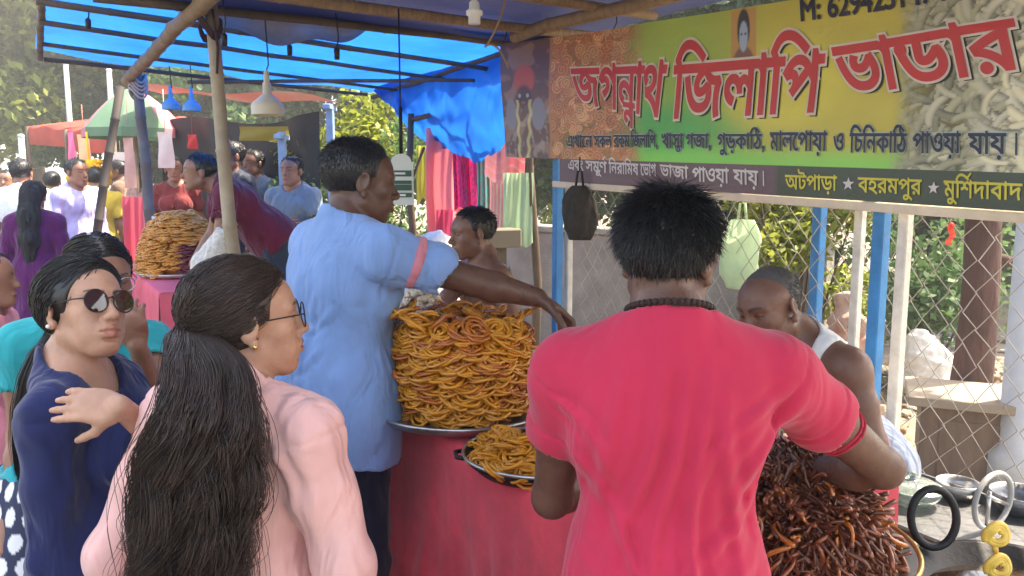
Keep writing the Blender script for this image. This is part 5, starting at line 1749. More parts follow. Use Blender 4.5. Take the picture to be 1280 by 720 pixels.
def plain(c): return lambda s, t: c
def checks(c1, c2, nu, nv): return lambda s, t: c2 if ((s * nu) % 1 < .3 or (t * nv) % 1 < .25) else c1
def print_(c1, c2, seed): return lambda s, t: c2 if math.sin(s * 40 + seed + 3 * math.sin(t * 23)) * math.sin(t * 50 + 2 * math.sin(s * 17)) > .35 else c1
hang_cloth(520, 540, 182, 252, 6.6, 'yellow-green cloth edge left of the salmon pink cloth', plain((0.50, 0.52, 0.09)), 1, .03, 1)
hang_cloth(532, 582, 160, 292, 6.4, 'long salmon pink cloth hanging at the left of the patterned scarves', plain((0.85, 0.24, 0.26)), 1.4, .05, 2)
hang_cloth(566, 604, 148, 264, 6.2, 'magenta scarf with a dark print', print_((0.62, 0.03, 0.20), (0.22, 0.05, 0.14), 1), 2, .05, 3)
hang_cloth(596, 614, 150, 284, 6.1, 'dark teal green printed scarf', print_((0.04, 0.26, 0.22), (0.30, 0.06, 0.11), 5), 1, .04, 4)
hang_cloth(606, 656, 116, 224, 5.9, 'red and white finely checked cloth hanging highest', checks((0.75, 0.17, 0.19), (0.65, 0.32, 0.32), 30, 34), 1.2, .03, 5)
hang_cloth(612, 640, 218, 294, 6.0, 'pink and grey striped towel below the checked cloth', lambda s, t: (0.66, 0.25, 0.27) if (s * 6) % 1 < .6 else (0.55, 0.48, 0.45), 1, .03, 6)
hang_cloth(628, 666, 216, 304, 5.8, 'pale green cloth hanging beside the bare branch', plain((0.42, 0.58, 0.36)), 1.3, .04, 7)
hang_cloth(545, 566, 262, 304, 6.3, 'short crimson cloth end below the salmon cloth', plain((0.62, 0.08, 0.16)), 1, .03, 8)
hang_cloth(152, 186, 246, 425, 6.9, 'plain rose red cloth hanging at the far end of the far stall table', plain((0.72, 0.13, 0.17)), 1.2, .03, 9)['group'] = 'cloths hanging at the stalls'
a = at(515, 150, 6.5); b = at(665, 112, 5.8)
tag(pole(a, b, .02, BAMBD, 'clothes rail of thin bamboo carrying the hanging cloths', 31, group=None), cat='rail')
for (pxa, Ya) in ((514, 6.5), (668, 5.8)):
    p = at(pxa, 150, Ya); r5 = empty('rail_post', (p[0], p[1], 0), 0, 'bare crooked pole at the left end of the clothes rail' if pxa < 600 else 'dark crooked branch at the right end of the clothes rail', 'pole')
    mb = MB(); zt_ = at(pxa, 150 if pxa < 600 else 112, Ya)[2]
    mb.tube([(0, 0, 0), (.03, 0, zt_ * .4), (-.03, .02, zt_ * .75), (0, 0, zt_ + .05)], [.035, .03, .028, .024], 8); mb.build('pole_shaft', BAMBD, r5, True)
    mb = MB(); mb.tube([(-.03, .02, zt_ * .75), (.10, 0, zt_ * .9)], .012, 6); mb.build('fork', BAMBD, r5, True)

# ---- bundles, sacks and boxes in the background
SACKW = mat('white_woven_sack', (0.66, 0.63, 0.58), .8, var=.15, vscale=8, bump=.4, bscale=60)
def sack(px, py, Y, w, h, m, label, seed=0, zbase=None, name='sack', cat='sack'):
    c = at(px, py, Y)
    z0 = 0.0 if zbase is None else zbase
    D = Sdf()
    D.ell((0, 0, h * .42), (w * .5, w * .38, h * .46), None, .05); D.ell((0, 0, h * .2), (w * .52, w * .42, h * .22), None, .05); D.cone((0, 0, h * .7), (w * .14, 0, h * .88), w * .30, w * .22, .06)
    D.half((0, 0, 0), (0, 0, -1))
    V, Q = D.mesh(.014 if w > .25 else .009, disp=lambda P: .024 * noise3(P * 12, seed, 4))
    o = empty(name, (c[0], c[1], z0), seed, label, cat)
    mesh_obj('sack_body', V, Q, m, o, True)
    return o
sack(1052, 470, 4.8, .5, .62, SACKW, 'white woven sack on the ground behind the blue and white posts', 1)
sack(1158, 480, 6.0, .5, .48, SACKW, 'low white sack behind the fence left of the tree trunk', 2)
sack(1100, 500, 3.6, .36, .62, mat('brown_jute', (0.28, 0.20, 0.13), .9, var=.2, bump=.4), 'brown jute sack at the foot of the blue post', 3)
sack(535, 310, 5.4, .6, 1.35, SACKW, 'pile of white sacking below the salmon cloth', 6)
sack(738, 410, 5.2, .5, .55, SACKW, 'white sack at the foot of the low grey wall', 7)
sack(628, 352, 4.3, .24, 1.30, mat('black_bag_plastic', (.014, .014, .016), .4, bump=.3), 'black plastic bag standing right of the shirtless man', 8)
sack(1062, 412, 5.0, .30, 1.0, mat('red_printed_sack', (.32, .10, .06), .8, col2=(.5, .4, .3), vscale=9), 'red and brown printed sack behind the white post', 9)
c = at(625, 297, 5.6)
o = empty('brown_box', (c[0], c[1], 0), .4, 'olive brown carton on a post beside the shirtless man', 'box')
mb = MB(); mb.box((0, 0, c[2]), (.24, .22, .13), bev=.01); mb.build('carton', mat('olive_card', (.16, .13, .09), .9), o); mb = MB(); mb.box((0, 0, (c[2] - .067) / 2), (.07, .07, c[2] - .067)); mb.build('stand_post', BAMBD, o)
# white bag at the foot of the bamboo post and things on the far table
def cone_sack():
    c = at(272, 345, 4.15)
    D = Sdf(); zt_ = at(280, 288, 4.15)[2]
    D.cone((0.09, 0, zt_), (.05, 0, zt_ - .16), .022, .09, .05); D.cone((.05, 0, zt_ - .16), (.04, 0, .95), .09, .13, .1); D.cone((.04, 0, .95), (.05, 0, .05), .13, .15, .08); D.half((0, 0, 0), (0, 0, -1))
    V, Q = D.mesh(.014, disp=lambda P: .022 * noise3(P * np.array([22, 22, 6]), 4, 3))
    o = empty('draped_sack', (c[0] - .02, c[1] - .1, 0), 0, 'off-white net sack tied to the foot of the pale bamboo post', 'sack')
    mesh_obj('sack_body', V, Q, mat('off_white_net', (.62, .57, .50), .85, var=.3, vscale=40, bump=.6, bscale=90), o, True)
cone_sack()
c = at(203, 255, 6.6)
o = empty('blue_drum', (c[0], c[1], .99), 0, 'pale blue plastic container on the far stall table', 'container')
mb = MB(); mb.lathe([(.001, 0), (.13, 0), (.14, .02), (.14, .34), (.125, .36), (.001, .36)], sides=24); mb.build('vessel', mat('pale_blue_plastic', (.35, .5, .68), .4), o, True)
mb = MB(); mb.lathe([(.132, .362), (.132, .39), (.001, .395)], sides=24); mb.build('lid', WP, o, True)
for px_, py_, Y_, r_, h_, cc, lab in ((188, 226, 6.9, .07, .22, (.7, .7, .7), 'steel jar behind the blue container'), (222, 243, 6.3, .06, .18, (.6, .45, .2), 'amber jar right of the blue container'), (176, 246, 7.2, .07, .2, (.65, .1, .1), 'red tin at the far end of the table')):
    c = at(px_, py_, Y_); o = empty('storage_jar', (c[0], c[1], .99), 0, lab, 'jar')
    mb = MB(); mb.lathe([(.001, 0), (r_, 0), (r_, h_ * .8), (r_ * .7, h_ * .95), (.001, h_ * .95)], sides=18); mb.build('vessel', mat('jar_tint', cc, .35), o, True)
    mb = MB(); mb.lathe([(r_ * .75, h_ * .952), (r_ * .75, h_ * 1.1), (.001, h_ * 1.11)], sides=18); mb.build('lid', STEELM, o, True)
# hanging strips and small signs over the crowd
for px_, pt_, pb_, Y_, w_, cc, lab in ((104, 168, 226, 10, .16, (.85, .40, .26), 'orange cloth banner strip hanging over the crowd'), (160, 172, 235, 9, .12, (.75, .45, .42), 'pale pink cloth strip under the parasol'), (206, 165, 210, 8.4, .16, (.72, .62, .60), 'pale poster strip hanging in the far stall'), (88, 165, 200, 11, .09, (.7, .15, .35), 'pink ribbon strip hanging from the red awning'), (330, 158, 176, 8.2, .5, (.30, .24, .05), 'olive yellow sign hanging in the dark stall'), (240, 168, 186, 8.4, .10, (.6, .05, .05), 'small red packet strip hanging in the far stall'), (150, 190, 215, 12, .5, (.55, .5, .5), 'grey cloth wall behind the crowd')):
    a = at(px_, pt_, Y_); z2 = at(px_, pb_, Y_)[2]
    mb = MB(); mb.grid(np.array([[(w_ * (q - .5), .02 * math.sin(5 * t + q * 4), -(a[2] - z2) * t) for q in np.linspace(0, 1, 6)] for t in np.linspace(0, 1, 12)]))
    mb.tube([(0, 0, 0), (0, .01, max(.2, 2.6 - a[2]))], .004, 4)
    tag(mb.build('cloth_strip', mat('strip_cloth', cc, .8, transl=.3, var=.1), None, True, loc=a), lab, 'cloth strip')
c = at(120, 225, 8.4)
# marigold garlands
c = at(112, 222, 9.0); mb = MB(); rg = np.random.default_rng(2)
mb.tube([(0, 0, .5), (0, 0, -.16)], .012, 6)
for i in range(300):
    t = rg.random(); mb.sphere((.09 * rg.normal(), .06 * rg.normal(), .36 * (rg.random() - .5)), .034, 6, 4)
tag(mb.build('marigold_bunch', mat('marigold', (.85, .45, .01), .7), None, True, loc=c), 'bunch of yellow marigold garlands hanging by the slanting pole', 'flowers')
# ------------------------------------------------------------------ THE BANNER
def uz(px, py):
    p = hit_n(px, py, 0.045); return su(p), p[2]


uTL, zTL = uz(629, 55); uTR, zTR = uz(962, 1); uML, zML = uz(652, 197); uMR, zMR = uz(1280, 216); uBL, zBL = uz(699, 227); uBR, zBR = uz(1280, 264)


def lin(u, a, za, b, zb_): return za + (zb_ - za) * (u - a) / (b - a)
def ztop(u): return lin(u, uTL, zTL, uTR, zTR) - 0.012 * math.sin(math.pi * min(1, max(0, (u - uTL) / 3.0)))
def zmid(u): return lin(u, uML, zML, uMR, zMR)
def zbot(u): return lin(u, uBL, zBL, uBR, zBR)


U0 = uTL; U1 = uBR + 0.32; USTRIP = uz(698, 215)[0]


def bn(u, z):
    """out-of-plane waviness of the cloth"""
    return 0.050 + 0.010 * math.sin(u * 4.3 + 0.5 * z) + 0.0055 * math.sin(u * 9.7 + z * 3) + 0.005 * math.sin(z * 9 + u * 2.5)


BO = S((U0 + U1) / 2, 0.045, zmid((U0 + U1) / 2))
broot = empty('shop_banner', BO, 0, 'long printed green and yellow shop banner with large red Bengali lettering', 'banner')


def bpt(u, z, off=0.0): return S(u, bn(u, z) + off, z) - BO


# printed colours, worked out on a fine grid
nu, nv = 620, 190
ug = np.linspace(U0, U1, nu)
top = np.array([ztop(u) for u in ug]); mid = np.array([zmid(u) for u in ug])
tg = np.linspace(0, 1, nv)
Zg = mid[:, None] + (top - mid)[:, None] * tg[None]
Ug = np.repeat(ug[:, None], nv, 1)
Wn = 0.050 + 0.010 * np.sin(Ug * 4.3 + 0.5 * Zg) + 0.0055 * np.sin(Ug * 9.7 + Zg * 3) + 0.005 * np.sin(Zg * 9 + Ug * 2.5)
# the lower left corner is folded: left edge slants
slant = np.clip(1 - (Ug - U0) / 0.2, 0, 1) * 0.045 * (1 - tg[None])
P = L0 + UX * (Ug + slant)[..., None] + NX * Wn[..., None] + UP * Zg[..., None] - BO
X = (Ug - U0); T_ = np.repeat(tg[None], nu, 0)


def mixc(C, col, w):
    return C * (1 - w[..., None]) + np.array(col)[None, None] * w[..., None]


def sm(a, b, x): 
    t = np.clip((x - a) / (b - a), 0, 1); return t * t * (3 - 2 * t)


Lb = U1 - U0
XK = uz(688, 120)[0] - U0; XL = uz(770, 120)[0] - U0; XL2 = uz(812, 120)[0] - U0; XR = uz(1130, 120)[0] - U0; XR2 = uz(1170, 120)[0] - U0; XW = uz(1215, 120)[0] - U0
C = np.zeros((nu, nv, 3)) + np.array([0.42, 0.36, 0.055])          # mustard yellow
C = mixc(C, (0.46, 0.30, 0.05), sm(.5, 1, T_) * sm(.3, .6, np.sin(X * 2.2 + .5) * .5 + .5))
C = mixc(C, (0.20, 0.36, 0.06), sm(.1, .9, np.exp(-((X - 1.35) / .55) ** 2)) * (1 - .35 * T_))
C = mixc(C, (0.035, 0.26, 0.07), sm(.25, .9, np.exp(-((X - 1.25) / .60) ** 2 - ((T_ - .22) / .22) ** 2)))
C = mixc(C, (0.05, 0.30, 0.10), sm(.2, .9, np.exp(-((X - 1.0) / .5) ** 2 - ((T_ - .13) / .1) ** 2)))
C = mixc(C, (0.07, 0.33, 0.06), sm(.6, .15, T_) * sm(.55, .95, X) * sm(2.1, 1.3, X) * .8)
C = mixc(C, (0.20, 0.36, 0.05), sm(.5, .95, T_) * np.exp(-((X - 1.0) / .22) ** 2) * .6)
C = mixc(C, (0.16, 0.50, 0.08), sm(.16, .02, T_) * .85)
C = mixc(C, (0.50, 0.44, 0.06), sm(.35, .8, np.exp(-((X - 2.0) / .38) ** 2 - ((T_ - .5) / .35) ** 2)))
# printed pictures of sweets: many overlapping drawn pieces
def scatter(C, x0, x1, t0, t1, n, kind, cols, seed, soft):
    rg = np.random.default_rng(seed); hh = 0.74
    for _ in range(n):
        cx = rg.uniform(x0, x1); ct = rg.uniform(t0, t1); a = rg.uniform(0, 3.14)
        L = rg.uniform(.030, .065) if kind == 'stick' else rg.uniform(.028, .055)
        i0, i1 = np.searchsorted(ug - U0, [cx - 2 * L, cx + 2 * L]); j0, j1 = np.searchsorted(tg, [ct - 2 * L / hh, ct + 2 * L / hh])
        if i1 - i0 < 2 or j1 - j0 < 2: continue
        dx = X[i0:i1, j0:j1] - cx; dz = (T_[i0:i1, j0:j1] - ct) * hh
        if kind == 'stick':
            p = dx * math.cos(a) + dz * math.sin(a); q = -dx * math.sin(a) + dz * math.cos(a) + 0.25 * (p ** 2) / L
            w_ = L * rg.uniform(.26, .36)
            d = np.sqrt(np.maximum(np.abs(p) - L, 0) ** 2 + q ** 2) / w_
            shd = np.clip(1.12 - .55 * d ** 2 + .3 * q / w_, .15, 1.25)
            m_ = d < 1
        else:
            r = np.sqrt(dx ** 2 + (dz * 1.25) ** 2) / L; th = np.arctan2(dz, dx)
            band = np.abs(((r * 2.2 + th / 6.283 * 1.0 + rg.random()) % 1.0) - .5) * 2
            shd = np.clip(1.15 - .9 * band ** 2, .2, 1.2); m_ = (r < 1) & (band < .93); d = r
        col = np.array(cols[rg.integers(len(cols))]) * rg.uniform(.75, 1.15)
        edge = soft(X[i0:i1, j0:j1]) * m_
        C[i0:i1, j0:j1] = C[i0:i1, j0:j1] * (1 - edge[..., None]) + (col[None, None] * shd[..., None]) * edge[..., None]
    return C


lmask = lambda x: sm(XK - .01, XK + .01, x) * sm(XL2, XL - .05, x)
rmask = lambda x: sm(XR - .05, XR2, x)
C = mixc(C, (0.16, 0.065, 0.03), lmask(X) * .8)
C = scatter(C, XK, XL2, -.05, 1.05, 420, 'coil', [(.44, .19, .08), (.52, .26, .12), (.40, .15, .06)], 4, lmask)
C = mixc(C, (0.055, 0.055, 0.035), rmask(X) * .85)
C = scatter(C, XR - .05, Lb, -.05, 1.05, 620, 'stick', [(.34, .33, .20), (.28, .27, .17), (.42, .40, .28), (.20, .20, .13)], 5, rmask)
C = scatter(C, XW, Lb, -.05, 1.05, 240, 'stick', [(.50, .46, .30), (.46, .44, .32)], 6, lambda x: sm(XW - .03, XW + .08, x))
# framed devotional picture at the far left: dark figure with a red crown and pale garlands, in plain shapes
wf = (X < XK)
fx = (X - XK / 2) / (XK / 2); fz = (T_ - .5) * 2
fig = np.zeros_like(C) + np.array([0.10, 0.05, 0.045])
fig = mixc(fig, (0.20, 0.12, 0.09), sm(.1, .6, noise3(np.stack([fx * 4, fz * 5, 0 * fx], -1), 9, 2)))
fig = mixc(fig, (0.36, 0.07, 0.05), sm(1.1, .8, np.sqrt((fx / .42) ** 2 + ((fz - .34) / .26) ** 2)))
fig = mixc(fig, (0.02, 0.02, 0.03), sm(1.2, .7, np.sqrt((fx / .30) ** 2 + ((fz - .06) / .20) ** 2)) * .85)
fig = mixc(fig, (0.40, 0.36, 0.34), sm(1.2, .6, np.sqrt(((np.abs(fx) - .15) / .06) ** 2 + ((fz - .07) / .04) ** 2)) * .7)
fig = mixc(fig, (0.30, 0.05, 0.04), sm(1.1, .8, np.sqrt((fx / .10) ** 2 + ((fz + .05) / .03) ** 2)) * .8)
fig = mixc(fig, (0.30, 0.27, 0.25), sm(.1, .8, noise3(np.stack([fx * 9, fz * 9, 0 * fx], -1), 19, 2)) * .5 * (fz < -.1))
fig = mixc(fig, (0.16, 0.16, 0.20), sm(1.1, .9, np.sqrt(((np.abs(fx) - .55) / .26) ** 2 + ((fz + .25) / .28) ** 2)))
fig = mixc(fig, (0.55, 0.50, 0.20), sm(.09, .02, np.abs(np.abs(fx) - (.24 + .10 * (fz + .2) + .03 * np.sin(fz * 20)))) * (fz < .0) * .6)
C = np.where(wf[..., None], fig, C)
C = mixc(C, (0.35, .14, .06), ((X > XK - .012) & (X < XK + .008)).astype(float) * .8)
# small bust at the top: plain blue-grey face with a brown shawl
xs0 = su(hit_n(931, 40, .045)) - U0
bx = (X - xs0) / .062; bz = (T_ - .80) / .20
C = mixc(C, (.40, .22, .06), sm(1.05, .9, np.maximum(np.abs(bx) * .95, np.abs(bz))))
C = mixc(C, (0.16, 0.07, 0.05), sm(1.1, .9, np.sqrt((bx / .95) ** 2 + ((bz + .95) / .75) ** 2)) * (bz < .1))
C = mixc(C, (0.03, 0.025, 0.03), sm(1.1, .9, np.sqrt((bx / .52) ** 2 + ((bz - .34) / .62) ** 2)))
C = mixc(C, (0.26, 0.33, 0.42), sm(1.1, .9, np.sqrt((bx / .36) ** 2 + ((bz - .10) / .48) ** 2)))
C = mixc(C, (0.07, 0.06, 0.07), sm(1.1, .8, np.sqrt(((np.abs(bx) - .15) / .08) ** 2 + ((bz - .18) / .05) ** 2)))
C = np.clip(C * 1.4, .004, .85)
BANM = attr_mat('printed_flex', 'print', .42, bump=.12, bscale=60, grime=.12, gscale=5)
mb = MB()
idx = np.arange(nu * nv).reshape(nu, nv)
Q = np.stack([idx[:-1, :-1], idx[1:, :-1], idx[1:, 1:], idx[:-1, 1:]], -1).reshape(-1, 4)
o = mesh_obj('banner_sheet', P.reshape(-1, 3), Q, BANM, broot, True)
set_color(o, 'print', C.reshape(-1, 3))
# lower strip: brown purple at the left, dark green at the right
us = np.linspace(USTRIP, U1, 200); ts = np.linspace(0, 1, 12)
Pst = np.array([[bpt(u, zbot(u) + (zmid(u) - zbot(u)) * t) for t in ts] for u in us])
usplit = uz(973, 215)[0]
w = np.clip((us - usplit) / .02 + .5, 0, 1)[:, None, None]
Cst = np.array([.14, .085, .10]) * (1 - w) + np.array([.055, .075, .045]) * w
Cst = np.repeat(Cst, 12, 1)
a_ = len(ts); idx = np.arange(200 * a_).reshape(200, a_)
Q = np.stack([idx[:-1, :-1], idx[1:, :-1], idx[1:, 1:], idx[:-1, 1:]], -1).reshape(-1, 4)
o = mesh_obj('lower_strip', Pst.reshape(-1, 3), Q, BANM, broot, True); set_color(o, 'print', Cst.reshape(-1, 3))


# ---- lettering
_cache = {}


def glyph(ch):
    """outline polygons of one character of the built-in font, with its advance"""
    if ch in _cache: return _cache[ch]
    def polys_of(s):
        cu = bpy.data.curves.new('t', 'FONT'); cu.body = s; cu.size = 1.0; cu.resolution_u = 5
        ob = bpy.data.objects.new('t', cu); COL.objects.link(ob)
        dg = bpy.context.evaluated_depsgraph_get(); dg.update()
        c2 = ob.evaluated_get(dg).to_curve(dg)
        out = []
        for sp in c2.splines:
            pts = []
            bp = sp.bezier_points; n = len(bp)
            for i in range(n):
                p0, p1 = bp[i], bp[(i + 1) % n]
                A, B_, C_, D_ = [np.array(q[:2]) for q in (p0.co, p0.handle_right, p1.handle_left, p1.co)]
                straight = abs(np.cross(np.append(B_ - A, 0), np.append(D_ - A, 0))[2]) < 1e-5 and abs(np.cross(np.append(C_ - A, 0), np.append(D_ - A, 0))[2]) < 1e-5
                st = 1 if straight else 5
                for k_ in range(st):
                    t = k_ / st
                    pts.append((1 - t) ** 3 * A + 3 * (1 - t) ** 2 * t * B_ + 3 * (1 - t) * t * t * C_ + t ** 3 * D_)
            if len(pts) > 2:
                pts = np.array(pts); keep = [0]
                for q in range(1, len(pts)):
                    if np.linalg.norm(pts[q] - pts[keep[-1]]) > 1e-4: keep.append(q)
                if np.linalg.norm(pts[keep[-1]] - pts[0]) < 1e-4 and len(keep) > 3: keep.pop()
                out.append(pts[keep])
        ob.evaluated_get(dg).to_curve_clear()
        bpy.data.objects.remove(ob); bpy.data.curves.remove(cu)
        return out
    p = polys_of(ch)
    # advance: where the following stroke lands, against the stroke alone
    ref = polys_of('ল'); both = polys_of(ch + 'ল')
    xr = min(q[:, 0].min() for q in ref)
    n = len(ref)
    adv = min(q[:, 0].min() for q in both[-n:]) - xr
    ar_ = sum(0.5 * np.sum(q[:, 0] * np.roll(q[:, 1], -1) - np.roll(q[:, 0], -1) * q[:, 1]) for q in p)
    if ar_ < 0: p = [q[::-1] for q in p]      # outer outlines always run the same way round
    _cache[ch] = (p, adv)
    return _cache[ch]


PRE = 'িেৈ'


def layout(s):
    """put the characters in drawing order -> list of polygons, total width"""
    out = []; x = 0.0
    toks = []
    i = 0
    while i < len(s):
        c = s[i]; base = [c]; i += 1
        while i < len(s) and s[i] == '্' and i + 1 < len(s):
            base.append(s[i + 1]); i += 2
        marks = []
        while i < len(s) and ('া' <= s[i] <= 'ৗ' and s[i] != '্' or s[i] == '়'):
            marks.append(s[i]); i += 1
        toks.append((base, marks))
    def emit(ch, sx=1.0, sy=1.0, dx=0.0, dy=0.0, adv=True, clip=None):
        nonlocal x
        p, a = glyph(ch)
        for q in p:
            out.append(np.stack([q[:, 0] * sx + x + dx, q[:, 1] * sy + dy], 1))
        if adv: x += a * sx + (dx if dx > 0 else 0)
    for base, marks in toks:
        post = []
        for m in marks:
            if m in PRE: emit(m)
            elif m == 'ো': emit('ে'); post.append('া')
            else: post.append(m)
        if len(base) == 1: emit(base[0])
        elif base[0] == 'র':                    # reph: a small stroke over the next letter
            x0 = x; emit(base[1]); xe = x
            out.append(np.array([(xe - .33, .80), (xe - .24, .80), (xe - .10, .95), (xe - .16, .97)]))
        elif base == ['ন', 'ড']:
            x0 = x; emit('ড', 1.15); out.append(np.array([(x0 + .10 + .075 * math.cos(a), .47 + .075 * math.sin(a)) for a in np.linspace(0, 6.1, 14)]))
        elif base == ['ন', 'ন']:
            x0 = x; emit('ন', 1.0); p, a = glyph('ন')
            for q in p: out.append(np.stack([q[:, 0] * .62 + x0 + a * .36, q[:, 1] * .52 - .22], 1))
        else:
            x0 = x; emit(base[0], .92); p, a = glyph(base[1]); wdt = x - x0
            for q in p: out.append(np.stack([q[:, 0] * .6 + x0 + wdt * .38, q[:, 1] * .48 - .20], 1))
        for m in post: emit(m)
    return out, x


def grow(poly, d):
    """offset a closed outline outwards by d (sense of the outline decides which way)"""
    e0 = poly - np.roll(poly, 1, 0); e1 = np.roll(poly, -1, 0) - poly
    def nrm(e):
        L = np.linalg.norm(e, axis=1, keepdims=True) + 1e-9
        return np.stack([e[:, 1], -e[:, 0]], 1) / L
    n0, n1 = nrm(e0), nrm(e1); b = n0 + n1; L2 = np.sum(b * b, 1, keepdims=True).clip(.35)
    return poly + b * (2 * d / L2) * ORIENT


def winding(P, polys):
    w = np.zeros(len(P), int)
    for q in polys:
        a = q; b = np.roll(q, -1, 0)
        up_ = (a[None, :, 1] <= P[:, 1:2]) & (b[None, :, 1] > P[:, 1:2])
        dn = (a[None, :, 1] > P[:, 1:2]) & (b[None, :, 1] <= P[:, 1:2])
        isl = (b[None, :, 0] - a[None, :, 0]) * (P[:, 1:2] - a[None, :, 1]) - (P[:, 0:1] - a[None, :, 0]) * (b[None, :, 1] - a[None, :, 1])
        w += ((up_ & (isl > 0)).sum(1) - (dn & (isl < 0)).sum(1))
    return w


ORIENT = 1.0


def fix(polys):
    """hand-made extra outlines must turn the same way as the font's"""
    return polys


def tri(polys):
    verts = []; edges = []; n = 0
    for q in polys:
        verts += [Vector((float(a), float(b))) for a, b in q]; m = len(q)
        edges += [(n + i, n + (i + 1) % m) for i in range(m)]; n += m
    vo, eo, fo, *_ = mgeo.delaunay_2d_cdt(verts, edges, [], 0, 1e-5)
    V = np.array([tuple(v) for v in vo]); F = np.array([f for f in fo if len(f) == 3])
    if len(F) == 0: return np.zeros((0, 2)), []
    cen = V[F].mean(1)
    return V, F[winding(cen, polys) != 0]


class Letters:
    """one mesh per word; its outline and shadow are layers of the same print"""
    def __init__(s): s.words = []

    def add(s, key, off, polys, quad, hgt, width):
        V, F = tri(polys)
        if len(F) == 0: return
        tl, tr, bl, br = quad
        x = V[:, 0] / width; y = V[:, 1] / hgt
        W = []
        for a, b in zip(x, y):
            u = (tl[0] * (1 - a) + tr[0] * a) * b + (bl[0] * (1 - a) + br[0] * a) * (1 - b)
            z = (tl[1] * (1 - a) + tr[1] * a) * b + (bl[1] * (1 - a) + br[1] * a) * (1 - b)
            W.append(bpt(u, z, off))
        mb, keys = s.words[-1]
        if key not in keys: keys.append(key)
        mb.cur = keys.index(key); mb.add(W, F.tolist())


LT = Letters()
MATRA = 0.622   # height of the head line of the letters


def word(s, TL, TR, BL, BR, style, bold=0.012, hgt=None):
    polys, wd = layout(s); LT.words.append((MB(), []))
    pol = []
    for q in polys:
        pol.append(q)
    quad = [uz(*q) for q in (TL, TR, BL, BR)]
    h_ = hgt or MATRA
    base = [grow(q, bold) for q in pol]
    if style == 'red':
        LT.add('black_shadow', 0.0025, [grow(q, bold + .004) + np.array([.045, -.04]) for q in pol], quad, h_, wd)
        LT.add('white_outline', 0.0050, [grow(q, bold + .032) for q in pol], quad, h_, wd)
        LT.add('red_lettering', 0.0075, base, quad, h_, wd)
    elif style == 'black':
        LT.add('grey_outline', 0.0030, [grow(q, bold + .030) for q in pol], quad, h_, wd)
        LT.add('black_lettering', 0.0055, base, quad, h_, wd)
    elif style == 'plainblack':
        LT.add('black_lettering', 0.0055, base, quad, h_, wd)
    elif style == 'yellow':
        LT.add('yellow_lettering', 0.0030, base, quad, h_, wd)
    elif style == 'white':
        LT.add('white_lettering', 0.0030, base, quad, h_, wd)


word('জগন্নাথ', (716, 87), (838, 83), (722, 128), (832, 146), 'red', .020)
word('জিলাপি', (849, 84), (1030, 69), (846, 147), (1024, 138), 'red', .022)
word('ভান্ডার', (1042, 61), (1272, 26), (1052, 119), (1284, 84), 'red', .024)
word('M: 6294251474', (1001, 0), (1190, -28), (1002, 26), (1192, 0), 'plainblack', .030, hgt=0.70)
for s_, x0, x1, yt, yb in (('এখানে', 708, 741, 170, 184), ('সকল', 744, 765, 170, 184), ('রকম', 768, 789, 169, 184), ('জিলাপি,', 791, 828, 169, 184), ('খাস্তা', 833, 861, 168, 185), ('গজা,', 864, 894, 168, 185), ('গুড়কাঠি,', 901, 959, 168, 186),
                           ('মালপোয়া', 966, 1035, 166, 188), ('ও', 1043, 1056, 167, 189), ('চিনিকাঠি', 1063, 1134, 167, 190), ('পাওয়া', 1142, 1205, 167, 191), ('যায়', 1216, 1263, 167, 192), ('।', 1272, 1279, 167, 193)):
    word(s_, (x0, yt), (x1, yt), (x0, yb), (x1, yb), 'black', .020)
for s_, x0, x1, yt0, yt1, h0, h1 in (('এবং', 709, 729, 200, 201, 12, 12), ('সম্পূর্ণ', 732, 758, 201, 203, 12, 13), ('নিরামিষ', 761, 799, 203, 205, 13, 14), ('ভোগ', 802, 824, 205, 206, 14, 14), ('ভাজা', 830, 866, 206, 209, 14, 15), ('পাওয়া', 871, 914, 210, 212, 16, 17), ('যায়', 920, 950, 212, 214, 17, 18), ('।', 954, 959, 214, 214, 18, 18)):
    word(s_, (x0, yt0), (x1, yt1), (x0, yt0 + h0), (x1, yt1 + h1), 'white', .016)
for s_, x0, x1, yt0, yt1, h in (('অটপাড়া', 985, 1048, 219, 221, 17), ('বহরমপুর', 1074, 1154, 222, 225, 18), ('মুর্শিদাবাদ', 1184, 1284, 226, 230, 20)):
    word(s_, (x0, yt0), (x1, yt1), (x0, yt0 + h), (x1, yt1 + h), 'yellow', .016)
# five-pointed stars
STARS = []
for px_, py_, r_ in ((1062, 230, 7.5), (1170, 235, 8)):
    u, z = uz(px_, py_); uu_, _ = uz(px_ + r_, py_); ru = uu_ - u
    pts = []
    for i in range(10):
        a = math.pi / 2 + i * math.pi / 5; rr = ru * (1 if i % 2 == 0 else .42)
        pts.append((u + rr * math.cos(a), z + rr * math.sin(a)))
    W = [bpt(u, z, .003)] + [bpt(a, b, .003) for a, b in pts]
    STARS.append(W)
LCOL = {'black_shadow': (.02, .015, .012), 'white_outline': (.68, .60, .50), 'red_lettering': (.56, .035, .035), 'grey_outline': (.42, .50, .45), 'black_lettering': (.018, .018, .045),
        'yellow_lettering': (.60, .52, .05), 'white_lettering': (.62, .58, .56)}
LMAT = {k_: mat(k_, c_, .45, var=.12, vscale=6) for k_, c_ in LCOL.items()}
for mbx, keys in LT.words:
    if keys: mbx.build('lettering', [LMAT[k_] for k_ in keys], broot)
for W in STARS:
    mb = MB(); mb.add(W, [(0, 1 + i, 1 + (i + 1) % 10) for i in range(10)]); mb.build('star', LMAT['white_lettering'], broot)
# ties at the corners
for u in (U0 + .02, U0 + 1.0, U0 + 2.1):
    mb = MB()
    mb.tube([bpt(u, ztop(u) - .005), bpt(u, ztop(u) + .03, -.02), S(u, 0.02, ztop(u) + .12) - BO], .003, 5)
    mb.build('tie_cord', ROPE, broot)
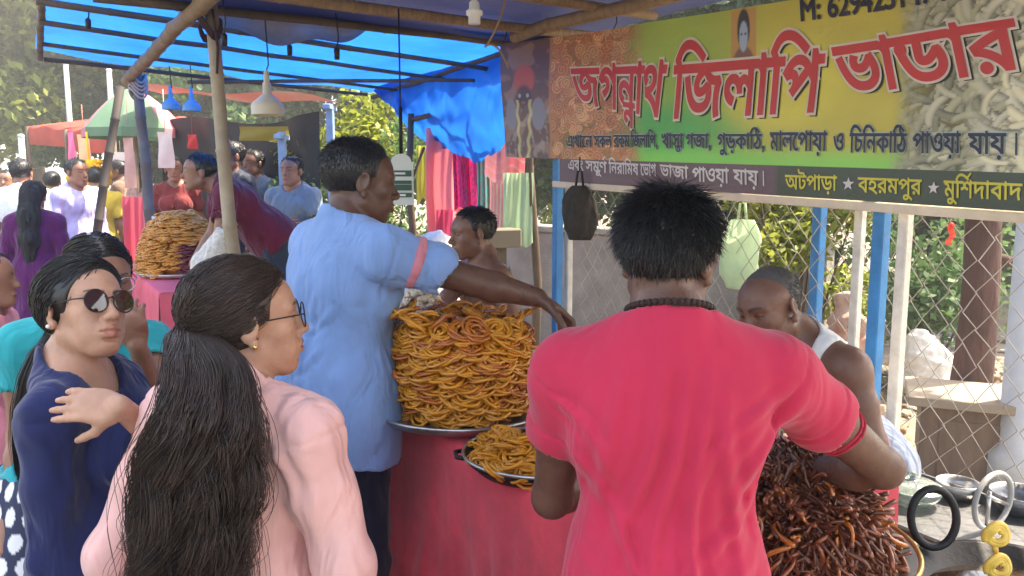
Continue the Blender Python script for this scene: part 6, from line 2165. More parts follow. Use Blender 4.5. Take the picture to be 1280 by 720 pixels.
# ------------------------------------------------------------------ PEOPLE
SK_FAIR = skin_mat('skin_fair', (0.49, 0.265, 0.175), 0.42)
SK_MID = skin_mat('skin_mid', (0.30, 0.145, 0.092), 0.42)
SK_DARK = skin_mat('skin_dark', (0.125, 0.060, 0.040), 0.40)
SK_RED = skin_mat('skin_deep_brown', (0.150, 0.072, 0.048), 0.40)
SK_BROWN = skin_mat('skin_brown', (0.19, 0.092, 0.060), 0.40)
HAIR = mat('black_hair', (0.012, 0.010, 0.010), 0.38, spec=0.6)
HAIRW = mat('dark_brown_hair', (0.042, 0.023, 0.016), 0.42, var=0.5, vscale=30, spec=0.55)
HAIRM = mat('matt_black_hair', (0.014, 0.012, 0.012), 0.75)
HAIRG = mat('greying_hair', (0.10, 0.09, 0.085), 0.5, var=0.6, vscale=300)
MAT_SHOE = mat('worn_leather', (0.03, 0.022, 0.018), 0.5)


def cloth(name, col, rough=0.85, var=0.10, bump=0.25, bscale=350, vscale=10, sheen=0.2, folds=0.85, fscale=7.0):
    """woven cloth: fine weave, plus soft creases running mostly down the body"""
    m = mat(name, col, rough, var=var, vscale=vscale, bump=bump, bscale=bscale, spec=0.22, sheen=sheen, bdist=0.0015)
    nt = m.node_tree; b = nt.nodes['Principled BSDF']
    fine = b.inputs['Normal'].links[0].from_node
    tc = nt.nodes.new('ShaderNodeTexCoord'); mp = nt.nodes.new('ShaderNodeMapping'); mp.inputs['Scale'].default_value = (1.5, 1.5, 0.55)
    mp.inputs['Rotation'].default_value = (0.15, 0.22, 0.3)
    n = nt.nodes.new('ShaderNodeTexNoise'); n.inputs['Scale'].default_value = fscale; n.inputs['Detail'].default_value = 2.5; n.inputs['Roughness'].default_value = 0.45; n.inputs['Distortion'].default_value = 1.1
    bp = nt.nodes.new('ShaderNodeBump'); bp.inputs['Strength'].default_value = folds; bp.inputs['Distance'].default_value = 0.035
    nt.links.new(tc.outputs['Object'], mp.inputs[0]); nt.links.new(mp.outputs[0], n.inputs['Vector']); nt.links.new(n.outputs['Fac'], bp.inputs['Height'])
    nt.links.new(bp.outputs[0], fine.inputs['Normal'])
    return m


def segfold(segs, side=-1):
    """fold ridges along segments given in the body's x,z plane; side -1 = on the back, 1 = on the front"""
    def fn(P):
        out = np.zeros(len(P))
        x, y, z = P.T
        for x0, z0, x1, z1, w, a in segs:
            dx, dz = x1 - x0, z1 - z0
            L = dx * dx + dz * dz
            t = np.clip(((x - x0) * dx + (z - z0) * dz) / L, 0, 1)
            bend = 0.012 * np.sin(t * 5 + x0 * 40)
            d = np.sqrt((x - x0 - t * dx - bend) ** 2 + (z - z0 - t * dz) ** 2)
            fall = np.sin(np.pi * np.clip(t * 0.96 + 0.02, 0, 1)) ** 0.6
            out -= a * fall * (np.exp(-(d / w) ** 2) - 0.55 * np.exp(-((d - 2.0 * w) / (0.9 * w)) ** 2))
        return out * (np.sign(y) == side)
    return fn


def place(px, py, Y, face, label, H=None, **kw):
    """stand a person so that the middle of the head falls on a point of the scene"""
    tgt = at(px, py, Y)
    p = Person(label, (0, 0, 0), face, H=1.7, **kw)
    z1 = p.hc[2]
    Hn = H or 1.7 * tgt[2] / z1
    bpy.data.objects.remove(p.root)
    p = Person(label, (0, 0, 0), face, H=Hn, **kw)
    w = p.M @ p.hc
    dz = tgt[2] - w[2] if H else 0.0
    p.o = np.array([tgt[0] - w[0], tgt[1] - w[1], dz])
    p.root.location = p.o
    print('person', label[:30], 'H=%.2f' % Hn, 'dz=%.2f' % dz, p.o.round(2))
    return p


def flow_hair(p, m, n, gather, tail, widths, depths, axes, waves=0.006, front=0.062, hl=0.066, part=0.0, thick=0.0011, low=-0.05, seed=3, cap=0.010, wf=9.0, name='hair', facecut=(0.088, 0.075, 0.098), tailcore=True, frizz=0.0, lockr=0.10, fc=(0, 0.098, -0.030)):
    """hair combed from the hairline over the skull to a gather point (head-local) and on down a tail (body-local points)"""
    rng = np.random.default_rng(seed)
    k = p.k
    P = p.scalp_points(n, front, low, rng, hl)
    # shift roots to the hairline for most strands
    c = np.array([0, -0.018, 0.036]); rad = np.array([0.0765, 0.097, 0.085])
    G = np.asarray(gather, float)
    K1 = 12; t = np.linspace(0, 1, K1)
    A = (P - c) / rad; B = (G - c) / rad
    Bn = np.linalg.norm(B); 
    side = np.where(P[:, 0] > part, 1, -1)
    mid = A.copy(); mid[:, 0] += side * 0.30 * (np.abs(A[:, 0] - part / .0765) < 0.6); mid /= np.linalg.norm(mid, axis=1, keepdims=True)
    path = (1 - t)[None, :, None] ** 2 * A[:, None] + 2 * ((1 - t) * t)[None, :, None] * mid[:, None] * 1.0 + (t ** 2)[None, :, None] * (B[None, None] + rng.normal(size=(len(P), 1, 3)) * 0.10)
    ln = np.linalg.norm(path, axis=2, keepdims=True)
    lift = 1.08 + 0.12 * rng.random((len(P), 1, 1)) + 0.03 * np.sin(np.pi * t)[None, :, None]
    tgt = np.where(t[None, :, None] < 1, lift, ln)
    path = path / ln * (tgt * (1 - t[None, :, None] ** 3) + np.maximum(ln, 0.9) * t[None, :, None] ** 3)
    head = c + path * rad
    Wh = p.hc + (head.reshape(-1, 3) * k) @ p.HR.T
    Wh = Wh.reshape(len(P), K1, 3)
    tail = np.asarray(tail, float)
    # resample the tail
    nt_ = 34
    s_ = np.linspace(0, len(tail) - 1, nt_); 
    ctr = np.stack([np.interp(s_, np.arange(len(tail)), tail[:, i]) for i in range(3)], 1)
    for _ in range(3):
        ctr[1:-1] = (ctr[:-2] + ctr[1:-1] * 2 + ctr[2:]) / 4
    wd = np.interp(s_, np.arange(len(tail)), widths); dp = np.interp(s_, np.arange(len(tail)), depths)
    nl = 110; clump = rng.integers(0, nl, len(P))
    ang = (rng.random(nl) * 2 * np.pi)[clump]; rr = np.sqrt(rng.random(nl))[clump]
    lk = rng.normal(size=(len(P), 2)) * lockr
    ox, oy = rr * np.cos(ang) + lk[:, 0], rr * np.sin(ang) + lk[:, 1]
    ax0, ax1 = [np.asarray(a, float) for a in axes]
    tt = np.linspace(0, 1, nt_)
    cph = rng.random(nl) * 6.28; cfr = rng.uniform(0.6, 1.35, nl)
    ph = cph[clump] + rng.normal(size=len(P)) * 0.35
    am = waves * (0.3 + 1.4 * tt)[None] * rng.uniform(0.5, 1.5, (len(P), 1))
    wx = am * np.sin(tt[None] * wf * cfr[clump][:, None] * 2 + ph[:, None])
    wy = am * np.cos(tt[None] * wf * cfr[clump][:, None] * 2.0 + ph[:, None] * 1.3)
    ox2 = ox[:, None] + frizz * rng.normal(size=(len(P), 1)) * np.where(rng.random((len(P), 1)) < .12, 3.0, 1.0) * tt[None] ** .7
    T = ctr[None] + (ox2 * wd[None] + wx)[..., None] * ax0 + (oy[:, None] * dp[None] + wy)[..., None] * ax1
    full = np.concatenate([Wh, T], 1)
    for _ in range(2):
        full[:, K1 - 3:K1 + 4] = (full[:, K1 - 4:K1 + 3] + full[:, K1 - 3:K1 + 4] * 2 + full[:, K1 - 2:K1 + 5]) / 4
    # uneven ends
    cut = rng.uniform(0.78, 1.0, len(P))
    seg = full[:, K1:]
    tq = tt[None] * cut[:, None] * (nt_ - 1)
    i0 = np.floor(tq).astype(int).clip(0, nt_ - 2); fr = (tq - i0)[..., None]
    ar = np.arange(len(P))[:, None]
    full[:, K1:] = seg[ar, i0] * (1 - fr) + seg[ar, i0 + 1] * fr
    rad_ = thick * k * np.concatenate([np.ones(K1), np.linspace(1, 0.6, nt_)])
    V, Q = strands(full, rad_)
    D = Sdf()
    D.ell(p.hp(0, -0.018, 0.036), [(q + cap) * k for q in (0.0755, 0.096, 0.084)], p.HR, 0.01)
    D.ell(p.hp(*fc), [q * k for q in facecut], p.HR, 0.012, 's')
    for x in (-1, 1):
        D.ell(p.hp(x * 0.085, 0.012, -0.045), [q * k for q in (0.03, 0.036, 0.055)], p.HR, 0.01, 's')
    D.half(p.hp(0, 0, low - 0.02), p.HR @ np.array([0, 0.25, -1.0]))
    parts = [(V, Q), D.mesh(0.0045)]
    if tailcore:
        D2 = Sdf()
        g = p.hp(*gather)
        cc = [ctr[i] for i in range(8, int(nt_ * .8), 4)]
        ws = [0.4 * dp[i] for i in range(8, int(nt_ * .8), 4)]
        ws[-1] = 0.008
        D2.path(cc, ws, 0.03)
        for i in range(12, int(nt_ * .72), 3):
            for sgn in (-.66, -.33, .33, .66):
                D2.ell(ctr[i] + ax0 * sgn * wd[i], (dp[i] * .42,) * 3, None, 0.03)
        parts.append(D2.mesh(0.006))
    Vj, Qj = join_meshes(parts)
    return mesh_obj(name, Vj, Qj, m, p.root, True)


# ---- the seller in the blue shirt, reaching over the big pile
p = place(450, 228, 2.42, (0.74, 0.67), 'man in a light blue polo shirt reaching his arm over the big pile of jalebi', lean=R(7), head=(R(-17), R(-6), 0), shoulder=1.14, girth=1.08)
BLUE_MAN = p
p.arm('R', at(592, 352, 2.30), at(672, 372, 2.34), hand=(0.75, 0.25, -0.55), palm=(-0.1, -0.2, -1), curl=0.5)
p.arm('L', at(470, 420, 2.75), at(540, 400, 2.85))
p.body_mesh(SK_DARK, h_head=0.0032)
p.short_hair(HAIR, 13000, 0.013, 0.32, low=-0.030, hl=0.074, thick=0.0008)
BLUE = cloth('light_blue_cotton', (0.20, 0.33, 0.60), var=0.14, vscale=5)


def blue_collar(D, p=None):
    pass


def collar_part(p, m, r=0.058, h=0.036, name='collar', tilt=0.22, zc=1.437, tk=0.0045, flare=1.16, open_=0.5):
    """a folded polo collar round the neck"""
    n = 40
    rows = []
    for rr, dz in ((1.0, 0.0), (0.97, 0.022), (1.00, h), (1.06, h - 0.002), (flare, 0.012), (flare + .1, -0.012), (flare + .08, -0.014), (1.05, 0.0)):
        row = []
        for i in range(n):
            a = -math.pi / 2 + open_ / 2 + (2 * math.pi - open_) * i / (n - 1) + math.pi
            x, y = math.cos(a), math.sin(a)
            row.append(p.tp(rr * r * 1.02 * x, 0.006 + rr * r * 1.08 * y, zc + dz * (1 + .25 * -y) - tilt * 0.09 * (y + 0.3)))
        rows.append(row)
    mb = MB(); mb.grid(np.array(rows))
    return mb.build(name, m, p.root, True)


fb = segfold([(-0.12, 1.36, 0.02, 1.02, 0.010, 0.005), (-0.02, 1.36, 0.07, 1.05, 0.009, 0.0045), (0.08, 1.34, 0.02, 1.1, 0.010, 0.005), (-0.14, 1.16, 0.10, 1.02, 0.010, 0.006),
               (-0.14, 1.08, 0.08, 0.95, 0.011, 0.006), (0.14, 1.3, 0.0, 1.2, 0.009, 0.005), (0.13, 1.2, -0.02, 1.08, 0.01, 0.005), (-0.1, 0.98, 0.12, 0.9, 0.012, 0.006)])
p.shirt(BLUE, h=0.006, inf=0.020, hem=0.80, sleeve=0.56, sleeve_inf=0.016, fold=0.0045, foldfn=fb, seed=4, neck=0.056, flare=0.025, neck_c=(0, 0.008, 1.400))
collar_part(p, cloth('pale_blue_collar', (0.34, 0.47, 0.70)), r=0.066, h=0.030, zc=1.424, tilt=0.40, flare=1.42)
# pink band round the sleeve
e, w, *_ = p.arms['R']; a = p.sh['R']; ua = e - a
PINKBAND = cloth('dusty_pink_band', (0.62, 0.22, 0.27))
mb = MB()
d = ua / np.linalg.norm(ua)
side = np.cross(d, [0, 0, 1]); side /= np.linalg.norm(side); up2 = np.cross(side, d)
pts = []
rows = []
for t_ in (0.26, 0.275, 0.36, 0.375):
    row = []
    for i in range(36):
        ang = 2 * math.pi * i / 36
        rr = 0.0712 + (0.0015 if 0.265 < t_ < 0.37 else -0.004)
        row.append(a + ua * t_ + rr * (side * math.cos(ang) + up2 * math.sin(ang)) * p.k)
    row.append(row[0]); rows.append(row)
mb.grid(np.array(rows)); mb.build('sleeve_band', PINKBAND, p.root, True)
p.trousers(cloth('dark_navy_denim', (0.010, 0.014, 0.035)), inf=0.014)

# ---- the customer in the red T-shirt, seen from behind
p = place(836, 322, 1.37, (0.10, 1.0), 'man in a coral red T-shirt seen from behind, working over the dark heap', lean=R(4), head=(R(-24), R(-6), R(2)), shoulder=0.98, girth=1.0, neck_fwd=0.005)
RED_MAN = p
p.arm('R', at(1104, 585, 1.47), at(1000, 590, 1.70), hand=(-0.8, 0.6, 0.0), palm=(0, 0.3, -1), curl=0.8)
p.arm('L', at(690, 622, 1.47), at(735, 600, 1.72), hand=(0.6, 0.8, 0.1), palm=(0.3, 0.3, -1), curl=0.7)
p.body_mesh(SK_RED, h_head=0.0032, h_body=0.007, wide=0.95)
p.short_hair(HAIR, 19000, 0.027, 0.12, low=-0.072, hl=0.070, thick=0.0009, jitter=0.30, cap=0.008, top=1.1)
RED = cloth('coral_red_cotton', (0.55, 0.028, 0.074), var=0.08, vscale=6, bump=0.18, folds=0.5, fscale=5.0)
fr0 = segfold([(-0.01, 1.38, -0.10, 1.00, 0.010, 0.0065), (0.015, 1.37, -0.03, 0.98, 0.009, 0.0065), (0.05, 1.37, 0.035, 0.95, 0.010, 0.0065), (0.09, 1.35, 0.10, 1.0, 0.010, 0.006),
               (-0.06, 1.36, -0.15, 1.08, 0.011, 0.006), (0.19, 1.34, 0.06, 1.22, 0.009, 0.006), (0.20, 1.30, 0.09, 1.12, 0.010, 0.007), (-0.19, 1.31, -0.10, 1.2, 0.009, 0.006),
               (-0.17, 1.22, -0.05, 1.05, 0.010, 0.006), (0.17, 1.18, 0.02, 1.02, 0.010, 0.006), (0.15, 1.06, -0.06, 0.93, 0.012, 0.007), (-0.15, 1.04, 0.06, 0.90, 0.012, 0.007),
               (-0.09, 1.2, -0.04, 0.98, 0.008, 0.005), (0.065, 1.25, 0.02, 1.0, 0.007, 0.005), (0.13, 0.96, -0.13, 0.86, 0.012, 0.007)])
fr = lambda P: 1.1 * fr0(P)
p.shirt(RED, h=0.0048, inf=0.014, hem=0.80, sleeve=0.43, sleeve_inf=0.012, fold=0.0030, foldfn=fr, seed=9, neck=0.054, flare=0.012, neck_c=(0, 0.006, 1.398))
# neck rib, beads, armband
mb = MB()
rows = []
ringp = [p.tp(0.075 * math.cos(a_), 0.006 + 0.080 * math.sin(a_), 1.432 - 0.018 * math.sin(a_)) for a_ in np.linspace(0, 2 * math.pi, 49)]
mb.tube(ringp, 0.0055, 8, False); mb.build('neck_rib', RED, p.root, True)
BEAD = mat('dark_seed_beads', (0.035, 0.015, 0.010), 0.5, bump=0.6, bscale=500)
bp_ = MB()
for i in range(44):
    a_ = 2 * math.pi * i / 44
    bp_.sphere(p.tp(0.073 * math.cos(a_), -0.006 + 0.078 * math.sin(a_), 1.484 - 0.022 * math.sin(a_)), 0.0064, 8, 6)
bp_.build('bead_necklace', BEAD, p.root, True)
e, w, *_ = p.arms['R']; a = p.sh['R']; ua = e - a; d = ua / np.linalg.norm(ua)
side = np.cross(d, [0, 0, 1]); side /= np.linalg.norm(side); up2 = np.cross(side, d)
mb = MB()
for t_ in (0.56, 0.585):
    mb.tube([a + ua * t_ + 0.0455 * p.k * 1.05 * (side * math.cos(q) + up2 * math.sin(q)) + d * 0.004 * math.sin(3 * q) for q in np.linspace(0, 2 * math.pi, 33)], 0.004, 6, False)
mb.build('thread_armband', cloth('crimson_thread', (0.42, 0.015, 0.04)), p.root, True)
p.trousers(cloth('grey_trousers', (0.05, 0.05, 0.055)))

# ---- the young woman in the pink kurta, long loose hair
p = place(309, 402, 1.40, (0.42, 0.90), 'woman in a pale pink kurta seen from behind, very long wavy dark hair', woman=True, lean=R(2), head=(R(-36), R(4), R(0)), girth=1.0, shoulder=0.99)
PINK_WOMAN = p
p.arm('R', at(428, 700, 1.30), at(455, 850, 1.38))
p.arm('L', at(140, 690, 1.42), at(170, 800, 1.62))
p.body_mesh(SK_FAIR, h_head=0.0030)
PINKK = cloth('pale_pink_cotton', (0.80, 0.45, 0.41), var=0.07, vscale=7)
fp = segfold([(0.10, 1.33, 0.16, 1.12, 0.009, 0.006), (0.15, 1.3, 0.05, 1.18, 0.008, 0.006), (0.16, 1.22, 0.0, 1.12, 0.010, 0.006), (-0.05, 1.05, 0.13, 1.02, 0.009, 0.006), (-0.10, 1.1, 0.12, 1.09, 0.008, 0.004),
               (0.05, 1.35, 0.08, 1.15, 0.008, 0.005), (-0.12, 1.0, 0.14, 0.96, 0.010, 0.006)])
p.shirt(PINKK, h=0.0048, inf=0.014, hem=0.45, full_sleeve=True, sleeve_inf=0.018, fold=0.0065, foldfn=fp, seed=14, neck=0.060, flare=0.03, wrist_t=0.9, name='kurta')
p.trousers(cloth('white_leggings', (0.6, 0.58, 0.56)), inf=0.006, loose=0.9)
tl = [p.loc(at(*q)) for q in ((238, 408, 1.335), (258, 450, 1.255), (258, 520, 1.200), (248, 590, 1.205), (238, 660, 1.215), (232, 740, 1.24), (226, 830, 1.27))]
rt = p.M.T @ np.array([1.0, 0, 0]); dpv = p.M.T @ np.array([0, 1.0, 0])
flow_hair(p, HAIRW, 9000, (-0.012, -0.118, -0.012), tl, [0.032, 0.056, 0.076, 0.086, 0.082, 0.072, 0.055], [0.02, 0.035, 0.045, 0.045, 0.045, 0.045, 0.04], (rt, dpv), waves=0.0200, wf=9, frizz=0.12, lockr=0.085, thick=0.00075, cap=0.008,
          facecut=(0.092, 0.080, 0.102), fc=(0, 0.100, -0.032), front=0.080)
STEEL = mat('steel_wire', (0.45, 0.45, 0.47), 0.25, metal=1.0)
BLACKP = mat('black_plastic', (0.012, 0.012, 0.014), 0.3)
CLEAR = mat('clear_lens', (0.9, 0.93, 0.95), 0.05)
CLEAR.node_tree.nodes['Principled BSDF'].inputs['Transmission Weight'].default_value = 1.0
CLEAR.node_tree.nodes['Principled BSDF'].inputs['IOR'].default_value = 1.05
glasses(p, BLACKP, CLEAR, r=0.027, rz=0.025, y0=0.108)
EARR = mat('gold_stud', (0.8, 0.55, 0.2), 0.25, metal=1.0)
mb = MB(); mb.sphere(p.hp(0.083, -0.006, -0.036), 0.0045); mb.build('earring', EARR, p.root, True)

# ---- the young woman in navy with sunglasses
p = place(104, 388, 1.62, (0.99, 0.10), 'woman in a navy blue top and round sunglasses with her hand laid on her shoulder', woman=True, lean=R(-2), head=(R(-33), R(14), R(-9)), girth=0.93, shoulder=0.98)
NAVY_WOMAN = p
p.arm('R', at(70, 700, 1.50), at(120, 800, 1.5))
p.arm('L', at(235, 580, 1.62), at(150, 508, 1.385), hand=(-1, 0.02, 0.04), palm=(0.15, 0.95, -0.6), curl=0.20, spread=0.12)
p.body_mesh(SK_FAIR, h_head=0.0025, h_hand=0.0030, eye=False, wide=0.93)
NAVY = cloth('navy_crepe', (0.014, 0.020, 0.085), var=0.12)
fn_ = segfold([(0.0, 1.3, 0.05, 1.1, 0.01, 0.005), (-0.08, 1.2, 0.05, 1.02, 0.01, 0.005)])
p.shirt(NAVY, h=0.0065, inf=0.010, hem=0.45, full_sleeve=True, sleeve_inf=0.015, fold=0.0065, foldfn=fn_, seed=21, neck=0.070, flare=0.03, wrist_t=0.55, name='kurta', neck_c=(0.0, 0.014, 1.42))
p.trousers(cloth('navy_leggings', (0.012, 0.014, 0.05)), inf=0.006, loose=0.9)
tl = [p.loc(at(*q)) for q in ((66, 432, 1.64), (55, 470, 1.63), (50, 505, 1.63), (42, 550, 1.65), (36, 600, 1.67))]
rt = p.M.T @ np.array([1.0, 0, 0]); dpv = p.M.T @ np.array([0, 1.0, 0])
flow_hair(p, HAIR, 3600, (0.0, -0.105, -0.035), tl, [0.034, 0.044, 0.048, 0.04, 0.022], [0.03, 0.035, 0.035, 0.03, 0.02], (rt, dpv), waves=0.002, wf=3, thick=0.0010, cap=0.013, part=-0.01, seed=8,
          facecut=(0.092, 0.088, 0.112), fc=(0, 0.100, -0.028), front=0.080, hl=0.070)
SUNF = mat('dark_brown_frame', (0.02, 0.008, 0.006), 0.3)
SUNL = mat('brown_sun_lens', (0.035, 0.010, 0.010), 0.06, spec=0.7, coat=0.5)
glasses(p, SUNF, SUNL, r=0.0265, rz=0.0255, y0=0.106, sep=0.0335, thick=0.0017)
mb = MB(); mb.sphere(p.hp(0.083, -0.004, -0.037), 0.0042); mb.build('earring', mat('pearl_stud', (0.8, 0.75, 0.7), 0.2), p.root, True)

# ---- the woman in teal behind her
p = place(126, 350, 2.05, (0.72, -0.70), 'woman in a teal top and thin glasses standing behind the woman in navy', woman=True, lean=R(8), roll=-R(8), head=(R(0), R(-8), R(6)), girth=1.02, shoulder=1.12)
p.arm('R', at(26, 545, 2.0), at(20, 640, 1.9))
p.arm('L', at(196, 500, 2.0), at(172, 432, 1.88), hand=(-0.1, -0.15, 1), palm=(-0.2, 0.9, 0.2), curl=0.7)
p.body_mesh(SK_MID, h_head=0.004)
TEAL = cloth('teal_cotton', (0.008, 0.36, 0.40), var=0.15)
p.shirt(TEAL, h=0.009, inf=0.012, hem=0.86, sleeve=0.42, sleeve_inf=0.014, seed=31, neck=0.055, name='blouse')
flow_hair(p, HAIR, 1500, (0.0, -0.105, -0.05), [p.hp(0, -.11, -.05), p.hp(0, -.12, -.10), p.hp(0, -.11, -.18)], [0.03, 0.04, 0.03], [0.03, 0.03, 0.03], (np.array([1., 0, 0]), np.array([0, 1., 0])), waves=0.002, thick=0.0014, part=0.0, seed=5,
          facecut=(0.090, 0.085, 0.108), fc=(0, 0.100, -0.028), front=0.064, hl=0.070)
glasses(p, STEEL, CLEAR, r=0.025, rz=0.020, y0=0.107, lens=True)
# polka dot skirt
DOTS = mat('polka_dot_cotton', (0.03, 0.035, 0.075), 0.85)
_nt2 = DOTS.node_tree; _b = _nt2.nodes['Principled BSDF']
_a = _nt2.nodes.new('ShaderNodeAttribute'); _a.attribute_name = 'dots'; _nt2.links.new(_a.outputs['Color'], _b.inputs['Base Color'])
rows = []; cols = []
nz_, na_ = 150, 420
for i in range(nz_):
    zf = i / (nz_ - 1); z = 1.02 - 0.90 * zf
    row = []
    for j in range(na_):
        a_ = 2 * math.pi * j / (na_ - 1)
        r_ = (0.155 + 0.22 * zf ** .8) * (1 + (0.02 + 0.07 * zf) * math.sin(9 * a_ + 1.2 * math.sin(2 * a_)))
        row.append((r_ * 1.08 * math.cos(a_), r_ * 0.92 * math.sin(a_), z * p.k))
        # dots
        L = a_ * 0.30; q = z
        cy = round(q / 0.062); off = 0.5 * (cy % 2)
        cx = round(L / 0.075 - off) + off
        dd = math.hypot((L - cx * 0.075), (q - cy * 0.062))
        cols.append((0.75, 0.75, 0.76) if dd < 0.0245 else (0.03, 0.035, 0.075))
    rows.append(row)
mb = MB(); mb.grid(np.array(rows)); sk = mb.build('skirt', DOTS, p.root, True); set_color(sk, 'dots', np.array(cols))

# ---- the bald vendor behind the table
p = place(962, 386, 2.30, (-0.90, -0.42), 'balding shirtless vendor in a white vest sitting bent forward behind the dark heap', H=1.66, lean=R(34), head=(R(8), R(-14), R(8)), shoulder=1.06, girth=1.0)
VENDOR = p
p.arm('L', at(1092, 556, 2.12), at(985, 600, 2.02), hand=(-0.9, -0.3, -0.2), palm=(0, 0.2, -1), curl=0.7)
p.arm('R', at(930, 560, 2.45), at(900, 600, 2.20))
p.body_mesh(SK_BROWN, h_head=0.0036, wide=1.02)
p.short_hair(HAIRG, 2600, 0.007, 0.45, low=-0.045, front=-0.012, hl=0.02, cap=0.002, thick=0.0009, top=0.35)
VEST = cloth('white_vest_cotton', (0.78, 0.77, 0.74))
p.shirt(VEST, h=0.007, inf=0.006, hem=0.9, sleeve=0, seed=41, neck=0.085, name='vest', extra=lambda D: [D.ops.append(('s', 0.01, 'e', p.tp(sx * 0.205, 0.0, 1.34), np.array([0.085, 0.2, 0.15]), p.T, 0)) for sx in (-1, 1)])
def lungi(p, m, seat=0.62, name='lungi'):
    D = Sdf(); zg = -p.o[2] + 0.012
    D.ell(p.tp(0, 0, 0.93), (0.19, 0.17, 0.13), None, 0.05)
    D.cone(p.tp(0, 0, 0.9), np.array([0, 0.03, zg]), 0.17, 0.20, 0.06)
    for sx in (-1, 1):
        D.cone((sx * 0.08, 0.02, 0.78), (sx * 0.13, 0.18, 0.72), 0.11, 0.09, 0.05)
        D.cone((sx * 0.13, 0.18, 0.72), (sx * 0.12, 0.16, zg), 0.10, 0.12, 0.05)
    D.half((0, 0, zg), (0, 0, -1))
    V, Q = D.mesh(0.012, disp=lambda P: 0.006 * noise3(P * np.array([22, 22, 4]), 8))
    return mesh_obj(name, V, Q, m, p.root, True)
lungi(p, cloth('check_lungi', (0.10, 0.13, 0.20)))

# ---- the shirtless man further back
p = place(590, 292, 3.55, (-0.92, -0.40), 'shirtless man with a thin neck chain sitting behind the big pile of jalebi', H=1.62, lean=R(10), head=(R(0), R(-4), R(0)), shoulder=1.0)
p.arm('R', at(560, 372, 3.45), at(548, 420, 3.3))
p.arm('L')
p.body_mesh(SK_BROWN, h_head=0.0042, h_body=0.009)
p.short_hair(HAIR, 2600, 0.015, 0.5, low=-0.035, thick=0.0016)
mb = MB()
mb.tube([p.tp(0.07 * math.cos(q), 0.035 + 0.085 * math.sin(q), 1.40 - 0.075 * math.sin(q)) for q in np.linspace(0, 2 * math.pi, 30)], 0.0028, 6, False)
mb.build('neck_chain', EARR, p.root, True)
lungi(p, cloth('green_lungi', (0.10, 0.16, 0.11)))


# ---- people further down the row of stalls and on the road
def simple(px, py, Y, face, label, top_col, leg_col, skin=SK_MID, woman=False, lean=0.0, head=(0, 0, 0), group=None, hair=True, hem=0.78, sleeve=0.6, full=False, H=None, long_hair=False, arms=None, girth=1.05, skirt=False, res=0.013, hands=''):
    p = place(px, py, Y, face, label, H=H, woman=woman, lean=lean, head=head, group=group, girth=girth)
    if arms: arms(p)
    for sd in 'RL':
        if sd not in p.arms: p.arm(sd)
    p.body_mesh(skin, h_head=0.007, h_body=0.016, detail=False, hands=hands, h_hand=0.006)
    p.shirt(cloth('cloth_' + label[:12], top_col, var=0.12), h=res, inf=0.014, hem=hem, sleeve=sleeve, sleeve_inf=0.016, full_sleeve=full, seed=abs(int(px)) + 3, fold=0.006, flare=0.03 if hem < 0.7 else 0.01, name='kurta' if hem < 0.7 else 'shirt')
    if hair: p.short_hair(HAIR, 700, 0.02, 0.4, thick=0.0032, low=-0.04)
    if long_hair:
        D = Sdf(); k = p.k
        D.ell(p.hp(0, -0.022, 0.036), [q * k for q in (0.086, 0.104, 0.094)], p.HR, 0.01)
        D.ell(p.hp(0, 0.10, -0.03), [q * k for q in (0.085, 0.075, 0.10)], p.HR, 0.012, 's')
        D.path([p.hp(0, -0.09, -0.02), p.tp(0, -0.10, 1.42), p.tp(0, -0.125, 1.25), p.tp(0, -0.13, 1.08)], [0.07, 0.072, 0.065, 0.03], 0.04)
        V, Q = D.mesh(0.007, disp=lambda P: 0.009 * noise3(P * np.array([70, 70, 7]), 2, 3))
        mesh_obj('hair', V, Q, HAIRM, p.root, True)
    p.trousers(cloth('leg_' + label[:12], leg_col), h=0.016)
    return p


def bend_arms(p):
    p.arm('R', p.sh['R'] + np.array([0.05, 0.10, -0.27]), p.sh['R'] + np.array([-0.05, 0.28, -0.42]), world=False, palm=(0, 0, -1))
    p.arm('L', p.sh['L'] + np.array([-0.05, 0.10, -0.27]), p.sh['L'] + np.array([0.05, 0.28, -0.42]), world=False, palm=(0, 0, -1))


def hang_arms(p):
    for sd, sg in (('R', 1), ('L', -1)):
        p.arm(sd, p.sh[sd] + np.array([0.05 * sg, 0.06, -0.27]), p.sh[sd] + np.array([0.02 * sg, 0.20, -0.47]), world=False, palm=(0, 0.3, -1))


def fold_arms(p):
    p.arm('R', p.sh['R'] + np.array([0.06, 0.05, -0.27]), p.sh['R'] + np.array([-0.20, 0.19, -0.24]), world=False, palm=(0, -1, 0))
    p.arm('L', p.sh['L'] + np.array([-0.06, 0.05, -0.27]), p.sh['L'] + np.array([0.20, 0.17, -0.27]), world=False, palm=(0, -1, 0))


def one_hand_up(p):
    p.arm('R', p.sh['R'] + np.array([0.10, 0.16, -0.20]), p.sh['R'] + np.array([0.06, 0.34, -0.06]), world=False, hand=(0.0, 0.5, 0.9), palm=(-1, 0, 0))


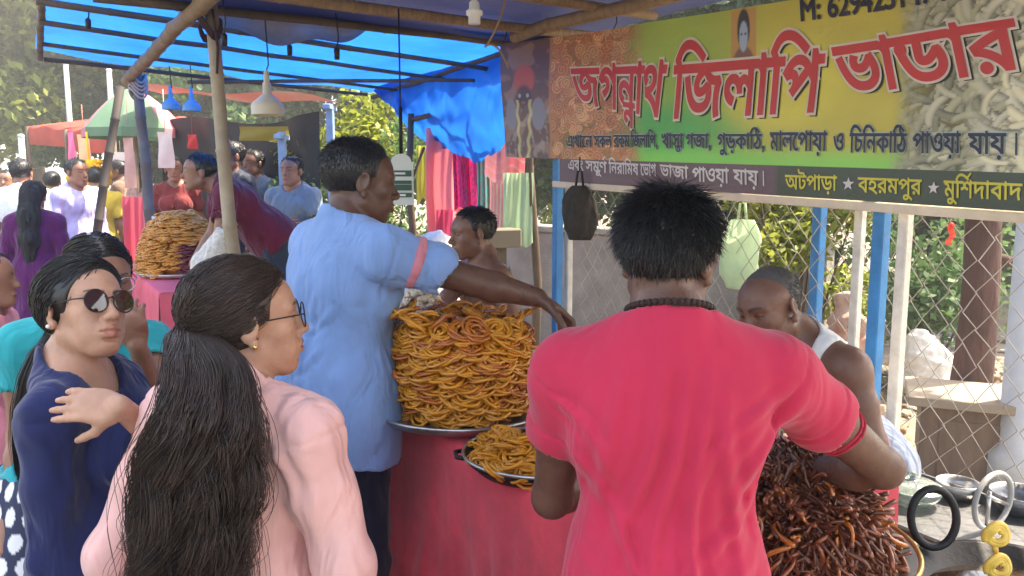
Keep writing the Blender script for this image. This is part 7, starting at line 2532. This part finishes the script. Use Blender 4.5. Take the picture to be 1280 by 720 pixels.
mz = simple(249, 216, 5.0, (-0.86, -0.40), 'man in a maroon shirt bending low over the far stall table', (0.12, 0.008, 0.03), (0.025, 0.035, 0.06), lean=R(44), head=(0, R(0), 0), girth=1.15, H=1.62, arms=hang_arms, hem=0.9)
mb = MB()
for i in range(5): mb.box((0, -.36 + .18 * i, mz.o[2] - .0145), (.8, .17, .025), bev=.003)
pl_ = mb.build('wooden_platform', WOOD, None, loc=(mz.o[0], mz.o[1], 0)); tag(pl_, 'plank platform the man in maroon stands on', 'platform')
for sx in (-.35, .35):
    for sy in (-.35, .35):
        mb = MB(); mb.box((sx, sy, (mz.o[2] - .03) / 2), (.06, .06, mz.o[2] - .03)); mb.build('leg', WOOD, pl_)
simple(364, 214, 7.2, (-0.25, -0.97), 'man in a grey shirt standing with folded arms inside the far stall', (0.15, 0.20, 0.24), (0.05, 0.05, 0.06), arms=fold_arms, hands='RL')
simple(28, 217, 7.6, (-0.1, 1.0), 'man in a white shirt walking away up the road', (0.70, 0.74, 0.78), (0.08, 0.08, 0.09), girth=1.15)
simple(97, 216, 7.8, (0.75, -0.35), 'man in a long lavender kurta standing in the road', (0.42, 0.40, 0.72), (0.5, 0.5, 0.6), hem=0.45, full=True, girth=1.1)
q_ = simple(43, 246, 6.2, (-0.15, 1.0), 'woman in a purple kurta with long dark hair and a pale shoulder bag', (0.10, 0.008, 0.09), (0.06, 0.01, 0.06), woman=True, hair=False, long_hair=True, hem=0.45, full=True, girth=1.1)
simple(120, 224, 8.8, (-0.3, 0.95), 'man in a yellow shirt at the far end of the row', (0.60, 0.45, 0.06), (0.05, 0.05, 0.06))
simple(66, 228, 9.4, (-0.2, 0.95), 'woman in a pale yellow top with covered head in the road', (0.75, 0.68, 0.10), (0.3, 0.2, 0.1), woman=True, hem=0.5)
simple(8, 226, 9.8, (0.2, -1.0), 'man in a pale shirt walking up the road', (0.5, 0.55, 0.6), (0.07, 0.07, 0.08))
simple(288, 196, 7.6, (-0.6, -0.7), 'man in a dark shirt in the shade of the far stall', (0.03, 0.035, 0.05), (0.03, 0.03, 0.04), skin=SK_BROWN)
simple(316, 205, 8.4, (-0.4, -0.8), 'man in a slate blue shirt at the back of the far stall', (0.08, 0.12, 0.18), (0.03, 0.03, 0.04), skin=SK_BROWN)
simple(146, 214, 10.5, (-0.9, -0.3), 'man in a brown shirt beside the green umbrella', (0.16, 0.10, 0.07), (0.05, 0.05, 0.05), skin=SK_BROWN)
simple(176, 218, 9.6, (-0.5, -0.8), 'man in a pale pink shirt behind the far stall posts', (0.6, 0.35, 0.33), (0.05, 0.05, 0.05), skin=SK_BROWN)
simple(218, 212, 8.6, (0.3, -0.9), 'woman in a dull red sari blouse at the far stall', (0.20, 0.03, 0.03), (0.4, 0.1, 0.1), woman=True, hem=0.5)
simple(-14, 350, 2.75, (0.80, 0.25), 'girl in a pink top with a raised hand at the left edge', (0.72, 0.24, 0.30), (0.4, 0.1, 0.2), woman=True, hem=0.5, arms=one_hand_up, res=0.009, hands='R')
